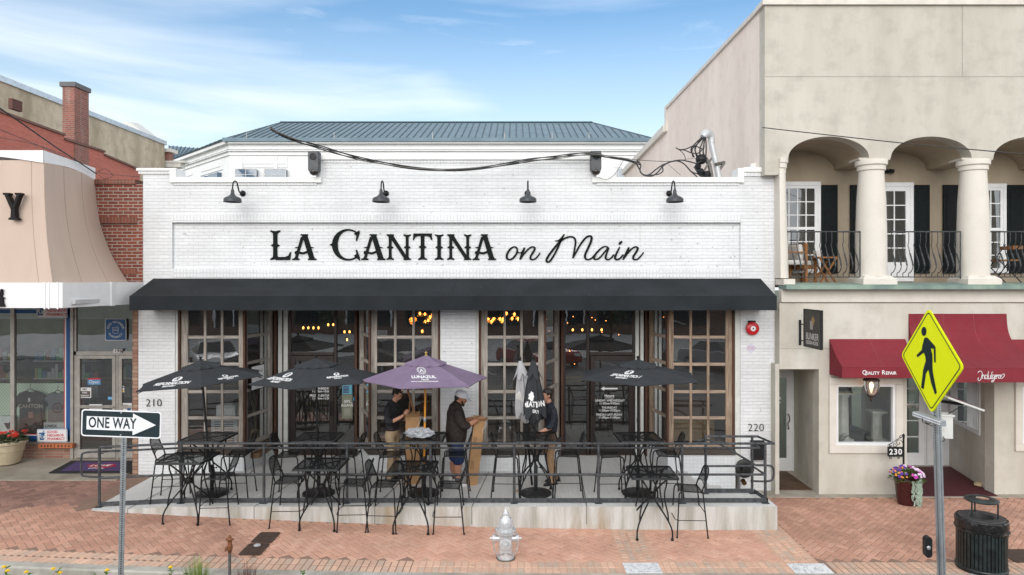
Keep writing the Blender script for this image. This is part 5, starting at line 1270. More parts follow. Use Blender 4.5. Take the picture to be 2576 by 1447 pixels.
# things they handle
CARD = pm('corrugated cardboard', (.38,.22,.105), .85, var=.1, vs=6, bump=.1); CARD2 = pm('cardboard inside', (.30,.17,.08), .9)
def box_long(name, label, M, w_, d, h, open_top):
    t = thing(name, label, 'cardboard box', M.to_translation())
    m = MB(); th = .006
    m.box(-w_/2,w_/2,-d/2,-d/2+th,0,h); m.box(-w_/2,w_/2,d/2-th,d/2,0,h); m.box(-w_/2,-w_/2+th,-d/2+th,d/2-th,0,h); m.box(w_/2-th,w_/2,-d/2+th,d/2-th,0,h); m.box(-w_/2+th,w_/2-th,-d/2+th,d/2-th,0,th)
    m.xf(M); m.build('carton', CARD, t)
    f = MB()
    for s in (1,-1):
        f.slab((s*w_/2,-d/2,h),(s*w_/2,d/2,h),(s*(w_/2+.05),d/2,h+.055),(s*(w_/2+.05),-d/2,h+.055), .005); f.slab((-w_/2,s*d/2,h),(w_/2,s*d/2,h),(w_/2,s*(d/2+.045),h+.06),(-w_/2,s*(d/2+.045),h+.06), .005)
    f.xf(M); f.build('flap', CARD2, t)
    p = MB()
    for z0 in (.25, .62, .95):
        for k in range(3): p.box(-w_/2+.03+.022*k, -w_/2+.038+.022*k, -d/2-.0015, -d/2, h*z0, h*z0+.16)
    p.xf(M); p.build('print', pm('brown print', (.14,.08,.04), .8, bump=0), t)
    tp = MB(); tp.tube(smooth_path([(w_/2,-d/2-.01,h),(w_/2+.02,-d/2-.05,h-.06),(w_/2-.03,-d/2-.03,h-.16),(w_/2-.01,-d/2-.03,h-.22)], 4), .004, 5); tp.xf(M); tp.build('packing_tape', pm('clear tape', (.6,.6,.58), .2), t)
    return t
box_long('cardboard_box', 'upright open cardboard box next to the purple umbrella, the brown pole sticking into it', Matrix.Translation((-1.95, 12.95, LZ)) @ Matrix.Rotation(R(5), 4, 'Z'), .26, .16, 1.27, True)
box_long('cardboard_box', 'long cardboard box leaning against the bearded man in the white cap', Matrix.Translation((-.83, 12.86, LZ)) @ Matrix.Rotation(R(6.5), 4, 'Y') @ Matrix.Rotation(R(14), 4, 'Z'), .20, .14, 1.22, True)
st = MB(); st.tube([P(1017,953,13.1), P(1050,1063,12.93)], .02, 10); st.tube([P(1032,1008,13.15), P(1028,1042,12.95)], .018, 8)
tag(st.build('umbrella_pole', woodm('brown turned pole', (.22,.10,.04), (.32,.16,.07))), 'slanting brown wooden pole held by the young man in black', 'pole')
# crumpled clear wrap on the table under the purple umbrella
import mathutils
m = MB(); n, k = 44, 16; rnd = random.Random(3)
def crump(p): return mathutils.noise.fractal(p, .8, 2.2, 4)
vs = []
for i in range(k+1):
    for j in range(n):
        a = 2*math.pi*j/n; f = math.pi*i/k; d = Vector((math.sin(f)*math.cos(a), math.sin(f)*math.sin(a), math.cos(f)))
        q = 1 + .32*crump(d*2.2 + Vector((5,2,1))) + .2*crump(d*5.5); vs.append(Vector((UX[3] - .07 + .25*d.x*q, 12.22 + .17*d.y*q, LZ + TH + .075 + max(-.068, .085*d.z*q))))
m.add(vs, [(i*n+j, (i+1)*n+j, (i+1)*n+(j+1) % n, i*n+(j+1) % n) for i in range(k) for j in range(n)])
t_ = NT('crumpled plastic film'); cn = t_.noise(t_.mapping((1,1,1)), 28, 6, .7, 1.5); t_.set(color=t_.ramp(cn, [(.35, (.34,.36,.39)), (.6, (.66,.68,.72))]), rough=.22, normal=t_.bump(cn, 1, .03))
tag(m.build('plastic_wrap', t_.mat), 'crumpled clear plastic wrap lying on the table under the purple umbrella', 'plastic wrap')
# ------------------------------------------------------------------ hydrant
HX, HY = X(1272, 10.3), 10.32; hz = gz(HX)
SILV = pm('silver hydrant paint', (.62,.63,.64), .34, metal=.45, var=.12, vs=22, bump=.12)
h = thing('fire_hydrant', 'silver painted fire hydrant on the brick pavement before the landing', 'fire hydrant', (HX, HY, hz))
m = MB(); m.lathe([(.13,0),(.13,.02),(.11,.03),(.105,.06),(.104,.35),(.12,.37),(.158,.385),(.16,.41),(.15,.415),(.16,.42),(.16,.44),(.14,.448)], (HX,HY,hz), 32)
for k in range(8): a = k*math.pi/4 + .2; m.lathe([(.012,.44),(.012,.458)], (HX+.143*math.cos(a), HY+.143*math.sin(a), hz), 6)
m.build('barrel', SILV, h)
m = MB(); prof = [(.105,.448),(.104,.49),(.10,.55),(.085,.60),(.055,.635),(.048,.645),(.048,.665),(.053,.668),(.053,.675),(.04,.69),(.03,.70),(.022,.715),(.02,.74),(.012,.75)]
m.lathe(prof, (HX,HY,hz), 32)
for k in range(16):
    a = k*math.pi/8; m.tube([(HX+r_*math.cos(a), HY+r_*math.sin(a), hz+z_) for r_, z_ in ((.106,.452),(.107,.50),(.102,.555),(.088,.60))], .006, 5)
m.build('bonnet', SILV, h)
m = MB()
def ylathe(mb, prof, c, n=24, sign=-1):
    c = Vector(c); k0 = len(mb.v); vs = [c + Vector((r_*math.cos(2*math.pi*j/n), sign*d, r_*math.sin(2*math.pi*j/n))) for r_, d in prof for j in range(n)]
    mb.add(vs, [(i*n+j, i*n+(j+1) % n, (i+1)*n+(j+1) % n, (i+1)*n+j) for i in range(len(prof)-1) for j in range(n)] + [tuple(range((len(prof)-1)*n, len(prof)*n))], 0, True)
def xlathe(mb, prof, c, sx, n=24):
    c = Vector(c); vs = [c + Vector((sx*d, r_*math.cos(2*math.pi*j/n), r_*math.sin(2*math.pi*j/n))) for r_, d in prof for j in range(n)]
    mb.add(vs, [(i*n+j, i*n+(j+1) % n, (i+1)*n+(j+1) % n, (i+1)*n+j) for i in range(len(prof)-1) for j in range(n)] + [tuple(range((len(prof)-1)*n, len(prof)*n))], 0, True)
ylathe(m, [(.075,.08),(.075,.125),(.088,.128),(.088,.155),(.078,.165),(.03,.168),(.018,.17),(.018,.195),(.005,.196)], (HX,HY,hz+.255), 28); m.build('front_cap', SILV, h)
for s in (1,-1):
    m = MB(); xlathe(m, [(.045,.09),(.045,.145),(.056,.148),(.056,.19),(.05,.2),(.018,.202),(.017,.24),(.005,.241)], (HX,HY,hz+.30), s, 20)
    for k in range(6): a = k*math.pi/3; m.lathe([(.008,-.02),(.008,.02)], (HX+s*.17, HY+.056*math.cos(a), hz+.30+.056*math.sin(a)), 5)
    m.build('side_cap', SILV, h)
    ch = MB(); pts = smooth_path([(HX+s*.175,HY-.03,hz+.26),(HX+s*.17,HY-.08,hz+.17),(HX+s*.11,HY-.115,hz+.095),(HX+s*.03,HY-.12,hz+.115)], 7)
    for i, p in enumerate(pts[:-1]):
        q = pts[i+1]; c_ = (p+q)/2; d = (q-p).normalized(); e = d.orthogonal() if i % 2 else d.cross(d.orthogonal()); e.normalize()
        ch.tube([c_ + d*.014*math.cos(a_) + e*.008*math.sin(a_) for a_ in [k*math.pi/4 for k in range(8)]], .0028, 4, closed=True)
    ch.build('chain', STEEL, h)
m = MB(); m.lathe([(.15,.0),(.14,.014)], (HX,HY,hz), 20); m.build('base_grout', pm('dark grout', (.12,.10,.08), .95), h)

# rusty standpipe tap in the planting bed
x, y = X(578, 9.15), 9.15; z0 = .0; zt_ = Z(1347, 9.15)
h = thing('hose_tap', 'rusty brass garden tap on an upright pipe before the kerb', 'tap', (x, y, z0))
m = MB(); m.tube([(x-.005,y,-.1),(x,y,zt_-.2)], .019, 10); m.build('pipe', pm('weathered galvanised pipe', (.10,.10,.095), .7, var=.4, vs=12, bump=.4), h)
BR = pm('rusty brass', (.22,.085,.035), .6, metal=.3, var=.35, vs=20, bump=.4)
m = MB(); m.lathe([(.024,-.23),(.028,-.2),(.036,-.19),(.036,-.13),(.027,-.12),(.027,-.075),(.04,-.065),(.045,-.05),(.03,-.04),(.02,-.02),(.012,-.0)], (x,y,zt_), 14); m.tube([(x,y,zt_-.15),(x-.035,y-.03,zt_-.155),(x-.045,y-.035,zt_-.2)], .016, 8); m.build('tap_body', BR, h)
m = MB(); m.tube([(x-.045,y,zt_-.052),(x+.045,y,zt_-.052)], .01, 6); m.ball((x-.045,y,zt_-.052), .014, 8); m.ball((x+.045,y,zt_-.052), .014, 8); m.build('tap_handle', BR, h)

# meter covers
MTR = pm('cast iron cover', (.085,.055,.042), .7, metal=.3, var=.25, vs=9, bump=.8, bs=90, bd=.006)
for i, (y0, y1) in enumerate(((10.59,11.03),(10.11,10.56))):
    x0, x1 = -4.12, -3.79; z = gz(-3.95) + .006
    t = thing('meter_cover', ['ribbed brown cast iron meter cover, the one farther from the kerb', 'ribbed brown cast iron meter cover with a round grey button, the one nearer the kerb'][i], 'meter cover', ((x0+x1)/2, (y0+y1)/2, z), group='meter covers in the pavement')
    m = MB(); m.prism([Vector((a, b, z)) for a, b, _ in [(px+(x0+x1)/2, py+(y0+y1)/2, 0) for px, py, _ in rounded_rect((x1-x0)/2, (y1-y0)/2, .04, 0)]], (0,0,.006))
    for k in range(26): yy = y0+.03+k*(y1-y0-.06)/25; m.box(x0+.03, x1-.03, yy-.003, yy+.003, z+.006, z+.009)
    m.build('lid', MTR, t)
    m = MB(); m.box((x0+x1)/2-.07,(x0+x1)/2+.07,(y0+y1)/2-.1,(y0+y1)/2+.1,z+.007,z+.0115)
    text('WATER' if i == 0 else 'METER', .04, ((x0+x1)/2,(y0+y1)/2,z+.013), MTR, uy=(0,1,0), into=m); m.build('badge', MTR, t)
    if i: m = MB(); m.lathe([(.052,.009),(.052,.02),(.045,.024)], ((x0+x1)/2-.005, y1-.1, z), 20); m.build('button', pm('grey plastic', (.45,.46,.46), .5), t)
x, y, z = 9.3, 10.6, gz(6) + .004                     # drain grate by the litter bin
t = thing('meter_cover', 'dark iron access cover in the pavement beside the litter bin', 'meter cover', (7.75, 10.55, z))
m = MB(); m.box(7.52, 8.3, 10.25, 10.75, z-.01, z+.006); m.build('lid', MTR, t)

# perforated square sign posts
def post(parent, x, y, z0, z1, yaw, lean=(0,0), w_=.052):
    m = MB(); n = 1; H = z1 - z0; c_, s_ = math.cos(yaw), math.sin(yaw); h_ = w_/2
    def pp(a, b, z): return Vector((x + a*c_ - b*s_ + lean[0]*(z-z1), y + a*s_ + b*c_ + lean[1]*(z-z1), z))
    cs = [(-h_,-h_),(h_,-h_),(h_,h_),(-h_,h_)]
    m.add([pp(a, b, z) for z in (z0, z1) for a, b in cs], [(0,1,5,4),(1,2,6,5),(2,3,7,6),(3,0,4,7),(4,5,6,7)], 0)
    m.build('post', STEEL, parent)
    hl = MB(); k = int(H/.0254)
    for i in range(k):
        z = z0 + (i+.5)*.0254
        for f in range(4):
            fx, fy = ((0,-1),(1,0),(0,1),(-1,0))[f]; ox, oy = fx*(h_+.0006), fy*(h_+.0006); tx, ty = -fy, fx; pts = []
            for q in range(8): a = q*math.pi/4; u, v = .0078*math.cos(a), .0078*math.sin(a); pts.append(pp(ox + tx*u, oy + ty*u, z + v))
            hl.add(pts, [tuple(range(8))], 0)
    hl.build('holes', INK_K, parent)
def rr_poly(hx, hy, r, k=5): return [(p[0], p[1]) for p in rounded_rect(hx, hy, r, 0, k)]
# ONE WAY
Y0 = 7.66; cx, cz = X(305, Y0), Z(1066.5, Y0)
ow = thing('one_way_sign', 'black and white ONE WAY arrow sign on a perforated steel post', 'street sign', (cx, Y0, 0))
M = frame(Vector((cx, Y0, cz)), (math.cos(R(2)), -math.sin(R(2)), -.028), (.03,0,1))
def flat(poly, z, th, M, m, parent, name): mb = MB(); mb.prism([Vector((a, b, z)) for a, b in poly], (0,0,th)); mb.xf(M); return mb.build(name, m, parent)
SWH = pm('white sign sheeting', (.80,.81,.83), .45, var=.02, bump=0); SBK = pm('dark sign sheeting', (.008,.022,.028), .4, var=.1, bump=0); ALU = pm('aluminium sheet', (.5,.5,.5), .45, metal=.6)
flat(rr_poly(.458,.152,.038), 0, .003, M, SWH, ow, 'panel')
flat(rr_poly(.443,.137,.028), .003, .001, M, SBK, ow, 'field')
ar = [(-.395,-.075),(.135,-.075),(.135,-.122),(.40,0),(.135,.122),(.135,.075),(-.395,.075)]
flat([(a, b) for a, b in ar], .004, .001, M, SWH, ow, 'arrow')
tm = text_mesh('ONE WAY', .165, ext=.0005, bold=.0035, wscale=.68, space=1.06); tm.xf(M @ Matrix.Translation((-.10,.001,.0058))); tm.build('lettering', SBK, ow)
bo = MB()
for b_ in (.125,-.125): bo.lathe([(.009,.004),(.009,.009),(.004,.011)], (0,b_,0), 10)
bo.xf(M); bo.build('bolt', STEEL, ow)
post(ow, cx+.01, Y0+.045, -.1, cz+.11, R(28), lean=(.022, 0), w_=.056)

# pedestrian crossing sign with flashing light bar, control box and solar panel
Y1 = 7.0; px0 = X(2340, Y1); pcz = (Z(775,Y1)+Z(1040,Y1))/2
ps = thing('crossing_sign', 'fluorescent yellow diamond pedestrian crossing sign on a perforated steel post', 'street sign', (px0, Y1, 0))
hd = (Z(775,Y1)-Z(1040,Y1))/2; yaw = R(-91)
ux = Vector((math.cos(yaw), math.sin(yaw), 0)); M = frame(Vector((px0, Y1, pcz)), ux, Vector((-.028,0,1)))
a = hd/math.sqrt(2)
YEL = pm('fluorescent yellow sheeting', (.92,1.0,.0), .4, var=.015, bump=0); rt = Matrix.Rotation(R(45), 4, 'Z')
def dia(h_, r_): return [(rt @ Vector((p[0], p[1], 0))).to_2d()[:] for p in rounded_rect(h_, h_, r_, 0, 6)]
for sgn, nm in ((1, 'front_panel'), (-1, 'back_panel')):
    MM = M if sgn > 0 else M @ Matrix.Rotation(math.pi, 4, 'Y') @ Matrix.Translation((0,0,.006))
    p_ = flat(dia(a, .05), 0, .003, MM, YEL, ps, nm)
    ring = dia(a-.022, .042); inn = dia(a-.034, .034); mb = MB(); nn = len(ring)
    mb.add([MM @ Vector((q[0], q[1], .0042)) for q in ring + inn], [(i, (i+1) % nn, nn+(i+1) % nn, nn+i) for i in range(nn)]); mb.build('border', SBK, p_)
    f2 = 1293/536; ox, oz = 389, 586; sc2 = (1/f2)*.629*Y1/F
    def w2(q): a_, b_ = q[0]-388 - (q[1]-586)*.027, q[1]-586 - (q[0]-388)*.16; return Vector((a_*2*hd/593, -b_*2*hd/1035, .0045))
    mb = MB()
    mb.prism([MM @ w2(q) for q in [(335,365),(350,355),(370,362),(435,438),(443,455),(445,603),(430,598),(426,470),(400,462),(402,480),(412,520),(415,560),(414,640),(418,700),(455,895),(437,914),(400,800),(376,676),(352,715),(328,876),(302,862),(318,740),(322,690),(335,640),(350,590),(345,545),(332,508),(268,557),(258,534),(310,482),(316,440)]], MM.to_3x3() @ Vector((0,0,.0012)))
    mb.add([MM @ (w2((332 + 25*math.cos(k*math.pi/12), 296 + 46*math.sin(k*math.pi/12))) + Vector((0,0,.001))) for k in range(24)], [tuple(range(24))]); mb.build('walking_figure', SBK, p_)
post(ps, px0+.045, Y1, -.12, pcz+hd*.4, R(20), lean=(-.03, 0), w_=.056)
# light bar
bt = P(2334,1052,Y1); d = Vector((-.02,-1,0)).normalized()
m = MB(); c_ = bt + Vector((.0,-.02,0)); e = d.cross(Vector((0,0,1)))
def obx(mb, c, ux_, uy_, uz_, a_, b_, h_):
    vs = [c + ux_*sx*a_ + uy_*sy*b_ + uz_*sz*h_ for sz in (-1,1) for sx, sy in ((-1,-1),(1,-1),(1,1),(-1,1))]
    mb.add(vs, [(0,3,2,1),(4,5,6,7),(0,1,5,4),(1,2,6,5),(2,3,7,6),(3,0,4,7)])
UZ = Vector((0,0,1)); lb = thing('crossing_light_bar', 'narrow LED flasher bar under the yellow crossing sign', 'flashing beacon', c_)
obx(m, c_, d, e, UZ, .24, .03, .03); m.build('housing', STEEL, lb, bevel=.005)
m = MB()
for k in range(18):
    for r_ in (-1,1): m.ball(c_ + d*(-.23+k*.027) + Vector((-.032,0,0)) + UZ*.012*r_, .0095, 6)
m.build('led', pm('clear led lens', (.75,.76,.78), .15, bump=0), lb)
# control box and solar panel
cb = thing('control_box', 'pale grey control box with louvres on the crossing sign post', 'control box', P(2372,1070,7.1)); c_ = P(2371,1072,7.12)
PW = pm('pale grey enamel', (.66,.66,.63), .4, var=.05, bump=0)
d2 = Vector((math.cos(R(-12)), math.sin(R(-12)), 0)); e2 = Vector((-d2.y, d2.x, 0)); m = MB(); obx(m, c_, d2, e2, UZ, .072, .075, .115); m.build('cabinet', PW, cb, bevel=.004)
m = MB(); obx(m, c_ + UZ*.122 + d2*.004, d2, e2, (UZ + d2*-.12).normalized(), .085, .085, .008); m.build('lid', PW, cb, bevel=.003)
m = MB()
for k in range(4): obx(m, c_ + UZ*(-.03+.022*k) - e2*.077 + d2*.0, d2, e2, UZ, .018, .004, .005)
m.build('louvre', PW, cb)
m = MB()
for q in ([(2345,1060),(2350,1072),(2352,1100),(2360,1112),(2376,1108),(2372,1098)], [(2320,1052),(2322,1062),(2335,1068),(2348,1074),(2352,1090),(2355,1105)], [(2340,1055),(2328,1058),(2334,1066),(2350,1060)]): m.tube(smooth_path([P(a_, b_, 7.03) for a_, b_ in q], 4), .004, 5)
tag(m.build('control_cable', BLACK), 'thin black control cables tangled round the crossing sign post', 'cable')
sp3 = thing('solar_panel', 'small tilted solar panel behind the crossing sign', 'solar panel', P(2400,1015,7.2))
a_, b_, c2, d3 = P(2382,993,7.35), P(2366,1004,6.95), P(2432,1026,6.75), P(2459,1027,7.15)
a_, b_, c2, d3 = P(2370,992,7.55), P(2362,1002,7.15), P(2452,1028,6.95), P(2460,1026,7.0)
m = MB(); ctr = P(2412,1009,7.2); sx_ = Vector((.94,-.0,-.34)).normalized(); sy_ = Vector((.12,.99,.05)).normalized(); sz_ = sx_.cross(sy_).normalized()
obx(m, ctr, sx_, sy_, sz_, .20, .15, .010); m.build('panel_frame', PW, sp3, bevel=.002)
m = MB(); obx(m, ctr + sz_*.0115, sx_, sy_, sz_, .19, .14, .001); m.build('cells', pm('solar cells', (.01,.015,.05), .2, bump=0), sp3)
m = MB(); m.tube([P(2350,1007,7.1), ctr - sz_*.03, ctr - sz_*.012 + sx_*.05], .016, 8); m.tube([ctr - sz_*.02 - sy_*.1, P(2368,1052,7.1)], .004, 5); m.build('bracket', BLACK, sp3)
# black push-button housing low on the post
pb_ = thing('push_button', 'black pedestrian push button box low on the crossing sign post', 'push button', P(2338,1380,7.0)); m = MB(); c_ = P(2337,1378,7.0)
m.prism([c_ + Vector((a_*.8, 0, b_)) for a_, b_ in rr_poly(.045,.105,.035)], (.01,.07,0)); m.build('housing', BLACK, pb_, bevel=.006)
m = MB(); m.ball(c_ + Vector((-.005,-.004,0)), .022, 10, sy=.5); m.build('button', STEEL, pb_)

# slatted litter bin
BX, BYy = 6.86, 10.05; bz = gz(6)
bn = thing('litter_bin', 'black slatted steel litter bin with a raised ring lid and a black liner', 'litter bin', (BX, BYy, bz))
BNM = pm('chipped black green enamel', (.008,.009,.009), .38, var=.5, vs=9, bump=.2, col2=(.016,.024,.024))
m = MB(); r_ = .315
for k in range(40):
    a = 2*math.pi*k/40; ca, sa = math.cos(a), math.sin(a); t_ = Vector((-sa, ca, 0)); o_ = Vector((ca, sa, 0)); c_ = Vector((BX, BYy, bz)) + o_*r_
    vs = []
    for zz, rr in ((.05, 0), (.60, .0), (.70, .012)):
        for s_, q in ((-1,0),(1,0),(1,.006),(-1,.006)): vs.append(c_ + t_*s_*.0175 + o_*(q+rr) + UZ*zz)
    m.add(vs, [(i+j, i+(j+1) % 4, i+4+(j+1) % 4, i+4+j) for i in (0,4) for j in range(4)])
m.build('slats', BNM, bn)
m = MB()
for z_ in (.05, .68): m.tube([(BX + (r_+.004)*math.cos(a), BYy + (r_+.004)*math.sin(a), bz+z_) for a in [k*math.pi/20 for k in range(40)]], .02 if z_ < .1 else .012, 8, closed=True)
m.lathe([(.30,0),(.33,.0),(.33,.03),(.29,.05)], (BX,BYy,bz), 36, cap=False); m.build('hoop', BNM, bn)
m = MB(); m.lathe([(.27,.05),(.29,.06),(.295,.66)], (BX,BYy,bz), 30); m.build('inner_drum', INK_K, bn)
m = MB(); rn = random.Random(2); n = 72; vs = []
for i, (rr, z_) in enumerate(((.295,.755),(.325,.76),(.338,.745),(.333,.70),(.338,.655),(.330,.62),(.345,.612),(.334,.585))):
    for j in range(n):
        a = 2*math.pi*j/n; w_ = .004*math.sin(9*a + i*1.3) + .005*math.sin(17*a - i*2) + rn.uniform(-.002,.002)
        vs.append(Vector((BX + (rr+w_)*math.cos(a), BYy + (rr+w_)*math.sin(a), bz + z_ + (.012*math.sin(3*a+1)+.006*math.sin(8*a) if i > 4 else 0))))
m.add(vs, [(i*n+j, i*n+(j+1) % n, (i+1)*n+(j+1) % n, (i+1)*n+j) for i in range(7) for j in range(n)], 0, True); m.build('liner', pm('black bin liner', (.014,.013,.013), .22, var=.2, vs=8, bump=.7, bs=18, bd=.02), bn)
m = MB(); m.lathe([(.298,.75),(.298,.765),(.29,.772),(.17,.775),(.155,.765),(.155,.68)], (BX,BYy,bz), 40, cap=False); m.build('rim_plate', pm('worn bin top', (.045,.045,.046), .55, var=.3, vs=12, bump=.3), bn)
m = MB(); m.lathe([(.19,1.01),(.215,1.0),(.225,1.015),(.21,1.03),(.11,1.05),(.10,1.045),(.10,1.035),(.19,1.01)], (BX,BYy,bz), 36, cap=False); ld = m.build('lid_ring', BNM, bn)
for k in range(3):
    a = R(80 + 120*k); m = MB(); p = Vector((BX+.2*math.cos(a), BYy+.2*math.sin(a), bz)); m.tube([p+UZ*.77, p+UZ*1.015], .011, 8); m.build('lid_leg', BNM, ld)

# plants -------------------------------------------------------------
def blade(mb, b, tip, w_, mi=0, n=4, sag=.0):
    b = Vector(b); tip = Vector(tip); d = tip - b; s = d.cross(UZ); s = s.normalized() if s.length > 1e-4 else Vector((1,0,0)); prev = None
    for i in range(n+1):
        f = i/n; p = b + d*f - UZ*sag*f*f; ww = w_*(1-f)**.7*.5 + .0003; cur = (p - s*ww, p + s*ww)
        if prev: mb.add([prev[0], prev[1], cur[1], cur[0]], [(0,1,2,3)], mi, True)
        prev = cur
def leaf(mb, c, d, up, L_, W_, mi=0, fold=.15):
    c = Vector(c); d = Vector(d).normalized(); s = d.cross(Vector(up)); s = s.normalized() if s.length > 1e-3 else d.orthogonal().normalized(); u = s.cross(d)
    mb.add([c, c + d*L_*.35 + s*W_*.5 + u*W_*fold, c + d*L_*.75 + s*W_*.38 + u*W_*fold*.8, c + d*L_, c + d*L_*.75 - s*W_*.38 + u*W_*fold*.8, c + d*L_*.35 - s*W_*.5 + u*W_*fold, c + d*L_*.5], [(0,1,6),(1,2,6),(2,3,6),(3,4,6),(4,5,6),(5,0,6)], mi, True)
def petal_flower(mb, c, nrm, r_, mi, mc, k=5):
    c = Vector(c); nrm = Vector(nrm).normalized(); a = nrm.orthogonal().normalized(); b = nrm.cross(a); off = random.random()*3
    for i in range(k):
        t_ = off + 2*math.pi*i/k; d = a*math.cos(t_) + b*math.sin(t_); s = a*-math.sin(t_) + b*math.cos(t_)
        mb.add([c, c+d*r_*.7+s*r_*.45+nrm*r_*.1, c+d*r_+nrm*r_*.2, c+d*r_*.7-s*r_*.45+nrm*r_*.1], [(0,1,2,3)], mi)
    mb.ball(c + nrm*r_*.12, r_*.18, 6, mc)
GRN = pm('fresh green leaf', (.09,.17,.03), .55, var=.3, vs=20, bump=0); GRN2 = pm('dark green leaf', (.035,.085,.02), .55, var=.3, vs=20, bump=0); YFL = pm('yellow petals', (.85,.55,.01), .6, var=.1, bump=0)
PGR = pm('red grass blades', (.10,.03,.03), .6, var=.4, vs=20, bump=0); BSG = pm('bright grass blades', (.17,.27,.05), .6, var=.4, vs=20, bump=0, col2=(.30,.38,.12))
random.seed(21)
t = thing('grass_tuft', 'bright green ornamental grass tuft before the kerb, left of the hose tap', 'grass', (X(497,9.0), 9.0, 0)); m = MB(); bx0 = X(497, 9.0)
for i in range(420):
    a = random.uniform(0, 6.28); r_ = random.random()**.6; L_ = random.uniform(.4,.80); tp = Vector((bx0 + .28*r_*math.cos(a), 9.0 + .2*r_*math.sin(a), L_*(1-.25*r_)+.0)); blade(m, (bx0 + .04*math.cos(a), 9.0 + .04*math.sin(a), .0), tp, .011, sag=.05*r_)
m.build('blades', BSG, t)
t = thing('grass_tuft', 'dark red ornamental grass tuft right of the hose tap', 'grass', (X(622,9.0), 9.0, -.05)); m = MB(); bx0 = X(622, 9.0)
for i in range(420):
    a = random.uniform(0, 6.28); r_ = random.random()**.6; L_ = random.uniform(.4,.76); blade(m, (bx0 + .04*math.cos(a), 9.0 + .04*math.sin(a), -.05), (bx0 + .32*r_*math.cos(a), 9.0 + .2*r_*math.sin(a), -.05 + L_*(1-.25*r_)), .011, sag=.05*r_)
m.build('blades', PGR, t)
fl = [(16,1428,2), (72,1441,1), (147,1433,2), (239,1441,0), (269,1436,1), (430,1429,1), (473,1440,0), (760,1437,0)]
fn = ['yellow lantana with two flower heads at the far left of the planting bed', 'low yellow lantana just right of the far left one', 'tallest yellow lantana, left of the ONE WAY post', 'small leafy shoot left of the ONE WAY post without flowers', 'thin lantana shoot with a yellow bud close to the ONE WAY post', 'yellow lantana shoot between the ONE WAY post and the green grass', 'small leafy shoot right beside the green grass tuft', 'small leafy shoot right of the red grass tuft']
for i, (xd, yd, nf) in enumerate(fl):
    Y = 8.9; tp = P(xd, yd, Y); t = thing('lantana', fn[i], 'flower', (tp.x, Y, 0), group='lantana shoots in the planting bed'); m = MB(); f = MB()
    m.tube([(tp.x+.02,Y,-.02), (tp.x+.01,Y,tp.z*.5), tp], .004, 5)
    for k in range(12):
        q = Vector((tp.x,Y,tp.z))*1.0 - UZ*random.uniform(.0,.16); a = random.uniform(0,6.28); leaf(m, q, (math.cos(a), math.sin(a), .35), UZ, random.uniform(.04,.065), .032)
    m.build('leaves', GRN, t)
    for k in range(nf):
        c_ = tp + Vector((random.uniform(-.03,.03)+ (k-.5)*.05*(nf>1), -.02, .02 - .05*k))
        for q in range(12): a = q*.52; f.ball(c_ + Vector((.02*math.cos(a), .02*math.sin(a), .006*math.sin(q*2.1))), .008, 6)
        f.ball(c_ + Vector((0,0,.003)), .017, 8)
    if nf: f.build('flower_head', YFL, t)
# a drift of low lantana leaves along the foot of the frame
m = MB()
for i in range(700):
    x = random.uniform(-8, -.4); y = random.uniform(8.3, 9.3); z = random.uniform(.02,.12); a = random.uniform(0,6.28); leaf(m, (x,y,z), (math.cos(a), math.sin(a), .3), UZ, .05, .03)
tag(m.build('ground_cover', GRN2), kind='stuff')
# ------------------------------------------------------------------ stucco building on the right
RYF = 13.5; zr = lambda yd: Z(yd, RYF); xr = lambda xd: X(xd, RYF)
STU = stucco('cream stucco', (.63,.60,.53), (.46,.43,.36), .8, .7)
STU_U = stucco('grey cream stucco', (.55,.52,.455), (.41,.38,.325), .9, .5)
STU_P = stucco('pinkish stucco', (.80,.70,.63), (.64,.55,.48), .6, .5, .15, .12)
STU_L = stucco('light cream stucco', (.70,.66,.59), (.58,.53,.46), .4, .9)
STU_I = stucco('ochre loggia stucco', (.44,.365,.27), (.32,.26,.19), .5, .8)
COPPER = stucco('green copper', (.27,.36,.29), (.14,.20,.19), .8, 2.2, .2, .6)
gR = gz(6)
rb = thing('stucco_building', 'two storey cream stucco building with an arcaded balcony', 'building', (8, RYF, gR))
XR = 14.5
# ground floor wall with recess, shop entrance and window openings
rx0, rx1 = 5.22, 6.0                    # door recess
ex0, ex1 = 7.74, 9.47                   # splayed shop entrance
zg1 = zr(760)
wb = MB(); Dw = .28
zrec = zr(929)
wb.box(rx0-.0, rx1, RYF, RYF+Dw, zrec, zg1)
wx0, wx1, wz0, wz1 = xr(2108), xr(2245), zr(1113), zr(973)     # first shop window
wb.box(rx1, wx0-.1, RYF, RYF+Dw, gR, zg1); wb.box(wx0-.1, wx1+.1, RYF, RYF+Dw, gR, wz0-.1); wb.box(wx0-.1, wx1+.1, RYF, RYF+Dw, wz1+.08, zg1); wb.box(wx1+.1, ex0, RYF, RYF+Dw, gR, zg1)
zent = zr(900)
wb.box(ex0, ex1, RYF, RYF+Dw, zent, zg1)
w2x0 = 9.95; wb.box(ex1, w2x0, RYF, RYF+Dw, gR, zg1); wb.box(w2x0, 12, RYF, RYF+Dw, gR, zr(1110)); wb.box(w2x0, 12, RYF, RYF+Dw, zr(975), zg1); wb.box(12, XR, RYF, RYF+Dw, gR, zg1)
wall_between(wb, (rx1, RYF+Dw), (6.17, 15.2), gR, zg1, .1, -1); wall_between(wb, (ex1+.02, RYF+Dw-.02), (9.93, 15.7), gR, zg1, .1, -1); wall_between(wb, (ex0, RYF+Dw), (8.05, 15.7), gR, zg1, .1, 1)
wb.box(5.14, rx0-.001, RYF+.01, 15.2, gR, zrec+.1)
wb.box(rx0, rx1+.4, RYF+Dw, 15.3, zrec, zrec+.1); wb.box(ex0, ex1+.6, RYF+Dw, 15.8, zent, zent+.1)
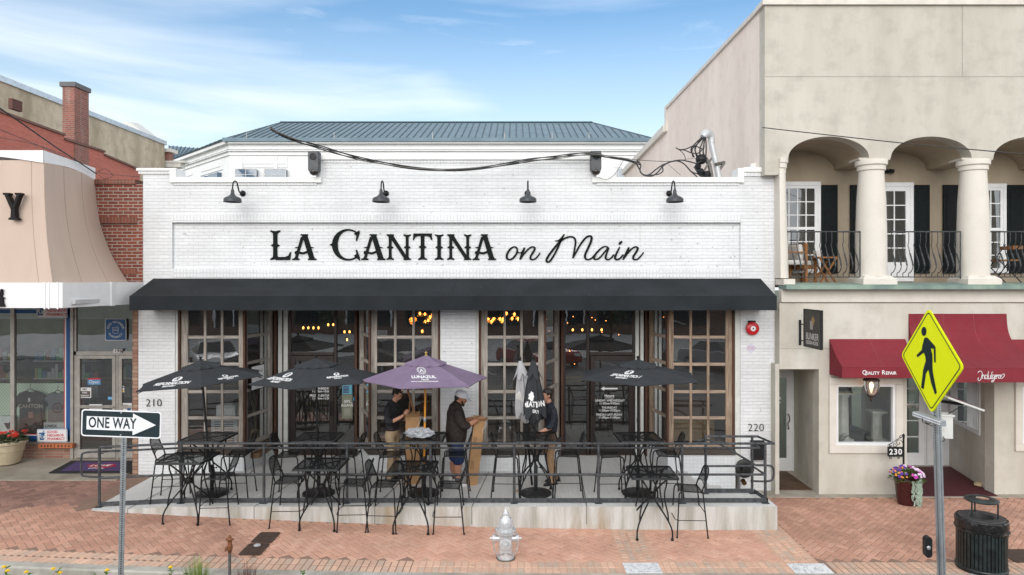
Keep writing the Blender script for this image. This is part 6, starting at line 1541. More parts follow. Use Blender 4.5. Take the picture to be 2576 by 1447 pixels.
wb.box(rx0, 6.3, 15.2, 15.3, gR+2.3, zrec); wb.box(7.9, 10.1, 15.72, 15.8, gR+2.3, zent)
wb.build('wall', STU, rb)
ln = MB(); 
for a, b in ((rx0, rx0+1.05),): ln.box(a, b, RYF-.002, RYF, zr(877.6), zr(876.6))
ln.box(rx0, XR, RYF-.004, RYF, zg1-.02, zg1); ln.build('control_joint', pm('joint shadow gap', (.30,.27,.23), .9, bump=0), rb)
bd = MB(); bd.box(5.24, XR, RYF-.05, RYF+.1, zg1, zr(728)); bd.build('fascia', STU_L, rb)
cs = MB(); z0_, z1_ = zr(727.5), zr(716)
cs.box(5.24, XR, 13.2, RYF+.1, z0_, z0_+.085); cs.add([(5.24,13.2,z0_+.086),(XR,13.2,z0_+.086),(XR,RYF+.12,z0_+.13),(5.24,RYF+.12,z0_+.13)], [(0,1,2,3)])
FL = z0_ + .13; cs.build('copper_sill', COPPER, rb)
fl_ = MB(); fl_.box(5.3, XR, RYF+.1, 15.2, FL-.1, FL-.002); fl_.build('balcony_floor', pm('balcony floor', (.35,.31,.25), .9), rb)
# arcade front and barrel vaults
ztop, zsp = zr(14), zr(397); cxs = [xr(2085), xr(2343), xr(2601)]; ra = .80
def arch_z(x, c): u = (x-c)/ra; return zsp + .42*math.sqrt(max(0, 1-u*u)) if abs(u) <= 1 else zsp
xsamp = [xr(1922)]
fw = MB(); xl = 5.2; xs_ = [xl]
for c in cxs: xs_ += [c - ra] + [c + ra*math.sin(R(-90 + 180*k/24)) for k in range(1, 24)] + [c + ra]
xs_.append(XR)
def low(x):
    for c in cxs:
        if abs(x-c) < ra - 1e-6: return arch_z(x, c)
    return zsp
for a, b in zip(xs_, xs_[1:]):
    if b - a < 1e-6: continue
    inside = any(abs((a+b)/2 - c) < ra for c in cxs)
    la, lb_ = (low(a), low(b)) if inside else (zsp, zsp)
    if inside: la = arch_z(a, min(cxs, key=lambda c: abs((a+b)/2-c))); lb_ = arch_z(b, min(cxs, key=lambda c: abs((a+b)/2-c)))
    fw.add([(a,RYF,la),(b,RYF,lb_),(b,RYF,ztop),(a,RYF,ztop)], [(0,1,2,3)])
    fw.add([(a,RYF,la),(a,RYF+.3,la),(b,RYF+.3,lb_),(b,RYF,lb_)], [(0,1,2,3)])
fw.add([(xl,RYF,zr(440)),(xl,RYF+.3,zr(440)),(xl,RYF+.3,ztop),(xl,RYF,ztop)], [(0,1,2,3)])
fw.box(4.93, xl-.001, RYF-.001, RYF+.3, zr(440), ztop); fw.box(xl-.001, xr(1977), RYF-.0012, RYF+.3, zr(440)+.02, zsp+.001)
uw = fw.build('upper_wall', STU_U, rb)
vm = MB()
for a, b in zip(xs_, xs_[1:]):
    c = min(cxs, key=lambda c: abs((a+b)/2-c)); ins = abs((a+b)/2-c) < ra
    la, lb_ = (arch_z(a,c), arch_z(b,c)) if ins else (zsp, zsp)
    vm.add([(a,RYF+.3,la),(b,RYF+.3,lb_),(b,15.1,lb_),(a,15.1,la)], [(3,2,1,0)])
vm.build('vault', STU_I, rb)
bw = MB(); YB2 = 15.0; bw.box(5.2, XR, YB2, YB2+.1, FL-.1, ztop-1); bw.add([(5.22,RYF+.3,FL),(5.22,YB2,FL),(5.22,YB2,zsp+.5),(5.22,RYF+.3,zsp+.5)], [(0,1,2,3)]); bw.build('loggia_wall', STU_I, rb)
jt = MB(); jt.box(4.93, XR, RYF-.003, RYF-.0013, zr(193.6), zr(192.2)); jt.box(xr(2420), xr(2420)+.012, RYF-.0032, RYF-.0013, zr(193), ztop); jt.build('control_joint', pm('joint shadow gap', (.30,.27,.23), .9, bump=0), rb)
# side wall rising behind the restaurant, stepped down towards the back
sw = MB(); xsw = 4.93
def sy(xd): return xsw*F/(xd-1297)      # distance at which the side wall plane is seen in column xd
ys = [sy(1903), sy(1677), sy(1677)+.001, sy(1570)]
poly = [(xsw, RYF+.3, 2), (xsw, RYF+.3, ztop), (xsw, sy(1677), Z(275, sy(1677))), (xsw, sy(1677), Z(332, sy(1677))), (xsw, sy(1570), Z(441, sy(1570))), (xsw, sy(1570), 2)]
sw.prism(poly, (.25,0,0)); sw.box(xsw+.26, XR, RYF+.32, 20, ztop-1.1, ztop-1.0); sw.build('side_wall', STU_P, rb)
cpn = MB(); pts = [Vector(p) for p in (poly[1], poly[2])]
def strip(mb, a, b, w0, w1, t_): 
    a, b = Vector(a), Vector(b); mb.add([a+Vector((w0,0,0)), b+Vector((w0,0,0)), b+Vector((w1,0,0)), a+Vector((w1,0,0)), a+Vector((w0,0,t_)), b+Vector((w0,0,t_)), b+Vector((w1,0,t_)), a+Vector((w1,0,t_))], [(0,3,2,1),(4,5,6,7),(0,1,5,4),(1,2,6,5),(2,3,7,6),(3,0,4,7)])
strip(cpn, poly[1], poly[2], -.05, .3, .09); strip(cpn, poly[3], poly[4], -.12, .3, .22)
cpn.box(4.87, XR, RYF-.06, RYF+.36, ztop, ztop+.10); cpn.box(xsw-.06, xsw+.27, sy(1677)-.12, sy(1677)+.06, Z(332,sy(1677)), Z(275,sy(1677))+.09)
cpn.build('coping', pm('metal parapet coping', (.60,.56,.50), .5, var=.1, bump=0), rb)
# columns
for xd in (2200, 2459, 2718):
    x = xr(xd) ; yc = RYF + .13; m = MB(); zc0, zc1 = zr(716) + .16, zr(402)
    m.lathe([(.285,zc0),(.288,zc0+.35),(.285,zc0+.8),(.268,zc0+1.5),(.235,zc1-.28),(.235,zc1-.22),(.262,zc1-.2),(.262,zc1-.12),(.295,zc1-.10),(.30,zc1-.02),(.295,zc1)], (x, yc, 0), 36)
    col = m.build('column', STU_L, rb)
    m = MB(); b0 = zr(716)-.015; q = .33; m.box(x-q, x+q, RYF-.22, RYF+.42, b0, b0+.12)
    m.add([(x-q,RYF-.22,b0+.12),(x+q,RYF-.22,b0+.12),(x+q,RYF+.42,b0+.12),(x-q,RYF+.42,b0+.12),(x-.25,RYF-.12,b0+.19),(x+.25,RYF-.12,b0+.19),(x+.25,RYF+.36,b0+.19),(x-.25,RYF+.36,b0+.19)], [(4,5,6,7),(0,1,5,4),(1,2,6,5),(2,3,7,6),(3,0,4,7)])
    m.build('plinth', STU_L, col); m = MB(); m.box(x-.31, x+.31, RYF-.0, RYF+.4, zc1, zsp+.0); m.build('abacus', STU_U, col)
x = xr(1957); m = MB(); zc1 = zr(398)
vs = []
for z_, r_ in ((zr(700), .21), (zr(640), .20), (zr(500), .165), (zc1-.2, .15), (zc1-.19, .175), (zc1-.1, .18), (zc1-.09, .2), (zc1, .205)): vs.append((r_, z_))
m.lathe([(r_*1.0, z_) for r_, z_ in vs], (5.225+.0, RYF+.12, 0), 28)
for i in range(len(m.v)): m.v[i].x = max(m.v[i].x, 5.21)
hc = m.build('half_column', STU_L, rb); m = MB(); m.box(5.23, xr(1990), RYF-.2, RYF+.3, zr(717), zr(702)); m.build('plinth', STU_L, hc)
# loggia windows, doors and shutters
GL2 = glassm('house window glass', refl=.9); SHUT = pm('black green shutter', (.005,.008,.009), .6, var=.3, vs=9, bump=.2, spec=.2); WPNT = pm('white joinery paint', (.74,.75,.76), .4, var=.05, bump=0)
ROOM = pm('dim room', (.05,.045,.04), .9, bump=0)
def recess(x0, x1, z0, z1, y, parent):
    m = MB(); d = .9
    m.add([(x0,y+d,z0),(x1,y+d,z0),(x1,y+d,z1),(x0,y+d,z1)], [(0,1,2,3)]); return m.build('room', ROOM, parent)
def casement(name, x0, x1, z0, z1, y, cols, rows, fw_=.08, panel=0, parent=rb, mid=None, mun=.022):
    o = MB(); o.box(x0-.07, x1+.07, y-.05, y, z1, z1+.09); o.box(x0-.07, x0, y-.045, y, z0, z1); o.box(x1, x1+.07, y-.045, y, z0, z1)
    if not panel: o.box(x0-.09, x1+.09, y-.08, y, z0-.05, z0)
    w_ = o.build(name, WPNT, parent, bevel=.004)
    f = MB(); zb = z0 + (panel or fw_)
    f.box(x0, x0+fw_, y-.035, y-.004, z0, z1); f.box(x1-fw_, x1, y-.035, y-.004, z0, z1); f.box(x0+fw_, x1-fw_, y-.034, y-.004, z1-fw_, z1); f.box(x0+fw_, x1-fw_, y-.034, y-.004, z0, zb)
    for c in range(1, cols): xx = x0+fw_+(x1-x0-2*fw_)*c/cols; f.box(xx-mun/2, xx+mun/2, y-.030, y-.008, zb, z1-fw_)
    for r_ in range(1, rows):
        zz = zb+(z1-fw_-zb)*r_/rows; hh = mun/2 if r_ != mid else .03
        for c in range(cols):
            a = x0+fw_+(x1-x0-2*fw_)*c/cols + (mun/2 if c else 0); b = x0+fw_+(x1-x0-2*fw_)*(c+1)/cols - (mun/2 if c < cols-1 else 0)
            f.box(a, b, y-.0305, y-.0085, zz-hh, zz+hh)
    f.build('sash', WPNT, w_)
    g = MB(); g.quad((x0+fw_,y-.015,zb),(x1-fw_,y-.015,zb),(x1-fw_,y-.015,z1-fw_),(x0+fw_,y-.015,z1-fw_)); g.build('pane', GL2, w_)
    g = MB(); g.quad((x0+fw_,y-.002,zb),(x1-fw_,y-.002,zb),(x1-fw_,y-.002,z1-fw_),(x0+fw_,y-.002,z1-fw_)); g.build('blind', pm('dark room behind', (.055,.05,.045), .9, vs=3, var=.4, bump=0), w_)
    return w_
yb = YB2; zb_ = lambda yd: Z(yd, yb); xb = lambda xd: X(xd, yb)
casement('window', xb(1955), xb(2055), FL+.25, zb_(468), yb, 4, 6, .06, mid=3)
casement('balcony_door', xb(2180), xb(2288), FL+.02, zb_(470), yb, 3, 5, .1, panel=.42)
casement('window', xb(2436), xb(2521), FL+.25, zb_(473), yb, 3, 6, .06, mid=3)
def shutter(a, b, y0, y1):
    m = MB(); x0, x1, z0, z1 = xb(a), xb(b), zb_(y1), zb_(y0); m.box(x0, x1, yb-.05, yb-.012, z0, z1); s = m.build('shutter', SHUT, rb, bevel=.004)
    m = MB(); h = z1 - z0
    for q0, q1 in ((.05,.40),(.46,.94)): m.box(x0+.07, x1-.07, yb-.06, yb-.051, z0+h*q0, z0+h*q1)
    m.build('raised_panel', SHUT, s, bevel=.008)
for a, b in ((2065,2105),(2137,2176),(2297,2336),(2370,2411),(2531,2573)): shutter(a, b, 466, 688)
# balustrades with bellied bars
IRON = pm('wrought iron', (.025,.028,.03), .5, metal=.3, var=.4, vs=25, bump=.4, col2=(.06,.065,.065))
for xa, xz in ((xr(1978), xr(2166)), (xr(2229), xr(2419)), (xr(2487), 10.9)):
    m = MB(); zt2, zb2 = zr(583), zr(697); m.tube([(xa,RYF+.02,zt2),(xz,RYF+.02,zt2)], .014, 8); m.tube([(xa,RYF+.02,zb2),(xz,RYF+.02,zb2)], .010, 8); m.tube([(xz-.01,RYF+.02,zb2-.04),(xz-.01,RYF+.02,zt2)], .012, 8); m.tube([(xa+.01,RYF+.02,zb2-.04),(xa+.01,RYF+.02,zt2)], .010, 8)
    br_ = m.build('balustrade', IRON, rb); k = int((xz-xa)/.118)
    for i in range(1, k+1):
        x = xa + i*(xz-xa)/(k+1); m = MB(); q = [(0,1.0),(.0,.78),(.02,.70),(.0,.64),(-.03,.5),(-.085,.34),(-.10,.22),(-.06,.12),(.0,.08),(.0,0)]
        m.tube(smooth_path([(x + .25*dy*-1, RYF+.02+dy, zb2 + (zt2-zb2)*f) for dy, f in q], 3), [.0085]*28, 6)
        n_ = len(m.v)
        m.tube(smooth_path([(x + .25*.03, RYF+.02-.03, zb2+(zt2-zb2)*.52), (x + .25*.085, RYF+.02-.085, zb2+(zt2-zb2)*.34), (x + .25*.1, RYF-.08, zb2+(zt2-zb2)*.25)], 3), .016, 6)
        m.build('baluster', IRON, br_)
# spotlight under the vault
sp4 = thing('spotlight', 'small black twin spotlight on the balcony wall above the glazed door', 'spotlight', (xb(2237), yb, zb_(432))); m = MB()
m.box(xb(2222), xb(2232), yb-.05, yb, zb_(437), zb_(427)); m.tube([(xb(2232),yb-.06,zb_(431)),(xb(2242),yb-.12,zb_(434))], .045, 10); m.tube([(xb(2226),yb-.06,zb_(431)),(xb(2218),yb-.13,zb_(434))], .04, 10); m.build('lamp_heads', BLACK, sp4)
# balcony furniture
TEAK = woodm('teak', (.30,.13,.045), (.40,.19,.07)); CUSH = pm('off-white cushion', (.62,.61,.58), .9, bump=.2, bs=20)
def slatchair(x, y, label, rz=0):
    t = thing('garden_chair', label, 'chair'); m = MB()
    for sx in (-.28,.28):
        for sy_ in (-.28,.28): m.box(sx-.025, sx+.025, sy_-.025, sy_+.025, 0, .62 if sy_ < 0 else .8)
        m.box(sx-.03, sx+.03, -.32, .3, .60, .63)
    m.box(-.3,.3,-.27,-.24,.28,.36); m.box(-.3,.3,.24,.27,.28,.36); m.box(-.3,.3,.25,.28,.72,.8)
    m.build('frame', TEAK, t, bevel=.004); m = MB(); m.box(-.26,.26,-.27,.25,.36,.46); m.build('seat_cushion', CUSH, t, bevel=.03); m = MB(); m.box(-.25,.25,.14,.25,.47,.78); m.build('back_cushion', CUSH, t, bevel=.04); t.location = (x, y, FL); t.rotation_euler = (0,0,rz); return t
slatchair(5.60, 14.15, 'teak armchair with off-white cushions nearest the left balcony corner', R(-80)); slatchair(6.02, 14.65, 'teak armchair with off-white cushions behind the first bars, nearer the dark shutter', R(4))
t = thing('folding_table', 'small folding teak side table with a white pot on the balcony', 'table', (6.42, 14.2, FL)); m = MB(); m.box(-.2+6.42,.2+6.42,14.0,14.4,FL+.50,FL+.53)
for s in (-1,1): m.slab((6.42-.18*s,14.02,FL),(6.42-.14*s,14.02,FL),(6.42+.18*s,14.02,FL+.5),(6.42+.14*s,14.02,FL+.5), .03); m.slab((6.42-.18*s,14.35,FL),(6.42-.14*s,14.35,FL),(6.42+.18*s,14.35,FL+.5),(6.42+.14*s,14.35,FL+.5), .03)
m.build('frame', TEAK, t); m = MB(); m.lathe([(.07,.53),(.085,.66),(.08,.665),(.06,.65)], (6.3,14.25,FL), 16); tag(m.build('plant_pot', CUSH), 'small white pot on the folding balcony table', 'plant pot')
t = thing('folding_chair', 'folding chair with a wooden seat and black legs on the balcony at the right edge', 'chair', (10.05, 14.1, FL)); m = MB()
for y in (13.9, 14.35): m.tube([(9.75,y,FL),(10.3,y,FL+.8)], .012, 6); m.tube([(10.3,y,FL),(9.8,y,FL+.5)], .012, 6)
m.build('legs', BLACK, t); m = MB(); m.box(9.85,10.3,13.92,14.33,FL+.44,FL+.47); m.box(10.15,10.35,13.92,14.33,FL+.68,FL+.75); m.build('seat', TEAK, t)

# ground floor: shop window with columns behind, lantern, door in the recess
def picture_window(x0, x1, z0, z1, y, parent, cols=1, zb2=None):
    o = MB(); a = .135
    o.box(x0-a-.05, x1+a+.05, y-.05, y, z0-a-.07, z0-.05); o.box(x0-a-.05, x1+a+.05, y-.05, y, z1+.05, z1+a+.04); o.box(x0-a-.05, x0-.05, y-.049, y, z0-.05, z1+.05); o.box(x1+.05, x1+a+.05, y-.049, y, z0-.05, z1+.05)
    w_ = o.build('window', STU_L, parent, bevel=.008); f = MB()
    f.box(x0-.05, x1+.05, y-.02, y+.06, z0-.05, z0); f.box(x0-.05, x1+.05, y-.02, y+.06, z1, z1+.05); f.box(x0-.05, x0, y-.019, y+.06, z0, z1); f.box(x1, x1+.05, y-.019, y+.06, z0, z1)
    for c in range(1, cols): xx = x0+(x1-x0)*c/cols; f.box(xx-.012, xx+.012, y+.01, y+.05, z0, z1)
    f.build('frame', WPNT, w_); g = MB(); g.quad((x0,y+.04,z0),(x1,y+.04,z0),(x1,y+.04,z1),(x0,y+.04,z1)); g.build('pane', GLASS, w_); return w_
picture_window(wx0, wx1, wz0, wz1, RYF, rb); picture_window(w2x0+.1, 11.9, zr(1108), zr(977), RYF, rb, cols=2)
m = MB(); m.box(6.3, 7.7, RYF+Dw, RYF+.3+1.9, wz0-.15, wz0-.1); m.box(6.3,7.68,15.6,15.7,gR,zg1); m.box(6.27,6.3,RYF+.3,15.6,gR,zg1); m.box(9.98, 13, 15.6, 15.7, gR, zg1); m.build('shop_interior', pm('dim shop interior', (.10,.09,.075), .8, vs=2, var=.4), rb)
PLA = pm('white plaster', (.70,.68,.62), .6)
def pedestal(x, y, z0, h, r_, label):
    t = thing('plaster_column', label, 'column', (x, y, z0)); m = MB(); m.box(x-r_*1.2,x+r_*1.2,y-r_*1.2,y+r_*1.2,z0,z0+.05); m.box(x-r_*1.3,x+r_*1.3,y-r_*1.3,y+r_*1.3,z0+h-.04,z0+h); m.build('base', PLA, t)
    m = MB(); n = 40; prof = [(1.05,.05),(.92,.09),(.85,h*.6),(.8,h-.12),(1.05,h-.07),(1.1,h-.04)]
    vs = [Vector((x + r_*q*(1-.06*(j % 4 < 2))*math.cos(2*math.pi*j/n), y + r_*q*(1-.06*(j % 4 < 2))*math.sin(2*math.pi*j/n), z0+z_)) for q, z_ in prof for j in range(n)]
    m.add(vs, [(i*n+j, i*n+(j+1) % n, (i+1)*n+(j+1) % n, (i+1)*n+j) for i in range(len(prof)-1) for j in range(n)], 0, True); m.build('shaft', PLA, t)
pedestal(X(2120,14.1), 14.1, wz0-.1, 1.0, .13, 'taller white fluted plaster column in the shop window, at its left edge'); pedestal(X(2205,14.1), 14.1, wz0-.1, .62, .12, 'shorter white fluted plaster column in the shop window, right of the lantern')
t = thing('fern', 'green fern standing in the lower left corner of the shop window', 'plant', (X(2120,13.8), 13.8, wz0-.1)); m = MB(); random.seed(5)
for i in range(14):
    a = i*.9; b0 = Vector((X(2118,13.8), 13.85, wz0-.1)); q = [b0 + Vector((.2*f*math.cos(a), .12*f*math.sin(a), .32*f - .14*f*f)) for f in (0,.25,.5,.75,1)]; q = smooth_path(q, 3)
    for k, p in enumerate(q[2:]):
        for s in (1,-1): leaf(m, p, (math.cos(a+s*1.4), math.sin(a+s*1.4), .1), UZ, .06*(1-k/len(q)*.7), .016)
m.build('fronds', GRN2, t)
# recessed white door
def glazed_door(name, x0, x1, z0, h, y, label=None, panes=None):
    d_ = MB(); d_.box(x0-.05, x0, y-.04, y+.05, z0, z0+h+.05); d_.box(x1, x1+.05, y-.04, y+.05, z0, z0+h+.05); d_.box(x0, x1, y-.04, y+.05, z0+h, z0+h+.05); w_ = d_.build(name, WPNT, rb)
    f = MB(); s_ = .12; f.box(x0,x0+s_,y-.02,y+.02,z0,z0+h); f.box(x1-s_,x1,y-.02,y+.02,z0,z0+h); f.box(x0+s_,x1-s_,y-.02,y+.02,z0,z0+.28); f.box(x0+s_,x1-s_,y-.02,y+.02,z0+h-.13,z0+h)
    if panes:
        for c in range(1, panes[0]): xx = x0+s_+(x1-x0-2*s_)*c/panes[0]; f.box(xx-.012,xx+.012,y-.015,y+.01,z0+.28,z0+h-.13)
        for r_ in range(1, panes[1]): zz = z0+.28+(h-.41)*r_/panes[1]; f.box(x0+s_,x1-s_,y-.014,y+.009,zz-.012,zz+.012)
    f.build('leaf', WPNT, w_); g = MB(); g.quad((x0+s_,y,z0+.28),(x1-s_,y,z0+.28),(x1-s_,y,z0+h-.13),(x0+s_,y,z0+h-.13)); g.build('pane', GLASS_D, w_)
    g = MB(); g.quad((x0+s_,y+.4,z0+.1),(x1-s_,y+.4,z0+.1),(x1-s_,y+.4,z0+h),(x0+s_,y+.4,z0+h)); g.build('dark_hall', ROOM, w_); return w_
dd = glazed_door('door', 5.32, 6.13, gR+.02, 2.2, 15.15)
m = MB(); m.tube(smooth_path([(6.03,15.12,gR+.95),(6.03,15.05,gR+.98),(6.0,15.04,gR+1.08),(6.04,15.04,gR+1.16),(6.03,15.05,gR+1.26),(6.03,15.12,gR+1.28)], 4), .011, 6); m.build('handle', BLACK, dd)
text('BUNKER', .095, (5.72, 15.145, gR+1.62), INK, dd, bold=.001); text('DESIGN HOUSE', .05, (5.72, 15.145, gR+1.53), INK, dd)
glazed_door('door', 8.12, 9.33, gR+.02, 2.25, 15.6, panes=(2,5)); glazed_door('sidelight', 9.42, 9.84, gR+.02, 2.25, 15.6, panes=(1,5))
# window in the splayed wall
A = Vector((ex1+.02, RYF+.2, 0)); B = Vector((9.93, 15.7, 0)); d = (B-A).normalized(); nn_ = Vector((-d.y, d.x, 0))
def sp(u, z, n=0): p = A + (B-A)*u + nn_*n; return Vector((p.x, p.y, z))
m = MB(); za, zc = gR+1.12, zent-.02
for u0, u1, z0, z1 in ((.16,.20,za,zc),(.86,.90,za,zc),(.16,.90,za-.07,za)): m.add([sp(u0,z0,.03),sp(u1,z0,.03),sp(u1,z1,.03),sp(u0,z1,.03),sp(u0,z0,-.0),sp(u1,z0,-.0),sp(u1,z1,-.0),sp(u0,z1,-.0)], [(0,1,2,3),(4,7,6,5),(0,4,5,1),(1,5,6,2),(2,6,7,3),(3,7,4,0)])
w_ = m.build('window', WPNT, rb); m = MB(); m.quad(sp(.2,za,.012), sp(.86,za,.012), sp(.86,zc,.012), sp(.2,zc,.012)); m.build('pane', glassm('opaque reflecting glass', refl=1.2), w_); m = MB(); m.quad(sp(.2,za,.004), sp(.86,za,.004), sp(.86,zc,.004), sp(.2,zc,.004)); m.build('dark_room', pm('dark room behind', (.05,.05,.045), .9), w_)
# mats
m = MB(); m.add([(7.8,RYF-.13,gR+.02),(9.45,RYF-.13,gR+.02),(9.85,15.45,gR+.022),(8.0,15.45,gR+.022)], [(0,1,2,3)]); m.add([(7.8,RYF-.13,gR+.02),(9.45,RYF-.13,gR+.02),(9.45,RYF-.13,gR+.005),(7.8,RYF-.13,gR+.005)], [(3,2,1,0)])
tag(m.build('doormat', brickm('burgundy ribbed matting', (.10,.015,.02), (.085,.012,.018), (.06,.01,.014), bw=.22, bh=.22, ms=.01, off=0, bumpd=.01)), 'burgundy ribbed entrance mat in the splayed shop doorway', 'mat')
m = MB(); m.box(5.3, 5.98, 13.75, 15.05, gR+.014, gR+.03); tag(m.build('doormat', brickm('coir matting', (.16,.09,.045), (.10,.055,.03), (.03,.02,.015), bw=.12, bh=.05, ms=.014, bumpd=.02)), 'brown coir mat in the narrow door recess', 'mat')
m = MB(); m.ball((9.55,14.0,gR+.06), .1, 10, sz=.6, sx=1.5); tag(m.build('stone', pm('tan door stone', (.42,.32,.2), .9, bump=.6)), 'tan stone lying on the burgundy mat against the splayed wall', 'stone')

# red awnings with lettering
RCAN = pm('wine red canvas', (.20,.017,.028), .85, var=.1, vs=2, bump=.25, bs=240, bd=.002)
def red_awning(x0, x1, zt_, zf, zb2, yf, concave, label, seams, txt=None):
    t = thing('awning', label, 'awning', ((x0+x1)/2, RYF, zt_)); m = MB(); n = 14
    def pr(f): return (RYF - .01 + (yf-RYF)*(f + concave*math.sin(math.pi*f)*-.55), zt_ + (zf-zt_)*(f + concave*math.sin(math.pi*f)*.25))
    for k in range(n):
        (ya, za_), (yb_, zb3) = pr(k/n), pr((k+1)/n); m.add([(x0,ya,za_),(x0,yb_,zb3),(x1,yb_,zb3),(x1,ya,za_)], [(0,1,2,3)], 0, True)
    for xx in (x0, x1):
        pts = [Vector((xx, *pr(k/n))) for k in range(n+1)] + [Vector((xx,yf,zb2)), Vector((xx,RYF-.005,zb2))]; m.prism(pts, (.004,0,0))
    m.build('canopy', RCAN, t); v = MB(); v.box(x0-.002,x1+.002,yf-.006,yf,zb2,zf+.003); vl = v.build('valance', RCAN, t)
    s = MB()
    for xx in seams: s.tube([(xx, pr(k/n)[0]-.003, pr(k/n)[1]+.003) for k in range(n+1)], .003, 4)
    s.build('seam', pm('pale seam', (.36,.10,.10), .7, bump=0), t)
    b = MB(); b.tube([(x0+.05,RYF,zb2+.05),(x0+.02,yf+.03,zb2+.02)], .012, 6); b.tube([(x1-.05,RYF,zb2+.05),(x1-.05,yf+.03,zb2+.02)], .012, 6); b.build('bracket', BLACK, t)
    if txt: txt(vl)
    return t
def cur(pts, w_, o, s, mb):
    q = smooth_path([Vector((o.x + a*s, o.y, o.z + b*s)) for a, b in pts], 5); mb.tube(q, w_, 5)
def t1(v):
    mb = MB(); y = 12.97 - .009; z = Z(937.5, 12.97)
    for ch, sz, xd in (('Q',.115,2174.5),('UALITY',.082,2194),('R',.115,2222),('EPAIR',.082,2241)): text(ch, sz, (X(xd,12.97), y, z - (.0 if sz > .1 else .012)), INK, into=mb, ext=.001, bold=.0018, wscale=.98)
    mb.build('lettering', INK, v)
xq0, xq1 = xr(2086), xr(2276)
red_awning(xq0, xq1, zr(853), Z(924,12.97), Z(951,12.97), 12.97, .12, 'red canvas awning lettered Quality Repair', [xr(2186)], t1)
yI = 12.35
def t2(v):
    o = Vector((X(2457,yI), yI-.012, Z(955,yI))); s = (X(2526,yI)-X(2457,yI))/69; mb = MB(); W_ = .0085
    L_ = [[(2,17),(6,21),(12,21),(15,16),(13,8),(10,0),(5,-3),(2,1),(5,5)], [(16,12),(15,2)], [(15.5,8),(19,12),(21.5,9),(20.5,2),(23,4)], [(29,10),(26,12),(23,8),(24,2.5),(28,3),(31,10)], [(34,21),(31,12),(29.5,4),(31.5,1.5),(34,4)], [(34,12),(33,4),(35.5,1.5),(39,5),(40,12)], [(40,12),(39,3),(42,2)], [(46,19),(43,18),(42.5,8),(43,2),(46,2.5)],
          [(50,11),(46.5,12),(45,7),(47,3),(50.5,6),(51,11),(50,2),(47,-5),(42.5,-6),(43,-3),(49,-1),(53,4)], [(52,6),(56,9),(55.5,12),(52.5,10),(52.5,4),(56,3)], [(58,12),(57,2.5)], [(57.5,8),(61,12),(62.5,9),(62,3)], [(68,10),(65,12),(62.5,7),(64,3),(68,4)], [(68,6.5),(71,9),(70.5,12),(67.5,10),(68,4),(73,3.5),(79,9),(80,13),(76,14),(75,11)]]
    for q in L_: cur([(a*.86, b) for a, b in q], W_*.6 if True else 0, o, s*1.0, mb)
    mb.build('lettering', INK, v)
red_awning(xr(2285), xr(2531), zr(789.5), Z(926.5,yI), Z(962,yI), yI, .55, 'tall concave red canvas awning lettered Indulgence over the splayed doorway', [xr(2285)+.68, xr(2285)+1.28], t2)
red_awning(xr(2531)+.04, 12.3, zr(854), Z(924,12.97), Z(951,12.97), 12.97, .12, 'red canvas awning cut off by the right edge of the picture', [])
# carriage lantern under the awning
t = thing('hanging_lantern', 'lit bell-shaped glass lantern hanging under the Quality Repair awning', 'lantern', (X(2192,13.15), 13.15, Z(975,13.15))); lx0, lz0 = X(2192,13.15), Z(975,13.15)
m = MB(); m.lathe([(.012,.35),(.02,.2),(.13,.17),(.15,.15),(.15,.13)], (lx0,13.15,lz0), 20); m.lathe([(.07,-.13),(.085,-.15),(.05,-.18),(.02,-.2),(.03,-.22),(.01,-.27)], (lx0,13.15,lz0), 16)
for k in range(4): a = k*math.pi/2+.5; m.tube([(lx0+r_*math.cos(a), 13.15+r_*math.sin(a), lz0+z_) for r_, z_ in ((.15,.14),(.15,.02),(.12,-.08),(.08,-.14))], .008, 5)
m.build('frame', pm('bronze iron', (.06,.04,.03), .5, metal=.3), t); m = MB(); m.lathe([(.145,.14),(.146,.02),(.115,-.08),(.07,-.14)], (lx0,13.15,lz0), 20, cap=False); m.build('glass', glassm('lantern glass', (.75,.66,.62), dirt=.25), t)
m = MB(); m.ball((lx0,13.15,lz0+.04), .035, 10, sz=1.4); m.build('bulb', emis('warm lantern bulb', (1,.72,.42), 14), t)
# projecting sign
t = thing('hanging_sign', 'dark projecting shop sign lettered Bunker Design House', 'sign', (5.62, 13.4, zr(820))); ya, yb2 = 12.53, 13.27; za, zc = CZ-1.275, CZ-.565
m = MB(); m.box(5.605,5.635,ya,yb2,za,zc); m.build('panel', pm('charcoal sign board', (.045,.042,.038), .6, var=.08, bump=0), t, bevel=.003)
m = MB(); 
for y0, y1, z0, z1 in ((ya-.01,ya+.012,za-.01,zc+.01),(yb2-.012,yb2+.01,za-.01,zc+.01),(ya,yb2,za-.01,za+.012),(ya,yb2,zc-.012,zc+.01)): m.box(5.598,5.642,y0,y1,z0,z1)
m.box(5.6,5.64,RYF-.03,RYF,zc-.72,zc-.22)
for z_ in (zc-.3, zc-.62): m.tube([(5.62,RYF-.02,z_),(5.62,yb2,z_)], .012, 6)
m.build('bracket', BLACK, t)
m = MB(); text('BUNKER', .185, (5.6035, (ya+yb2)/2, za+.20), INK, into=m, ux=(0,-1,0), ext=.0008, wscale=.78, bold=-.0005); text('DESIGN HOUSE', .10, (5.6035, (ya+yb2)/2, za+.085), INK, into=m, ux=(0,-1,0), ext=.0008, wscale=.76, bold=-.0005); m.build('lettering', pm('pale grey print', (.60,.58,.55), .6, bump=0), t)
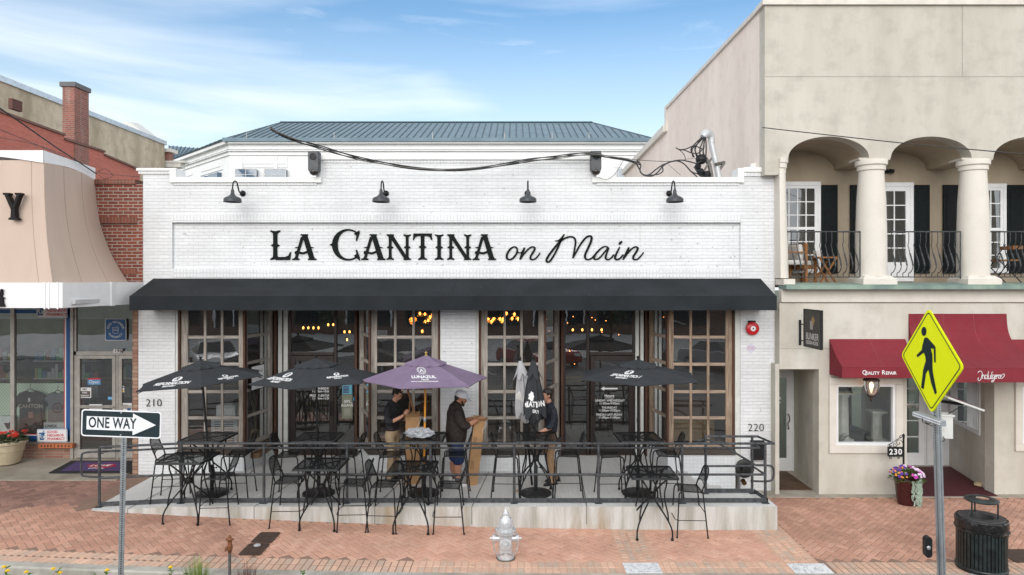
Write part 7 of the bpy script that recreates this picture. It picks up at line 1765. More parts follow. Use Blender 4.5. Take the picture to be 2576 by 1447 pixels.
yc = (ya+yb2)/2; m = MB(); m.prism([(5.604,yc-.10,za+.46),(5.604,yc+.04,za+.56),(5.604,yc-.0,za+.62),(5.604,yc-.10,za+.55)], (-.001,0,0)); m.prism([(5.604,yc-.10,za+.46),(5.604,yc-.10,za+.62),(5.604,yc+.06,za+.5),(5.604,yc+.0,za+.40)][:4], (-.0005,0,0)); 
m = MB(); m.prism([(5.604,yc+.09,za+.34),(5.604,yc-.03,za+.34),(5.604,yc-.03,za+.50),(5.604,yc+.09,za+.50)], (-.001,0,0), 0); m.prism([(5.604,yc-.04,za+.60),(5.604,yc-.12,za+.52),(5.604,yc-.04,za+.40),(5.604,yc+.04,za+.52)], (-.0018,0,0), 1); m.build('emblem', [pm('grey emblem', (.32,.31,.29), .6, bump=0), pm('ochre emblem', (.30,.19,.08), .6, bump=0)], t)
# tall maroon planter with flowers; number sign planted in it
x, y = 7.42, 12.95; zq = gR + .003
t = thing('flower_planter', 'tall maroon planter of petunias with trailing silver foliage beside the red mat', 'planter', (x, y, zq)); m = MB()
m.lathe([(.15,0),(.16,.01),(.215,.44),(.225,.46),(.225,.48),(.205,.48),(.19,.44),(.02,.43)], (x,y,zq), 32); m.build('pot', pm('glazed maroon', (.05,.009,.010), .3, var=.1, bump=0), t)
random.seed(9); lv = MB(); fw_m = MB(); cen = MB()
cols_ = [pm('white pink petal', (.75,.58,.74), .6, bump=0), pm('purple petal', (.10,.02,.28), .6, bump=0), pm('magenta petal', (.5,.03,.38), .6, bump=0), pm('orange petal', (.75,.28,.03), .6, bump=0), pm('petal throat', (.05,.01,.06), .6, bump=0)]
for i in range(420):
    a = random.uniform(0,6.28); r_ = random.random()**.5*.30; h_ = .50 + .16*(1-(r_/.30)**2)*random.uniform(.5,1) - .05*(r_ > .24); leaf(lv, (x+r_*math.cos(a), y+r_*math.sin(a)*.85, zq+h_), (math.cos(a), math.sin(a), random.uniform(-.2,.8)), UZ, .055, .03)
for i in range(85):
    a = random.uniform(0,6.28); r_ = .06+.26*random.random()**.6; px_o, py_o = r_*math.cos(a), r_*math.sin(a)*.85
    h_ = .55 + .17*(1-(r_/.33)**2); mi = 0 if px_o > .02 and random.random() < .85 else (1 if px_o < .0 and random.random() < .62 else (3 if px_o < -.02 else 2))
    petal_flower(fw_m, (x+px_o, y+py_o, zq+h_), (px_o*2, py_o*2-.8, .8), random.uniform(.026,.036) if mi != 3 else .018, mi, 4)
lv.build('leaves', GRN, t); fw_m.build('flowers', cols_, t)
m = MB()
for k in range(22):
    a = R(random.choice((-90,-75,-62,-55,-48,-20,-8,0))) + random.uniform(-.1,.1); L_ = random.uniform(.25,.52)
    for j in range(int(L_/.018)):
        f = j*.018; p = Vector((x + (.235+.01*math.sin(j*.7))*math.cos(a) + .012*math.sin(j*.5+k), y + .235*math.sin(a), zq + .47 - f)); aa = random.uniform(0,6.28); leaf(m, p, (math.cos(aa), .2*math.sin(aa), .5), (0,-1,.2), .034, .03)
m.build('trailing_foliage', pm('silver green leaf', (.30,.38,.30), .7, var=.2, vs=20, bump=0), t)
m = MB()
for k in range(9): a = random.uniform(2.2,4.4) if k % 2 else random.uniform(0,6.28); blade(m, (x-.03,y,zq+.48), (x-.03+.24*math.cos(a), y+.1*math.sin(a), zq+.48+random.uniform(.2,.38)), .022, sag=.08)
m.build('spike_leaves', pm('dark red spike leaf', (.12,.03,.03), .5, bump=0), t)
sx, sy2 = X(2273,13.1), 13.1; t = thing('number_sign', 'black scrollwork sign with white number 230 on a post behind the planter', 'sign', (sx, sy2, gR)); m = MB(); m.tube([(sx,sy2,gR),(sx,sy2,Z(1100,sy2))], .018, 10); m.lathe([(.03,0),(.02,.02),(.028,.04),(.004,.07)], (sx,sy2,Z(1100,sy2)), 10); m.build('post', BLACK, t)
zA, zB_ = Z(1148,sy2), Z(1126,sy2); xA = X(2233,sy2); m = MB(); m.box(xA, sx-.015, sy2-.012, sy2+.012, zA, zB_); pnl = m.build('panel', BLACK, t); text('230', .15, ((xA+sx-.015)/2, sy2-.014, (zA+zB_)/2), INK, pnl, bold=.003, space=1.15)
m = MB(); W_ = sx - xA
def spiral(c, r0, a0, turns, sgn=1): return [(c[0] + r0*(1-k/22)*math.cos(a0+sgn*turns*6.28*k/22), sy2, c[1] + r0*(1-k/22)*math.sin(a0+sgn*turns*6.28*k/22)) for k in range(20)]
for c, r_, a0, tn_2, s in (((sx-.09,zB_+.09),.07,0,1.3,1), ((sx-.17,zB_+.055),.05,0,1.2,-1), ((sx-.24,zB_+.04),.035,1,1.2,1), ((xA+.03,zB_+.03),.03,3,1.2,-1), ((sx-.05,zB_+.2),.045,0,1.2,1), ((xA+.06,zA-.03),.028,2,1.2,1), ((sx-.1,zA-.03),.028,1,1.2,-1)): m.tube(spiral(c, r_, a0, tn_2, s), .0065, 5)
m.tube(smooth_path([(sx,sy2,zB_+.22),(sx-.1,sy2,zB_+.17),(sx-.2,sy2,zB_+.1),(xA+.02,sy2,zB_+.055)], 4), .0065, 5); m.tube([(xA,sy2,zB_+.008),(sx,sy2,zB_+.008)], .006, 5); m.tube([(xA+.02,sy2,zA-.012),(sx,sy2,zA-.012)], .006, 5); m.build('scrollwork', BLACK, t)
# ------------------------------------------------------------------ pharmacy building on the left
gL = gz(-8) + .012
ph = thing('pharmacy_building', 'red brick pharmacy shop with a flared tan canopy roof', 'building', (-11, FY, gL))
pw = MB()
bx0_, bx1_ = X(236,FY), X(360,FY)-.004
zP = zt(464)
# brick pier with a sunk field
fx0, fx1, fz0, fz1 = X(250,FY)-.4, X(346,FY), zt(690), zt(560)
pw.box(X(346,FY), bx1_, FY+.0, FY+.5, 3.86, zP); pw.box(fx0-.8, X(346,FY), FY+.0, FY+.5, fz1, zP); pw.box(fx0-.8, X(346,FY), FY+.05, FY+.5, 3.86, fz1)
pw.build('wall', RED_BRICK, ph)
cb_ = MB(); cb_.box(fx0-.8, X(346,FY)-.03, FY-.045, FY+.5, zP, zt(452)); cb_.box(fx0-.8, X(346,FY), FY-.012, FY+.02, zt(562), zt(546)); cb_.box(fx0-.8, X(346,FY), FY+.035, FY+.06, zt(690), zt(676)); cb_.build('soldier_course', RED_SOLD, ph)
mx2 = MB(); mx2.box(X(333,FY), X(347,FY)-.004, FY+.0, FY+1.3, gL-.1, 3.86)
mx2.build('brick_reveal', brickm('mixed roman brick', (.32,.15,.10), (.46,.30,.20), (.20,.16,.13), bw=.3, bh=.078, ms=.008, bumpd=.02), ph)
YPH = 14.95
sfl = MB(); sfl.box(-16, X(333,FY), YPH+.02, YPH+.1, gL+3.05, gL+3.6); sfl.box(-16, X(347,FY)-.01, 11.8, YPH+.02, Z(766,13)+.05, Z(766,13)+.12); sfl.build('soffit', pm('white soffit board', (.5,.5,.5), .7), ph)
# mansard skin: front and side meet at a hip, concave flare
TAN = pm('tan coated metal', (.50,.385,.31), .62, var=.08, vs=1.6, bump=.12, bs=3, bd=.02, stretch=(1,1,.25))
TB, TT = Z(711,11.65), Z(403,11.86)
def hipxy(f):   # f 0 bottom .. 1 top
    g = (1-f)**2.3; return (-8.2 + .30*g, 11.87 - .22*g)
def backx(f): g = (1-f)**2.3; return -8.46 + .66*g
m = MB(); n = 20
for k in range(n):
    f0, f1 = k/n, (k+1)/n; (xa, ya), (xc, yc) = hipxy(f0), hipxy(f1); z0, z1 = TB+(TT-TB)*f0, TB+(TT-TB)*f1
    m.add([(-14.5,ya,z0),(xa,ya,z0),(xc,yc,z1),(-14.5,yc,z1)], [(0,1,2,3)], 0, True)
    m.add([(xa,ya,z0),(backx(f0),FY,z0),(backx(f1),FY,z1),(xc,yc,z1)], [(0,1,2,3)], 0, True)
mans = m.build('mansard', TAN, ph, ang=50)
m = MB()
for u in (.0,):
    m.tube([(hipxy(k/n)[0]+.003, hipxy(k/n)[1]-.003, TB+(TT-TB)*k/n) for k in range(n+1)], .005, 4)
for dx in (.22, .95, 1.5, 2.2): m.tube([(hipxy(k/n)[0]-dx - .25*(1-k/n)**2*dx*.3, hipxy(k/n)[1]-.003, TB+(TT-TB)*k/n) for k in range(n+1)], .0035, 4)
for w_ in (.35, .7): m.tube([(hipxy(k/n)[0]*(1-w_)+backx(k/n)*w_+.004, hipxy(k/n)[1]*(1-w_)+FY*w_, TB+(TT-TB)*k/n) for k in range(n+1)], .0035, 4)
m.build('seam', pm('tan seam', (.42,.32,.26), .6, bump=0), mans)
capm = pm('white cap flashing', (.76,.76,.76), .5, var=.04, bump=0); m = MB(); zc0, zc1 = TT, Z(378.6, 11.86); n = 16
for k in range(n):
    u0, u1 = k/n, (k+1)/n
    def fr_(u): return (-8.2 - 6.3*u, 11.85, TT + .02 - .0*u)
    s = lambda u: .16*math.sin(min(1, u*1.0)*math.pi)
    def lo(u): return TT - .04 + .17*math.sin(math.pi*min(1, u*6.3/1.6)) if u*6.3 < .8 else TT + .13
    m.add([(-8.2-1.6*u0,11.845,TT-.05+.16*math.sin(math.pi/2*u0)),(-8.2-1.6*u1,11.845,TT-.05+.16*math.sin(math.pi/2*u1)),(-8.2-1.6*u1,11.845,zc1),(-8.2-1.6*u0,11.845,zc1)], [(3,2,1,0)])
    ya, yb_2 = 11.845+(FY-11.845)*u0, 11.845+(FY-11.845)*u1; xa, xb_2 = -8.195-.265*u0, -8.195-.265*u1
    a0_, a1_ = TT-.05+.07*math.sin(math.pi*u0)-.02*u0, TT-.05+.07*math.sin(math.pi*u1)-.02*u1
    m.add([(xa+.002,ya,a0_),(xb_2+.002,yb_2,a1_),(xb_2+.002,yb_2,zc1),(xa+.002,ya,zc1)], [(0,1,2,3)])
m.box(-14.5,-9.8,11.845,11.9,TT+.11,zc1); m.add([(-14.5,11.845,zc1),(-8.195,11.845,zc1),(-8.46,FY,zc1),(-14.5,FY,zc1)], [(0,1,2,3)])
m.build('cap_flashing', capm, ph)
m = MB(); b0, b1 = Z(775,11.6), Z(711,11.6); hx_, hy_ = -7.70, 11.6
m.prism([(-14.5,hy_,b0),(hx_,hy_,b0),(X(361,FY),FY,b0),(X(361,FY),FY,b0)][:3] + [(X(361,FY)-.1,FY,b0),(hx_-.1,hy_+.1,b0),(-14.5,hy_+.1,b0)], (0,0,b1-b0))
fa_ = m.build('fascia', capm, ph)
m = MB()
for xx in (-7.78, -7.93, -8.0): m.box(xx-.012, xx+.012, hy_-.012, hy_, b0-.02, b1+.01)
u_ = .58; xx, yy = hx_+(X(361,FY)-hx_)*u_, hy_+(FY-hy_)*u_
m.box(xx-.05, xx+.012, yy-.06, yy+.06, b0-.01, b1+.006); m.build('joint_cover', capm, fa_)
ld_ = MB(); ld_.add([(-14.5,11.62,b1-.0),(hx_,11.62,b1-.0),(X(361,FY),FY,b1-.0),(-14.5,FY,b1-.0)], [(0,1,2,3)]); ld_.build('ledge', capm, fa_)
# raised letters on the canopy
m = MB(); zY0, zY1 = Z(553.5,11.75), Z(486,11.75); xY0, xY1 = X(12,11.75), X(57.5,11.75); W_ = xY1-xY0; H_ = zY1-zY0
def Yp(u, v): return Vector((xY0+u*W_, 11.80 - .10*0, zY0+v*H_))
for i, pl in enumerate(([(.30,0),(.80,0),(.80,.06),(.68,.10),(.66,.45),(.44,.42),(.42,.10),(.30,.06)], [(0,1),(.36,1),(.36,.94),(.30,.90),(.58,.50),(.66,.45),(.44,.38),(.10,.90),(0,.94)], [(.66,1),(1,1),(1,.94),(.92,.90),(.66,.42),(.52,.42),(.56,.52),(.76,.90),(.66,.94)])):
    m.prism([Yp(*q) for q in pl], (0,-.10-.003*i,0))
tag(m.build('sign_letter', pm('aged black letter', (.010,.008,.009), .6, bump=0, spec=.2), bevel=.006), 'raised black serif letter Y on the tan canopy roof', 'sign letter')
m = MB(); y_ = 11.6; zz0, zz1 = Z(767,y_), Z(738,y_); x1 = X(15,y_)
prof = [(-.16,0),(0,0),(0,.02),(-.02,.05),(-.03,.13),(-.0,.15),(-.04,.16),(-.05,.19),(-.03,.22),(-.05,.26),(-.16,.24)]
m.prism([Vector((x1+a, y_-.001, zz0 - .03 + b)) for a, b in prof], (0,-.04,0)); m.ball((x1-.05,y_-.03,zz0+.245), .028, 8)
tag(m.build('sign_emblem', pm('aged black letter', (.010,.008,.009), .6, bump=0, spec=.2)), 'dark raised mortar emblem cut off by the left edge on the white fascia', 'sign')
# storefront: display window, door
yp = YPH; xp = lambda xd: X(xd, yp); zp = lambda yd: Z(yd, yp)
m = MB(); m.box(-17, xp(181), yp, yp+.25, gL-.1, zp(1113)); m.build('stall_riser', brickm('roman brick riser', (.30,.13,.09), (.40,.24,.17), (.36,.32,.27), bw=.42, bh=.065, ms=.008, bumpd=.015), ph)
ALM = pm('dull aluminium', (.36,.34,.31), .45, metal=.45, var=.15, vs=8, bump=0); BLU = pm('blue window film', (.003,.07,.24), .5, var=.05, bump=0); REDF = pm('red window film', (.45,.02,.03), .5, bump=0)
m = MB(); m.box(xp(28)-.0, xp(38), yp-.03, yp+.05, zp(1113), 4.2); m.box(xp(181), xp(188), yp-.06, yp+.08, gL, 4.2); m.box(-17, xp(181), yp-.05, yp+.02, zp(1117), zp(1111))
wdw = m.build('window', ALM, ph)
m = MB(); m.quad((-17,yp+.01,zp(1112)),(xp(181),yp+.01,zp(1112)),(xp(181),yp+.01,4.2),(-17,yp+.01,4.2)); m.build('pane', GLASS, wdw)
m = MB(); y_ = yp+.006
for s_, mi, w0 in ((0,0,0),): pass
m.box(xp(166), xp(176.5), y_-.003, y_, zp(1106), 4.15, 0); m.box(-17, xp(176.5), y_-.003, y_, zp(1109), zp(1096), 0); m.box(-17, xp(176.5), y_-.003, y_, zp(789), zp(779), 0)
m.box(xp(163), xp(166), y_-.0035, y_, zp(1096), zp(789), 1); m.box(-17, xp(163), y_-.0035, y_, zp(1096), zp(1094), 1); m.box(xp(160.5), xp(163), y_-.0038, y_, zp(1094), zp(790), 2); m.box(-17, xp(160.5), y_-.0038, y_, zp(1094), zp(1092), 2); m.box(-17, xp(163), y_-.0035, y_, zp(790), zp(789), 1)
m.build('film_border', [BLU, INK, REDF], wdw)
# door with transom
m = MB(); d0, dm, d1, xe_ = xp(188), xp(293), xp(296), X(333,FY)-.0
ztr = zp(893)
m.box(d0, xe_+.3, yp-.03, yp+.05, ztr, ztr+.08); m.box(d0, d0+.05, yp-.03, yp+.05, gL, 4.2); m.box(dm+.01, dm+.05, yp-.03, yp+.05, gL, ztr)
dr_ = m.build('door', ALM, ph); m = MB(); s_ = .075; z0, z1 = gL+.02, ztr-.01; a, b = d0+.055, dm
for q in ((a,a+s_,z0,z1),(b-s_,b,z0,z1),(a+s_,b-s_,z0,z0+.18),(a+s_,b-s_,z1-.07,z1),(a+s_,b-s_,z0+1.08,z0+1.14)): m.box(q[0],q[1],yp-.035,yp+.02,q[2],q[3])
a2, b2 = dm+.06, dm+1.0
for q in ((a2,a2+s_,z0,z1),(a2+s_,b2,z0,z0+.18),(a2+s_,b2,z1-.07,z1),(a2+s_,b2,z0+1.08,z0+1.14)): m.box(q[0],q[1],yp-.034,yp+.02,q[2],q[3])
m.tube([(a+.06,yp-.07,z0+1.11),(b-.03,yp-.07,z0+1.11)], .014, 6); m.build('leaf', ALM, dr_)
m = MB(); m.quad((d0+.05,yp+.0,gL+.1),(b2,yp+.0,gL+.1),(b2,yp+.0,4.2),(d0+.05,yp+.0,4.2)); m.build('pane', GLASS_D, dr_)
m = MB(); m.box(-17.2, X(347,FY), 19, 19.1, gL, 4.3); m.box(-17, X(347,FY)-.02, yp+.1, 19, gL-.05, gL); m.box(-17, X(347,FY)-.02, yp+.1, 19, 4.2, 4.25); m.box(X(347,FY)-.06, X(347,FY)-.02, yp+.1, 19, gL, 4.25); m.box(-17.2,-17,yp,19,gL,4.3)
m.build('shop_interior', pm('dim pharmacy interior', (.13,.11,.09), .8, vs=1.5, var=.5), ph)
# goods on shelves seen dimly
m = MB(); random.seed(31)
for sx0 in (-14.5, -12.3, -10.2):
    for lv in range(4):
        z = gL + .5 + lv*.45; m.box(sx0, sx0+1.7, 17.4, 17.8, z-.03, z, 3)
        x = sx0+.03
        while x < sx0+1.6: w_ = random.uniform(.05,.14); m.box(x, x+w_*.9, 17.42, 17.7, z, z+random.uniform(.12,.36), random.choice((0,1,2,4,5))); x += w_
tag(m.build('shop_shelves', [pm('pack blue', (.03,.08,.18), .6, bump=0), pm('pack white', (.3,.3,.3), .6, bump=0), pm('pack red', (.18,.04,.03), .6, bump=0), pm('shelf grey', (.3,.3,.3), .6, bump=0), pm('pack yellow', (.25,.2,.05), .6, bump=0), pm('pack green', (.08,.25,.12), .6, bump=0)]), 'long shelves packed with small goods inside the pharmacy window', 'shelves')
t = NT('pale green pegboard'); gr = t.node('ShaderNodeTexChecker'); t.l.new(t.mapping((1,1,1)), gr.inputs[0]); gr.inputs[1].default_value = (.62,.70,.58,1); gr.inputs[2].default_value = (.42,.54,.40,1); gr.inputs[3].default_value = 26; pegm = t.set(color=gr.outputs[0], rough=.8)
m = MB(); m.box(-17, xp(160), yp+.55, yp+.57, zp(1098), zp(974)); tag(m.build('display_board', pegm), 'pale green perforated display board in the pharmacy window', 'display board')
def shirt(xc, zc, m_, label, w_=.5):
    t = thing('hanging_t_shirt', label, 't-shirt', (xc, yp+.35, zc)); s = MB(); h = w_*1.25
    pts = [(-.12,.5),(-.30,.44),(-.52,.18),(-.40,.08),(-.30,.2),(-.31,-.55),(.31,-.55),(.30,.2),(.40,.08),(.52,.18),(.30,.44),(.12,.5),(.06,.45),(-.06,.45)]
    s.prism([Vector((xc + a*w_*1.0, yp+.36, zc + b*w_*1.15)) for a, b in pts], (0,.05,0)); s.build('fabric', m_, t, bevel=.01)
    k = MB(); k.tube(smooth_path([(xc-.18*w_,yp+.37,zc+.5*w_),(xc,yp+.37,zc+.62*w_),(xc+.18*w_,yp+.37,zc+.5*w_)], 4), .008, 5); k.tube(smooth_path([(xc,yp+.37,zc+.62*w_),(xc,yp+.37,zc+.72*w_),(xc+.03,yp+.37,zc+.76*w_)], 4), .005, 5); k.build('hanger', WOOD_RED, t); return t
s1 = shirt(xp(46), zp(1042), pm('maroon grey jersey', (.045,.028,.030), .9), 'dark maroon t-shirt with town lettering hanging in the pharmacy window', .80)
text('CANTON', .13, (xp(48), yp+.352, zp(1030)), pm('beige print', (.45,.38,.32), .8, bump=0), s1, bold=.002); k = MB(); k.box(xp(42), xp(55), yp+.35, yp+.3585, zp(1060), zp(1044)); k.build('patch', pm('faded red patch', (.35,.16,.14), .8, var=.4, vs=40), s1)
k = MB(); k.box(xp(42), xp(47), yp+.349, yp+.3582, zp(1018), zp(1008)); k.build('price_tag', INK, s1)
s2_ = shirt(xp(117), zp(1040), pm('heather grey jersey', (.13,.13,.14), .9), 'heather grey t-shirt with a round emblem hanging in the pharmacy window', .72)
k = MB(); nn = 28; vs = [Vector((xp(117)+r_*math.cos(2*math.pi*q/nn), yp+.352, zp(1034)+r_*math.sin(2*math.pi*q/nn))) for r_ in (.12,.085,.05,.02) for q in range(nn)]
k.add(vs, [(q, (q+1) % nn, nn+(q+1) % nn, nn+q) for q in range(nn)] + [(2*nn+q, 2*nn+(q+1) % nn, 3*nn+(q+1) % nn, 3*nn+q) for q in range(nn)]); k.build('emblem', pm('maroon print', (.08,.03,.03), .8, bump=0), s2_)
shirt(xp(160), zp(1044), pm('red jersey', (.35,.02,.03), .9), 'red t-shirt half hidden by the blue border of the pharmacy window', .55)
for x0, x1, y0, y1, m_, lb, wd in ((94,148,1068,1093,pm('carex box', (.50,.52,.53), .6),'grey and blue product carton lettered Carex in the pharmacy window','CAREX'), (-20,20,1052,1098,pm('white poster', (.62,.64,.64), .6),'white poster with a mortar and pestle at the left edge of the pharmacy window',None)):
    k = MB(); k.box(xp(x0), xp(x1), yp+.2, yp+.3, zp(y1), zp(y0)); o = tag(k.build('product_carton' if wd else 'poster', m_), lb, 'carton' if wd else 'poster')
    if wd:
        text(wd, .085, (xp(112), yp+.198, zp(1077)), INK_K, o, bold=.001); k = MB(); k.box(xp(x0), xp(x1), yp+.197, yp+.1995, zp(y1), zp(1086)); k.build('stripe', pm('turquoise print', (.05,.35,.5), .6, bump=0), o)
    else:
        k = MB(); k.lathe([(.02,0),(.03,.02),(.06,.06),(.1,.14)], (xp(4), yp+.197, zp(1085)), 16, sy=.03); k.tube([(xp(4),yp+.19,zp(1075)),(xp(15),yp+.19,zp(1058))], .015, 6); k.build('emblem', INK_K, o)
# stuck-on signs
GNB = pm('pharmacy blue', (.008,.09,.25), .5, bump=0); GNR = pm('pharmacy red', (.48,.02,.04), .5, bump=0); CRM = pm('off-white sign', (.66,.66,.66), .5, var=.03, bump=0)
def gnp(xa, xb_, ya, yb_3, label, tilt=0):
    cx_, cz_ = (xp(xa)+xp(xb_))/2, (zp(ya)+zp(yb_3))/2; hx2, hz2 = (xp(xb_)-xp(xa))/2, (zp(ya)-zp(yb_3))/2; M = frame(Vector((cx_, yp-.06, cz_)), (1,0,tilt), (0,0,1)); o = thing('shop_sign', label, 'sign', (cx_, yp-.06, cz_), group='good neighbor pharmacy signs')
    for poly, z_, m_, nm in ((rr_poly(hx2,hz2,.035),0,GNB,'edge'), (rr_poly(hx2-.006,hz2-.006,.03),.004,CRM,'panel'), (rr_poly(hx2-.018,hz2-.018,.024),.006,GNB,'line'), (rr_poly(hx2-.023,hz2-.023,.02),.0075,CRM,'field')):
        flat(poly, z_, .002, M, m_, o, nm)
    k = MB(); k.prism([Vector((a*hz2, b*hz2, .0098)) for a, b in ((-2.02,.45),(-.98,.45),(-1.12,.28),(-1.2,-.62),(-1.8,-.62),(-1.9,.28))], (0,0,.001)); k.tube([Vector((-1.35*hz2,.45*hz2,.011)), Vector((-1.15*hz2,.75*hz2,.011))], .008, 6); k.xf(M); k.build('mortar_emblem', GNB, o)
    lt_ = text_mesh('Rx', hz2*.95, ext=.0004, bold=.001); lt_.xf(M @ Matrix.Translation((-1.5*hz2, -.12*hz2, .0115))); lt_.build('lettering', CRM, o)
    for s, v in (('GOOD', .5), ('NEIGHBOR', 0), ('PHARMACY', -.5)):
        a_ = text_mesh(s, hz2*.50, ext=.0004, bold=.0022, align='LEFT', wscale=.98); a_.xf(M @ Matrix.Translation((-.72*hz2, v*hz2*1.02, .0098))); a_.build('lettering', GNR, o)
    return o
gnp(99, 175, 773-12, 801, 'rectangular Good Neighbor Pharmacy sign at the top of the window, half under the fascia'); gnp(98, 175, 1077, 1111, 'rectangular Good Neighbor Pharmacy sign at the foot of the window above the loose bricks', .02)
cx_, cz_ = X(294.5, yp), Z(829, yp); M = frame(Vector((cx_, yp-.05, cz_)), (1,0,0), (0,0,1)); o = thing('shop_sign', 'square blue Good Neighbor Pharmacy sign with circular lettering over the door', 'sign', (cx_, yp-.05, cz_))
flat(rr_poly(.232,.24,.03),0,.003,M,CRM,o,'edge'); flat(rr_poly(.218,.226,.024),.003,.002,M,GNB,o,'panel')
k = MB()
for word, a0, a1, flip in (('GOOD NEIGHBOR', 168, 12, 1), ('PHARMACY', 215, 325, -1)):
    for i, ch in enumerate(word):
        if ch == ' ': continue
        a = R(a0 + (a1-a0)*i/(len(word)-1)); L1 = text_mesh(ch, .064, ext=.0004, bold=.0012); rot = a - math.pi/2 if flip > 0 else a + math.pi/2
        L1.xf(M @ Matrix.Translation((.165*math.cos(a), .165*math.sin(a), .0062)) @ Matrix.Rotation(rot, 4, 'Z')); k.add(L1.v, L1.f)
for p, q in (((-.075,.045),(.075,.045)), ((-.07,.045),(-.05,-.08)), ((.07,.045),(.05,-.08)), ((-.05,-.08),(.05,-.08)), ((-.06,.01),(.06,.01)), ((-.057,-.02),(.057,-.02)), ((.02,.045),(.045,.085))): k.tube([M @ Vector((*p,.007)), M @ Vector((*q,.007))], .0045, 4)
k.build('lettering', CRM, o)
k = MB(); yq = yp-.055; k.prism([(X(284,yq),yq,zp(888)),(X(306,yq),yq,zp(888)),(X(308,yq),yq,zp(877.5)),(X(286,yq),yq,zp(877.5))], (0,-.003,0)); o = tag(k.build('house_number', CRM), 'white parallelogram plate with black number 196 over the pharmacy door', 'house number'); text('196', .105, (X(296.5,yq),yq-.005,zp(882.5)), INK_K, o, shear=.25, bold=.0015, space=1.1)
k = MB(); k.box(X(221,yp),X(254,yp),yp-.008,yp-.005,zp(968),zp(952)); o = tag(k.build('door_sign', pm('open sign blue', (.07,.22,.42), .5, bump=0)), "small blue and red 'Open' sign on the pharmacy door", 'sign'); k = MB(); k.box(X(221,yp),X(254,yp),yp-.009,yp-.0085,zp(955),zp(951.5)); k.build('red_band', GNR, o); text('Open', .1, (X(237.5,yp),yp-.010,zp(961)), INK, o)
k = MB(); k.box(X(198,yp),X(230,yp),yp-.008,yp-.005,zp(1001),zp(975)); o = tag(k.build('door_sign', CRM), "white framed 'No Public Restroom' notice on the pharmacy door", 'notice'); k = MB(); k.box(X(200.5,yp),X(227.5,yp),yp-.009,yp-.0085,zp(999),zp(984)); k.build('dark_field', pm('grey notice field', (.10,.09,.08), .7, bump=0), o); text('NO', .06, (X(214,yp),yp-.0095,zp(979.5)), INK_K, o, bold=.001); text('Public', .045, (X(214,yp),yp-.0105,zp(988)), INK, o, bold=.001); text('Restroom', .045, (X(214,yp),yp-.0105,zp(995)), INK, o, bold=.001)
k = MB(); k.box(X(272,yp),X(284,yp),yp-.008,yp-.005,zp(1006),zp(998)); o = tag(k.build('door_sign', pm('pull sign blue', (.02,.25,.5), .5, bump=0)), "tiny blue 'Pull' sticker on the pharmacy door", 'sticker'); text('Pull', .05, (X(278,yp),yp-.0095,zp(1002)), INK, o)
k = MB(); k.box(X(301,yp),X(313,yp),yp-.008,yp-.005,zp(987),zp(971)); o = tag(k.build('payment_sticker', CRM), 'small payment card sticker on the glass right of the pharmacy door', 'sticker'); k = MB(); k.lathe([(.028,-.001),(.028,0)], (X(304.7,yp),yp-.009,zp(982.5)), 14, axis='y'); k.build('red_circle', GNR, o); k = MB(); k.lathe([(.028,-.001),(.028,0)], (X(309,yp),yp-.0085,zp(982.5)), 14, axis='y'); k.build('yellow_circle', pm('sticker yellow', (.7,.5,.05), .5, bump=0), o); k = MB(); k.box(X(302,yp),X(312,yp),yp-.0095,yp-.009,zp(976),zp(973)); k.build('blue_band', GNB, o)
k = MB(); k.box(X(304,yp),X(332,yp),yp-.008,yp-.005,zp(1036),zp(1014)); o = tag(k.build('door_sign', CRM), "white 'We Are Hiring' notice right of the pharmacy door", 'notice'); text('We Are', .045, (X(313,yp),yp-.0095,zp(1019)), INK_K, o); text('Hiring!', .045, (X(313,yp),yp-.0095,zp(1026)), INK_K, o); k = MB(); k.lathe([(.045,-.001),(.045,0)], (X(325,yp),yp-.009,zp(1028)), 18, axis='y'); k.build('swirl', GNB, o)
k = MB(); k.box(X(225,yp),X(257,yp),yp-.008,yp-.005,zp(1036),zp(1017)); o = tag(k.build('door_sign', CRM), 'white notice with a small logo just above the ONE WAY sign, on the pharmacy door', 'notice'); k = MB(); k.box(X(234,yp),X(247,yp),yp-.009,yp-.0085,zp(1024),zp(1020)); k.build('logo', GNB, o)
# loose bricks on the sill, mat, planter
for i, (a, b) in enumerate(((98,138),(139,184))):
    k = MB(); x0, x1 = X(a, yp-.2), X(b, yp-.2); x0, x1 = X((98, 139)[i], yp-.15)+0, X((138, 184)[i], yp-.15); z0 = zp(1115)
    k.box(x0, x1-.005, yp-.17, yp-.06, z0-.07, z0+.02)
    o = tag(k.build('loose_brick', pm('orange cored brick', (.42,.13,.05), .85, bump=.4), bevel=.004), ['orange cored brick on the pharmacy window sill, the one behind the planter', 'orange cored brick on the pharmacy window sill, nearer the door'][i], 'brick')
    h2 = MB()
    for q in range(4): xx = x0 + (x1-x0)*(q+1)/5; h2.box(xx-.015, xx+.015, yp-.172, yp-.1701, z0-.045, z0+.0)
    h2.build('core_hole', INK_K, o)
def fmat(a): return P(*a)
zf = gL + .012
def onf(xd, yd): Y = (CZ - zf)*F/(yd-705); return Vector((X(xd, Y), Y, zf))
k = MB(); A_, B_, C_, D_ = onf(122,1191), onf(335,1190), onf(335,1160), onf(180,1160); k.prism([A_, B_, C_, D_], (0,0,.012)); o = tag(k.build('doormat', pm('black rubber mat', (.018,.018,.02), .8)), "black-edged purple doormat with a red heart reading 'Love Local' at the pharmacy door", 'mat')
def mix4(u, v): return A_*(1-u)*(1-v) + B_*u*(1-v) + C_*u*v + D_*(1-u)*v
k = MB(); k.add([mix4(u, v) + UZ*.014 for u, v in ((.11,.12),(.9,.12),(.9,.88),(.11,.88))], [(0,1,2,3)]); k.build('purple_field', pm('purple pile', (.085,.05,.16), .95, bump=0), o)
k = MB(); hp = []
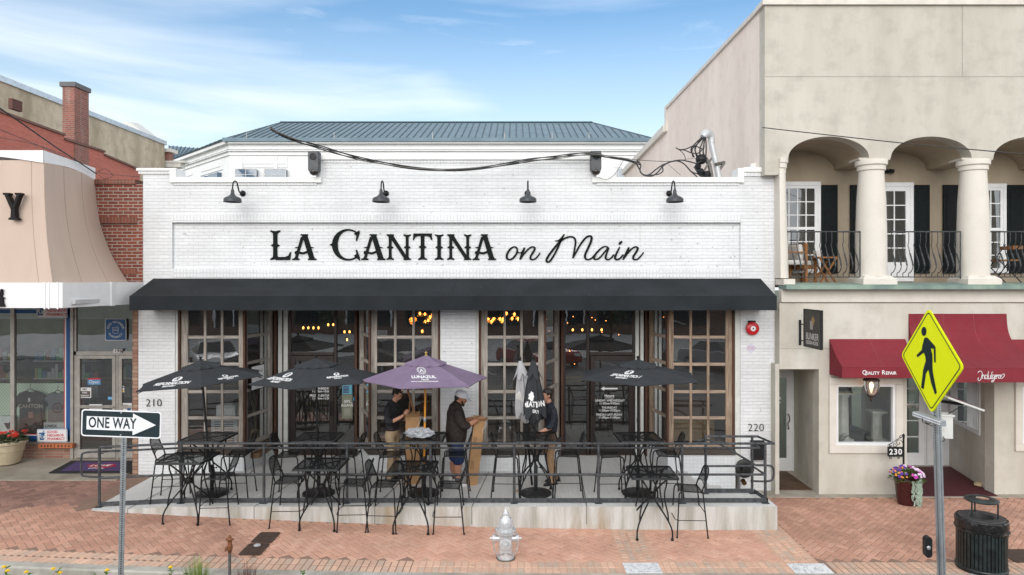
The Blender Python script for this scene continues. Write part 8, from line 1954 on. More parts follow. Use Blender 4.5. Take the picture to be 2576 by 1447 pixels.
for q in range(30):
    a = 2*math.pi*q/30; hx3 = 16*math.sin(a)**3/17; hy3 = (13*math.cos(a)-5*math.cos(2*a)-2*math.cos(3*a)-math.cos(4*a))/17; hp.append(mix4(.56 + .22*hx3, .50 + .28*hy3) + UZ*.016)
k.prism(hp, (0,0,.001)); k.build('heart', pm('red pile', (.38,.015,.05), .95, bump=0), o)
dU = (B_-A_).normalized(); tx = MB(); text('LOVE', .17, mix4(.54,.55)+UZ*.019, INK, into=tx, ux=dU, uy=(0,1,0), shear=.2, bold=.002); text('LOCAL', .10, mix4(.52,.33)+UZ*.019, INK, into=tx, ux=dU, uy=(0,1,0), shear=.2, bold=.001); tx.build('lettering', INK, o)
pc = onf(18, 1166); t = thing('stone_planter', 'large round cream stone planter of red geraniums at the left edge', 'planter', pc); k = MB()
CST = stucco('cast stone', (.56,.48,.34), (.40,.33,.21), .5, 3, .4, 1)
k.lathe([(.20,0),(.235,.02),(.24,.05),(.25,.08),(.30,.30),(.33,.40),(.335,.42),(.37,.44),(.375,.47),(.36,.50),(.32,.50),(.31,.46),(.05,.44)], pc, 40)
for q in range(36): a = q*math.pi/18; k.tube(smooth_path([Vector((pc.x+r_*math.cos(a+d_), pc.y+r_*math.sin(a+d_), pc.z+z_)) for r_, z_, d_ in ((.298,.28,-.07),(.304,.30,0),(.298,.275,.06),(.294,.26,.1))], 2), .008, 4)
k.build('pot', CST, t); lv = MB(); fl2 = MB(); random.seed(12)
for i in range(420):
    a = random.uniform(0,6.28); r_ = random.random()**.5*.36; h_ = .48+.13*(1-(r_/.36)**2)*random.random(); leaf(lv, pc+Vector((r_*math.cos(a), r_*math.sin(a), h_)), (math.cos(a), math.sin(a), random.uniform(-.1,.8)), UZ, .07, .05)
for i in range(16):
    a = random.uniform(0,6.28); r_ = random.random()**.5*.32; c_ = pc+Vector((r_*math.cos(a), r_*math.sin(a), .62-.1*r_+random.uniform(0,.07)))
    for q in range(9): petal_flower(fl2, c_+Vector((random.uniform(-.035,.035), random.uniform(-.035,.035), random.uniform(-.015,.03))), (random.uniform(-.5,.5), -.6, .7), .021, 0, 0, 4)
lv.build('leaves', GRN2, t); fl2.build('flowers', pm('geranium red', (.55,.03,.015), .6, bump=0), t)

# ------------------------------------------------------------------ roofs behind on the left
xR = -14.6
def yx(xd, xpl): return xpl*F/(xd-1297)
t = thing('brick_building', 'red painted brick party wall with stepped brown coping and a brick chimney', 'building', (xR, 22, 0)); k = MB(); cpk = MB()
steps = [(-60,268),(160,341),(165,356),(262,385),(264,392),(338,428)]      # (column, row) of the sloping top
seg = [((-60,262),(161,342)), ((161,352),(262,384)), ((262,392),(352,430))]
for (xa, ya), (xb4, yb4) in seg:
    Ya, Yb = yx(xa, xR), yx(xb4, xR); za_, zb4 = Z(ya, Ya), Z(yb4, Yb)
    k.prism([(xR,Ya,0),(xR,Yb,0),(xR,Yb,zb4),(xR,Ya,za_)], (-.35,0,0)); a_, b_4 = Vector((xR,Ya,za_)), Vector((xR,Yb,zb4)); strip(cpk, a_, b_4, -.42, .06, .07)
k.build('wall', RED_PAINT, t); cpk.build('coping', pm('brown coping tile', (.17,.09,.07), .8), t)
ch_ = MB(); Yc0, Yc1 = yx(186, xR), yx(222, xR); ztc, zbc = Z(226, 23.4), 6; ch_.box(xR-.40+.02, xR+.02, Yc0, Yc1, 6.0, ztc-.13); ch_.build('chimney', brickm('speckled chimney brick', (.34,.11,.075), (.22,.08,.06), (.34,.26,.22), ms=.008, bumpd=.012, dirt=((.5,.4,.35), .5)), t)
k = MB(); k.box(xR-.45, xR+.07, Yc0-.05, Yc1+.05, ztc-.13, ztc+.02); k.build('chimney_cap', pm('grey chimney cap', (.12,.12,.125), .7), t)
k = MB(); Ys = yx(40, xR); k.box(xR, xR+.12, Ys-.3, Ys+.1, Z(452,Ys)+2.0, Z(452,Ys)+2.3); k.build('vent_box', pm('rusty vent', (.10,.04,.03), .8), t)
xT = -19.5; t = thing('rendered_building', 'tall building side wall in stained tan render with a silver roof edge', 'building', (xT, 32, 0)); k = MB(); Y0_, Y1_ = yx(-60, xT), yx(414, xT); zT = 4.3 + .2912*19.5*1.0
zT = Z(205, yx(0, xT)); k.box(xT-.4, xT, Y0_, Y1_, 0, zT); k.build('wall', stucco('stained tan render', (.57,.49,.37), (.33,.27,.19), .9, .7, .3, .3), t)
k = MB(); k.box(xT-.6, xT+.08, Y0_, Y1_+.1, zT, zT+.22); k.build('roof_edge', pm('silver flashing', (.62,.66,.70), .35, metal=.5, bump=0), t)
k = MB(); ya_, yb5 = yx(338, xT-1), yx(385, xT-1); k.prism([(xT-.3,ya_,zT+.2),(xT-.3,yb5,zT+.2),(xT-1.2,yb5-1,zT+1.1),(xT-1.2,ya_,zT+1.0)], (-.5,0,0)); k.build('roof_dormer', pm('white roofing felt', (.6,.6,.58), .8), t)
k = MB(); Ye = Y1_+.3; k.box(xT-.3, xT+.12, Ye, Ye+.45, 4, Z(383,Ye)); k.build('corner_pier', RED_BRICK, t); k = MB(); k.box(xT-.45, xT+.3, Ye-.15, Ye+.6, Z(383,Ye), Z(375,Ye)); k.box(xT-.3, xT+1.0, Ye-.1, Ye+.5, Z(410,Ye), Z(405,Ye)); k.box(xT-.2, xT+.75, Ye-.05, Ye+.5, Z(421,Ye), Z(410,Ye)); k.build('cornice', pm('white cornice', (.66,.64,.60), .7), t)

# ------------------------------------------------------------------ courthouse behind
YC = 45; t = thing('civic_building', 'large pale stone building behind with a hipped blue-grey standing seam roof', 'building', (-4, YC, 0)); STN = stucco('pale precast stone', (.76,.77,.77), (.66,.67,.67), .3, .6, .5, 1); xc_ = lambda xd: X(xd, YC); zc_ = lambda yd: Z(yd, YC)
xcL, xcR = xc_(577), xc_(1670); ze = zc_(358); EB = (-26.3, 52.6)
def seg_wall(mb, a, b, z0, z1, off=0, th=.3): wall_between(mb, a, b, z0, z1, th, 1, 0, -off)
k = MB(); P0, P1, P2 = (xcR, YC), (xcL, YC), EB
seg_wall(k, P1, P0, 0, ze); wall_between(k, P2, P1, 0, ze, .3, 1)
k.build('wall', STN, t)
k = MB()
for z1, z0, off in ((zc_(356), zc_(363), .28), (zc_(374), zc_(376), .10), (zc_(379), zc_(381), .16), (zc_(389), zc_(391), .10)):
    wall_between(k, P1, P0, z0, z1, .4, 1, 0, -off); wall_between(k, P2, P1, z0, z1, .4, 1, 0, -off)
k.build('cornice', STN, t)
k = MB(); gsl = MB(); mul = MB()
def pil(u0, u1, a, b, z0, z1, off, mb, th=.3):
    A_, B_ = Vector((*a, 0)), Vector((*b, 0)); p, q = A_+(B_-A_)*u0, A_+(B_-A_)*u1; wall_between(mb, (p.x,p.y), (q.x,q.y), z0, z1, th, 1, 0, -off)
L1 = xcR - xcL; nb = 7; bw_ = 1/nb*1.0
for i in range(9):
    u = (xc_(592 + 245*i/2.29) - xcL)/L1
for i in range(12):
    ua = (xc_(582 + 109*i) - xcL)/L1
    if ua > .99: break
    ub = ua + .40/L1*2.0; pil(ua, min(1, (xc_(612 + 109*i) - xcL)/L1) if i == 0 else (xc_(590+109*i)-xcL)/L1, P1, P0, 0, zc_(395), .12, k)
    xa, xb6 = 622 + 109*(i*1.0), 0
wins = []
for i in range(6):
    x0 = 598 + 122*i*1.94
for g0 in (597, 836, 1075, 1314, 1553):
    for a_, b_7 in ((0, 52), (73, 126)):
        if g0 + b_7 > 1660: continue
        ua, ub = (xc_(g0+a_)-xcL)/L1, (xc_(g0+b_7)-xcL)/L1; pil(ua, ub, P1, P0, zc_(470), zc_(428), .31, gsl, .28)
        for z_ in (427, 441): pil(ua-.001, ub+.001, P1, P0, zc_(z_+.8), zc_(z_-.6), .34, mul, .05)
        for f in (0, .5, 1): pil(ua+(ub-ua)*f-.0006, ua+(ub-ua)*f+.0006, P1, P0, zc_(470), zc_(428), .335, mul, .05)
    ua, ub = (xc_(g0-8)-xcL)/L1, (xc_(g0+112+8+6)-xcL)/L1; pil(ua, ub, P1, P0, zc_(422), zc_(396), .05, k, .1); pil(ua+.003, ub-.003, P1, P0, zc_(413), zc_(403), .09, k, .1)
for f0, f1 in ((.06,.42),(.52,.9)):
    pil(f0, f1, P2, P1, zc_(422), zc_(396), .06, k, .1); pil(f0+.03, f1-.03, P2, P1, zc_(413), zc_(403), .1, k, .1)
    for q0, q1 in ((f0+.02, f0+.15), (f0+.2, f1-.02)): pil(q0, q1, P2, P1, zc_(470), zc_(429), .31, gsl, .28)
k.build('pilaster', STN, t); gsl.build('window', pm('sky-reflecting glass', (.05,.10,.16), .06, spec=1, bump=0), t); mul.build('mullion', pm('pale mullion', (.55,.55,.55), .5, bump=0), t)
SEAM = pm('blue grey seam metal', (.10,.16,.20), .5, metal=.1, var=.06, vs=.4, bump=0); SEAMD = pm('dark seam rib', (.05,.08,.09), .45, metal=.25, bump=0)
RL, RR = Vector((X(705,52), 52, Z(309,52))), Vector((X(1490,52), 52, Z(309,52))); zE = ze + .12
e0, e1, e2, e3 = Vector((EB[0]-.4, EB[1], zE)), Vector((xcL-.3, YC-.35, zE)), Vector((xc_(1648)+0, YC-.35, zE)), Vector((xc_(1648)+5, YC+14, zE))
k = MB(); k.quad(e1, e2, RR, RL); k.add([e0, e1, RL], [(0,1,2)]); k.add([e2, e3, RR], [(0,1,2)]); k.box(xcL-.3, e2.x, YC-.42, YC-.30, ze-.02, zE+.1)
rfo = k.build('roof', SEAM, t); k = MB(); n = 62
for i in range(n+1):
    x = e1.x + (e2.x-e1.x)*i/n; 
    if x < RL.x: f = (x-e1.x)/(RL.x-e1.x)
    elif x > RR.x: f = (e2.x-x)/(e2.x-RR.x)
    else: f = 1
    top = e1 + (RL-e1)*1.0; y1 = (YC-.35)+(52-YC+.35)*f; z1 = zE + (RL.z-zE)*f; k.tube([(x,YC-.35,zE+.03),(x,y1,z1+.03)], .035, 4)
k.tube([RL+UZ*.05, RR+UZ*.05], .06, 4); k.tube([e1, RL], .05, 4); k.tube([e2, RR], .06, 4)
for i in range(1, 14): f = i/14; p = e0+(e1-e0)*f; k.tube([p+UZ*.03, p+(RL-p)*(f*.0+1)*(f)+UZ*.03], .03, 4)
k.build('seam_rib', SEAMD, rfo)
k = MB()
for xd in (743+0, 845, 880, 1125, 1390, 1550):
    pass
for xd in (627, 845, 1090, 1270, 1388, 1480): k.tube([(xc_(xd), YC-.45, zE), (xc_(xd), YC-.45, zE+.42)], .015, 4)
k.build('lightning_rod', pm('pale rod', (.6,.55,.5), .5, bump=0), rfo)
k = MB(); a_, b_ = P(428,368,60), P(510,378,60); k.quad(P(428,405,56), P(470,405,56), b_, a_); k.add([P(428,368,60), P(428,405,60), P(428,440,60), P(395,440,60), P(395,368,60)], [(0,1,2,3,4)]); 
k = MB(); k.quad(P(425,404,56), P(462,404,56), P(508,374,62), P(425,367,62)); k.quad(P(425,404,56), P(462,404,56), P(462,480,56), P(425,480,56))
o = thing('wing_building', 'small blue-grey metal roof at the far left end behind the white cornice', 'building', P(440,404,56)); r2 = k.build('roof', SEAM, o); k = MB()
for i in range(9): f = i/8; p, q = P(425,404,56)*(1-f)+P(462,404,56)*f, P(425,367,62)*(1-f)+P(508,374,62)*f; k.tube([p+UZ*.05, q+UZ*.05], .04, 4)
k.build('seam_rib', SEAMD, r2)

# ------------------------------------------------------------------ cables and service mast
CBL = pm('black cable', (.012,.012,.013), .5, bump=0); CBG = pm('grey weathered cable', (.16,.15,.13), .6, bump=0)
path = [(680,322,11.5),(700,335,11.6),(740,352,11.8),(790,366,12),(845,383,12.2),(900,398,12.4),(960,410,12.6),(1040,423,12.8),(1120,428,13),(1200,424,13.1),(1280,412,13.2),(1340,402,13.3),(1400,396,13.35),(1450,389,13.4),(1490,387.5,13.4),(1530,395,13.5),(1575,402,13.7),(1610,413,13.9)]
base = smooth_path([P(*q) for q in path], 8); n = len(base)
bun = thing('cable_bundle', 'thick twisted bundle of black cables sagging across the white parapet', 'cable', base[n//2])
for c_ in range(4):
    k = MB(); pts = []
    for i, p in enumerate(base):
        sp_f = .018 + .012*math.sin(i*.05)**2; a = i*.11 + c_*math.pi/2; pts.append(p + Vector((0, math.sin(a), math.cos(a)))*sp_f)
    k.tube(pts, .0105 if c_ != 3 else .009, 6); k.build('strand', CBG if c_ == 3 else CBL, bun)
mk = MB(); ms_ = thing('service_mast', 'leaning grey electric service mast with a weatherhead behind the parapet', 'mast', P(1812,446,14.3))
b0, b1 = P(1810,452,14.3), P(1788,352,14.3); mk.tube([b0, b1], .062, 16); pl = mk.build('pipe', pm('grey conduit', (.52,.54,.55), .45, metal=.3, var=.06, bump=0), ms_)
mk = MB(); q = [P(1790,360,14.3), P(1789,345,14.3), P(1783,337,14.28), P(1775,337,14.24), P(1768,345,14.2)]; mk.tube(smooth_path(q, 4), [.068,.07,.072,.075,.078,.08,.084,.088,.09,.092,.094,.092,.09,.085,.08,.07,.06], 14); mk.build('weatherhead', pm('grey conduit', (.52,.54,.55), .45), ms_)
mk = MB(); mk.tube([P(1768,392,14.2), P(1776,400,14.2), P(1785,416,14.2), P(1790,446,14.2)], .045, 6); mk.tube([P(1800,414,14.2), P(1822,409,14.35)], .035, 6); mk.tube([P(1822,410,14.3), P(1808,430,14.3)], .03, 6); mk.tube([P(1748,418,14.2), P(1762,440,14.2), P(1785,446,14.2)], .04, 6); mk.tube([P(1790,398,14.15),P(1770,432,14.15)], .022, 6)
mk.build('bracket', pm('weathered bracket', (.16,.15,.14), .6, metal=.4, var=.3), ms_)
mk = MB(); mk.ball(P(1764,401,14.1), .12, 12, sz=.9); mk.ball(P(1756,418,14.1), .07, 8); mk.ball(P(1762,432,14.1), .08, 8); mk.ball(P(1779,440,14.1), .09, 8); mk.build('insulator', BLACK, ms_)
lp = MB()
for s_, e_, bow in ((1764,1756,-14),(1768,1760,-20),(1771,1763,-8),(1773,1770,-3),(1775,1775,2),(1766,1752,-26),(1770,1748,-22)):
    lp.tube(smooth_path([P(s_,346,14.15), P(s_+bow*.6,360,14.1), P((s_+e_)/2+bow*.8,376,14.08), P(e_+bow*.2,396,14.1)], 6), .014, 6)
def wirepath(pts, Y=14.0, r_=.011): lp.tube(smooth_path([P(a, b, Y) for a, b in pts], 5), r_, 6)
wirepath([(1700,372),(1712,377),(1728,374),(1745,367),(1758,371),(1766,376),(1755,386),(1740,385),(1722,378),(1708,377)], 14.05, .012)
wirepath([(1602,404),(1612,415),(1610,430),(1620,441),(1640,443),(1655,433),(1668,418),(1685,408),(1712,403),(1735,407),(1752,411),(1764,405)], 14, .014)
wirepath([(1600,410),(1608,425),(1616,438),(1632,440),(1652,425),(1672,413),(1700,405),(1720,412),(1735,428),(1750,442),(1756,448)], 14.05, .014)
wirepath([(1628,441),(1648,440),(1662,436),(1668,428),(1664,416)], 14.02, .012); wirepath([(1735,430),(1752,437),(1775,440),(1786,434)], 14.1, .012)
wirepath([(1710,378),(1720,388),(1724,400),(1720,404)], 14.0, .008); wirepath([(1724,401),(1745,399),(1762,400)], 14.0, .004); wirepath([(1678,410),(1694,425),(1712,441)], 14.0, .004); wirepath([(1800,428),(1806,438),(1812,447)], 14.3, .006); wirepath([(1774,365),(1770,380),(1774,395)], 14.0, .005)
wirepath([(1505,446),(1525,452),(1545,440),(1556,424),(1568,404)], 13.6, .005); wirepath([(1560,396),(1600,402),(1660,406),(1690,406)], 13.95, .006)
tag(lp.build('drop_wires', CBL), 'tangle of looping black service wires around the leaning mast', 'wires')
k = MB(); k.tube(smooth_path([P(1918,321,RYF-.1), P(2050,336,12.8), P(2250,358,12.1), P(2420,374,11.6), P(2620,392,11)], 6), .009, 6); tag(k.build('overhead_wire', CBL), 'single thin black wire crossing the stucco building over the arches', 'wire')
k = MB(); k.tube(smooth_path([P(-30,252,11), P(60,314,11.5), P(140,370,12.2), P(200,409,13), P(243,438,13.6)], 6), .013, 6); tag(k.build('overhead_wire', CBL), 'thicker black wire slanting down before the red brick wall at the left', 'wire')
k = MB(); k.tube(smooth_path([P(-20,318,13), P(70,355,13.5), P(150,390,13.7), P(190,412,13.9), P(225,428,14)], 6), .006, 6); tag(k.build('overhead_wire', CBL), 'upper of the two faint wires before the red brick wall', 'wire')
k = MB(); k.tube(smooth_path([P(-20,343,13.2), P(80,362,13.6), P(160,390,13.8), P(230,428,14), P(270,438,14), P(350,445,14.1)], 6), .005, 6); k.tube(smooth_path([P(246,432,14), P(262,425,14), P(276,432,14), P(282,444,14), P(262,450,13.95), P(248,440,14)], 5), .005, 5); tag(k.build('overhead_wire', CBL), 'lower faint wire ending in a small coil above the brick pier', 'wire')
k = MB(); a_, b_ = P(1893,443,13.75), P(1913,440,14.0); k.prism([P(1886,430,14.0), P(1921,430,14.0), P(1919,404,14.0), P(1890,412,14.0)], (0,.1,0)); tag(k.build('roof_flashing', pm('torn white flashing', (.72,.72,.70), .7, var=.2)), 'torn piece of white flashing standing on the right parapet corner', 'flashing')
# ------------------------------------------------------------------ inside the restaurant: lamps, plant, goods near the glass
BULB = emis('amber filament bulb', (1,.36,.07), 6); GLB = glassm('clear lamp globe', (.9,.8,.65), dirt=.02)
def pendant(x, y, z, label, bulbs, r_=.055, globe=True):
    t = thing('pendant_lamp', label, 'pendant lamp', (x, y, 4.0), group='amber pendant lamps inside the restaurant'); k = MB(); b = MB(); g = MB()
    for dx, dy, dz_ in bulbs: k.tube([(x+dx*.3,y+dy*.3,4.0),(x+dx,y+dy,z+dz_+.09)], .004, 4); k.lathe([(.018,.05),(.022,.09)], (x+dx,y+dy,z+dz_), 8); b.ball((x+dx,y+dy,z+dz_), .024, 8, sz=1.5); g.ball((x+dx,y+dy,z+dz_-.01), r_, 12)
    k.build('cord', BLACK, t); b.build('bulb', BULB, t)
    if globe: g.build('globe', GLB, t)
random.seed(4)
cl1 = [(random.uniform(-.28,.28), random.uniform(-.15,.15), random.uniform(-.12,.12)) for _ in range(12)]; cl2 = [(random.uniform(-.33,.33), random.uniform(-.15,.15), random.uniform(-.1,.1)) for _ in range(14)]
yq = 15.4; pendant(X(1060,yq), yq, Z(800,yq), 'cluster of amber globe lamps in the window left of the middle brick pillar', cl1+[(.02,0,-.3)], .07); pendant(X(1255,yq), yq, Z(799,yq), 'cluster of amber globe lamps in the window right of the middle brick pillar', [(d[0]*1.3, d[1], d[2]) for d in cl2], .06)
yq = 17.5
for xd, yd, n_, lb in ((782,825,4,'row of four amber bulbs deep behind the left door'), (832,817,2,'pair of amber bulbs behind the left door, higher and to the right'), (873,835,2,'pair of amber bulbs behind the sidelight of the left door'), (1465,830,5,'row of five amber bulbs deep behind the right-hand door')):
    pendant(X(xd,yq), yq, Z(yd,yq), lb, [((i-(n_-1)/2)*.13*(1.9 if n_ == 5 else 1),0,0) for i in range(n_)] + ([(.0,0,-.2)] if xd == 873 else []), .045, False)
k = MB(); b = MB(); random.seed(8)
for i in range(20): x, z = random.uniform(1.1,3.2), random.uniform(2.2,3.95); b.ball((x, 16.2, z), .011, 6)
for r_ in range(4): k.tube([(1.0+.7*q, 16.22, 3.9-.45*r_ - .1*math.sin(q*3.1)) for q in range(4)], .003, 4)
t = thing('string_lights', 'scattered string of tiny orange lights behind the right-hand door', 'string lights', (2, 16.2, 3.9)); k.build('wire', BLACK, t); b.build('bulb', emis('tiny orange bulb', (1,.28,.06), 6), t)
x, y = X(643,14.55), 14.55; t = thing('basket_plant', 'dry bare-stemmed plant in a tall woven rope basket behind the splayed window', 'plant', (x, y, LZ+.3)); k = MB(); zb3 = LZ+.36
for i in range(15): z = zb3 + i*.021; k.tube([((x+(.11-.0012*i)*math.cos(a)), y+(.11-.0012*i)*math.sin(a), z) for a in [q*math.pi/10 for q in range(20)]], .0125, 6, closed=True)
k.build('basket', pm('straw rope', (.34,.25,.14), .9, vs=14, var=.25), t); k = MB(); random.seed(6)
for i in range(7): a = random.uniform(0,6.28); k.tube(smooth_path([(x,y,zb3+.3),(x+.05*math.cos(a),y+.04*math.sin(a),zb3+.7),(x+.16*math.cos(a+.4),y+.08*math.sin(a),zb3+random.uniform(.95,1.25))], 4), [.012,.010,.009,.008,.007,.006,.005,.004,.003], 5)
k.build('stems', pm('pale twig', (.30,.25,.18), .9), t)
x0, y0 = -6.15, 14.6; t = thing('office_machine', 'pale grey louvred appliance with a white case on top behind the left window', 'appliance', (x0, y0, LZ+.3)); k = MB(); k.box(x0-.28,x0+.28,y0-.2,y0+.3,LZ+.3,LZ+.95)
k.build('cabinet', pm('pale plastic', (.50,.53,.55), .6), t, bevel=.01); k = MB()
for i in range(10): k.box(x0-.2,x0+.2,y0-.21,y0-.201,LZ+.4+i*.05,LZ+.42+i*.05)
k.build('louvre', pm('dark slot', (.08,.09,.1), .7), t); k = MB(); k.box(x0-.2,x0+.22,y0-.15,y0+.2,LZ+.96,LZ+1.2); k.build('case', pm('speckled case', (.55,.56,.56), .7, vs=40, var=.3), t, bevel=.03)
for i, (x, y) in enumerate(((-2.2,16.2),(-4.2,17.2),(2.0,17.0),(3.9,15.9),(-.2,16.5))):
    o = copy_tree(tb, (x, y, LZ+.01), 0, None); o['label'] = 'dark bar table inside the restaurant, ' + ['behind the window left of the middle brick pillar','deep behind the left door','deep behind the right-hand door','behind the rightmost brown window','behind the window right of the middle brick pillar'][i]; o['group'] = 'tables inside the restaurant'
t = thing('bench', 'brown wooden booth bench behind the rightmost window', 'bench', (3.9, 15.2, LZ+.3)); k = MB(); k.box(3.3,4.4,15.1,15.5,LZ+.3,LZ+.75); k.build('seat', woodm('honey wood', (.32,.19,.06), (.42,.26,.10), 'x'), t); k = MB(); k.box(3.3,4.4,15.5,15.56,LZ+.3,LZ+1.2); k.build('backrest', WOOD_RED, t)
# papers on the glass
def paper(x0, x1, y0, y1, Y, m_, label, cat, extra=None, pa=None, pb=None):
    k = MB(); k.box(X(x0,Y), X(x1,Y), Y-.004, Y-.001, Z(y1,Y), Z(y0,Y)); o = tag(k.build('poster', m_), label, cat)
    if extra: extra(o)
    return o
# framed menu on the left splayed window
a_, b_ = Vector((-5.455, FY+.28, 0)), Vector((-5.375, FY+.70, 0)); zt3, zb3 = Z(922, 14.1), Z(980, 14.1); d_ = (b_-a_).normalized(); n_ = Vector((d_.y, -d_.x, 0))
Mm = frame(Vector(((a_.x+b_.x)/2, (a_.y+b_.y)/2, (zt3+zb3)/2)) + n_*.035, d_, (0,0,1)); o = thing('framed_menu', 'white cocktail menu in a black frame on the left splayed window', 'menu', Mm.to_translation()); hw2, hh2 = .23, (zt3-zb3)/2
flat([(-hw2-.02,-hh2-.02),(hw2+.02,-hh2-.02),(hw2+.02,hh2+.02),(-hw2-.02,hh2+.02)], 0, .012, Mm, BLACK, o, 'frame'); flat([(-hw2,-hh2),(hw2,-hh2),(hw2,hh2),(-hw2,hh2)], .0125, .001, Mm, INK, o, 'sheet')
q = text_mesh('COCKTAILS', .07, ext=.0003); q.xf(Mm @ Matrix.Translation((0,.12,.0145))); q.build('lettering', INK_K, o)
q = MB()
for i in range(8): w2_ = (.12,.09,.14,.08)[i % 4]; q.add([Vector((a, b, .0145)) for a, b in ((-w2_,.04-i*.035),(w2_,.04-i*.035),(w2_,.048-i*.035),(-w2_,.048-i*.035))], [(0,1,2,3)])
q.xf(Mm); q.build('text_lines', pm('grey print', (.35,.35,.35), .8, bump=0), o)
Y = DY+.028
o = paper(860, 887, 993, 1053, Y, pm('olive poster', (.20,.21,.15), .7, var=.1, vs=20), "olive green 'Sips of Agave' poster on the sidelight of the left door", 'poster')
text('SIPS', .085, (X(873.5,Y), Y-.006, Z(1010,Y)), INK, o, bold=.0015); text('of', .04, (X(884,Y), Y-.006, Z(1013,Y)), INK, o); text('AGAVE', .085, (X(873.5,Y), Y-.006, Z(1020,Y)), INK, o, bold=.0015)
q = MB()
for i in range(7): q.box(X(865,Y), X(882,Y), Y-.0055, Y-.005, Z(1029+i*2.6,Y), Z(1028.4+i*2.6,Y))
q.build('text_lines', pm('pale print', (.5,.5,.42), .8, bump=0), o)
o = paper(861, 886, 968, 992, Y, pm('blue schedule', (.12,.36,.46), .7, bump=0), 'turquoise schedule with dark rows on the sidelight of the left door', 'notice')
q = MB()
for i in range(5): q.box(X(863,Y), X(878,Y), Y-.0055, Y-.005, Z(974+i*3.6,Y), Z(971.6+i*3.6,Y))
q.build('rows', pm('dark row print', (.05,.04,.12), .7, bump=0), o)
o = paper(889, 893.5, 1000, 1008, Y, pm('light blue sticker', (.1,.4,.7), .6, bump=0), 'small light blue sticker at the right of the left door sidelight', 'sticker')
# ------------------------------------------------------------------ the other side of the street (seen in the glass)
t = thing('opposite_building', 'brown brick shop building across the street, seen only as a reflection', 'building', (0, -24, 0)); k = MB()
BRO = brickm('brown brick across', (.20,.11,.075), (.15,.08,.055), (.24,.2,.17), bumpd=.01); DKG = pm('dark green joinery', (.03,.07,.055), .5, bump=0)
wn_ = MB(); gp = MB(); zf0, zf1 = .8, 3.2
xs2 = -26; k.box(-26,26,-24.4,-24,-.1,.8); k.box(-26,26,-24.4,-24,3.2,4.6); k.box(-26,26,-24.4,-24,6.2,6.9)
for i in range(14):
    x = -26 + i*52/13; k.box(x-.5, x+.5, -24.4, -24, .8, 3.2); k.box(x-.9, x+.9, -24.4, -24, 4.6, 6.2)
k.build('wall', BRO, t)
for i in range(13):
    x = -26 + (i+.5)*52/13; w2 = MB()
    for lo_, hi_, hw3 in ((.8,3.2,1.5),(4.6,6.2,1.1)):
        w2.box(x-hw3, x-hw3+.12, -24.05, -23.97, lo_, hi_); w2.box(x+hw3-.12, x+hw3, -24.05, -23.97, lo_, hi_); w2.box(x-hw3, x+hw3, -24.05, -23.96, hi_-.12, hi_); w2.box(x-.05,x+.05,-24.05,-23.98,lo_,hi_)
    f_o = w2.build('window', INK if i % 2 else DKG, t); g = MB()
    for lo_, hi_, hw3 in ((.8,3.2,1.5),(4.6,6.2,1.1)): g.quad((x+hw3,-24.1,lo_),(x-hw3,-24.1,lo_),(x-hw3,-24.1,hi_),(x+hw3,-24.1,hi_))
    g.build('pane', pm('dark far glass', (.03,.035,.04), .08, bump=0), f_o)
g = MB(); g.box(-40,40,-24,-8.2,-.1,.03); tag(g.build('far_pavement', CONC), kind='structure')
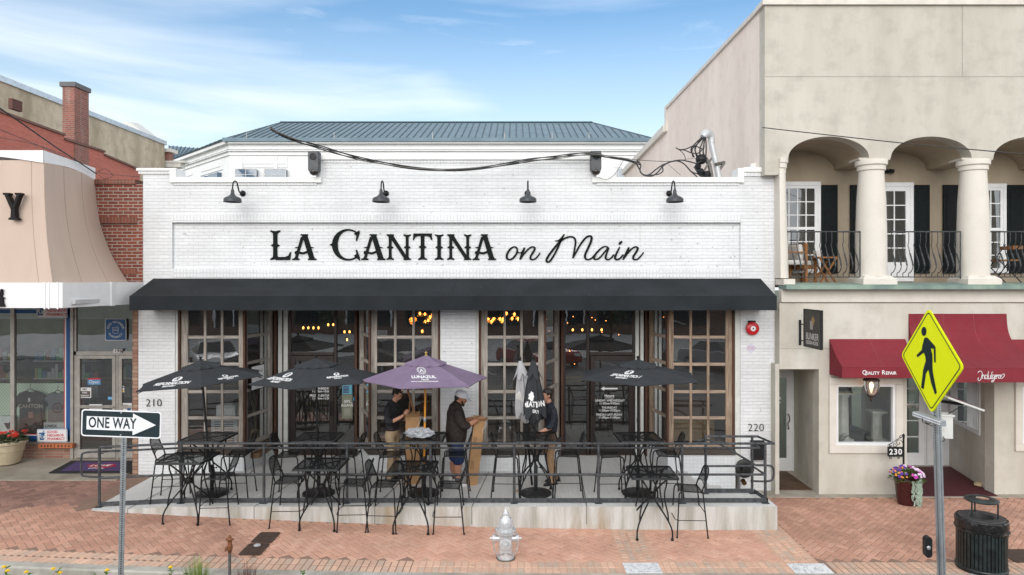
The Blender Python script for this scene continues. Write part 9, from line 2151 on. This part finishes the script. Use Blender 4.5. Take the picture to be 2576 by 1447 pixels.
def car(x, y, rz, m_, label):
    t = thing('parked_car', label, 'car', group='cars parked across the street'); W2 = .9
    b_ = MB(); b_.prism([(a, -W2, z_) for a, z_ in [(-2.25,.3),(-2.28,.75),(-2.1,.95),(-1.5,1.0),(1.05,1.0),(2.0,.86),(2.25,.68),(2.25,.3)]], (0,2*W2,0)); b_.xf(Matrix.Identity(4)); b_.build('body', m_, t, bevel=.06)
    c_ = MB(); vs = []
    for a, z_, yy in ((-1.5,.99,.86),(-.95,1.40,.68),(.35,1.44,.68),(1.05,.99,.86)): vs += [(a,-yy,z_),(a,yy,z_)]
    c_.add(vs, [(0,2,3,1),(2,4,5,3),(4,6,7,5),(0,6,4,2),(1,3,5,7)]); c_.build('windows', pm('car glass', (.02,.025,.03), .06, bump=0), t)
    r_ = MB(); r_.box(-.95,.35,-.68,.68,1.40,1.46); r_.build('car_roof', m_, t, bevel=.03)
    for a in (-1.4,1.4):
        for s in (-1,1):
            w3 = MB(); ylathe(w3, [(.2,-.01),(.31,0),(.31,.19),(.2,.2)], (a, s*W2 - s*.1 , .32), 20, sign=-s*-1); wh = w3.build('wheel', pm('tyre rubber', (.02,.02,.02), .8), t); w4 = MB(); ylathe(w4, [(.19,.2),(.19,.215),(.05,.22)], (a, s*W2-s*.1, .32), 14, sign=s); w4.build('rim', STEEL, wh)
    for s in (-1,1): h_ = MB(); h_.box(2.2,2.27,s*.6-.17,s*.6+.17,.62,.76); h_.build('headlight', pm('headlamp', (.7,.7,.7), .1, bump=0), t); h_ = MB(); h_.box(-2.3,-2.24,s*.6-.17,s*.6+.17,.72,.86); h_.build('tail_light', pm('tail lamp red', (.4,.01,.01), .2, bump=0), t)
def place_car(x, y, rz, m_, n_):
    car(0, 0, 0, m_, n_); o = [q for q in S.objects if q.get('label') == n_][0]; o.location = (x, y, -.1); o.rotation_euler = (0,0,rz)
for i, (x, c_, n_) in enumerate(((-14,(.6,.6,.6),'white saloon car parked across the street opposite the pharmacy'),(-6.5,(.02,.02,.025),'black saloon car parked across the street, left of the red one'),(1.5,(.25,.02,.02),'dark red saloon car parked across the street'),(9.5,(.3,.31,.33),'silver saloon car parked across the street at the right'))):
    place_car(x, -5.6, R(62), pm('car paint %d' % i, c_, .2, metal=.2, bump=0, var=.03), n_)
for i, (x, y, r_) in enumerate(((-10.5,-9.6,1.2),(-2.5,-9.8,1.0),(5.5,-9.6,1.1),(13,-9.7,1.3))):
    t = thing('street_tree', ['round leafy tree across the street before the left brick bays','small leafy tree across the street in the middle','leafy tree across the street right of the middle','largest leafy tree across the street at the far right'][i], 'tree', (x, y, 0), group='trees across the street'); k = MB(); k.tube([(x,y,-.05),(x+.05,y,1.2),(x,y,2.6)], [.1,.08,.05], 8)
    for q in range(5): a = q*1.3; k.tube([(x,y,1.6),(x+.5*r_*math.cos(a),y+.5*r_*math.sin(a),2.5)], [.04,.02], 6)
    k.build('trunk', pm('bark', (.09,.06,.04), .9, bump=.5), t); lv = MB(); random.seed(40+i)
    cl_ = [Vector((x+random.uniform(-.7,.7)*r_, y+random.uniform(-.7,.7)*r_, 2.7+random.uniform(-.8,.9)*r_)) for _ in range(14)]
    for q in range(1500): c_ = random.choice(cl_); d_ = Vector((random.gauss(0,1), random.gauss(0,1), random.gauss(0,1))).normalized()*random.random()**.4*.5*r_; leaf(lv, c_+d_, (random.uniform(-1,1), random.uniform(-1,1), random.uniform(-.6,.6)), UZ, .13, .08)
    lv.build('crown', GRN2, t)
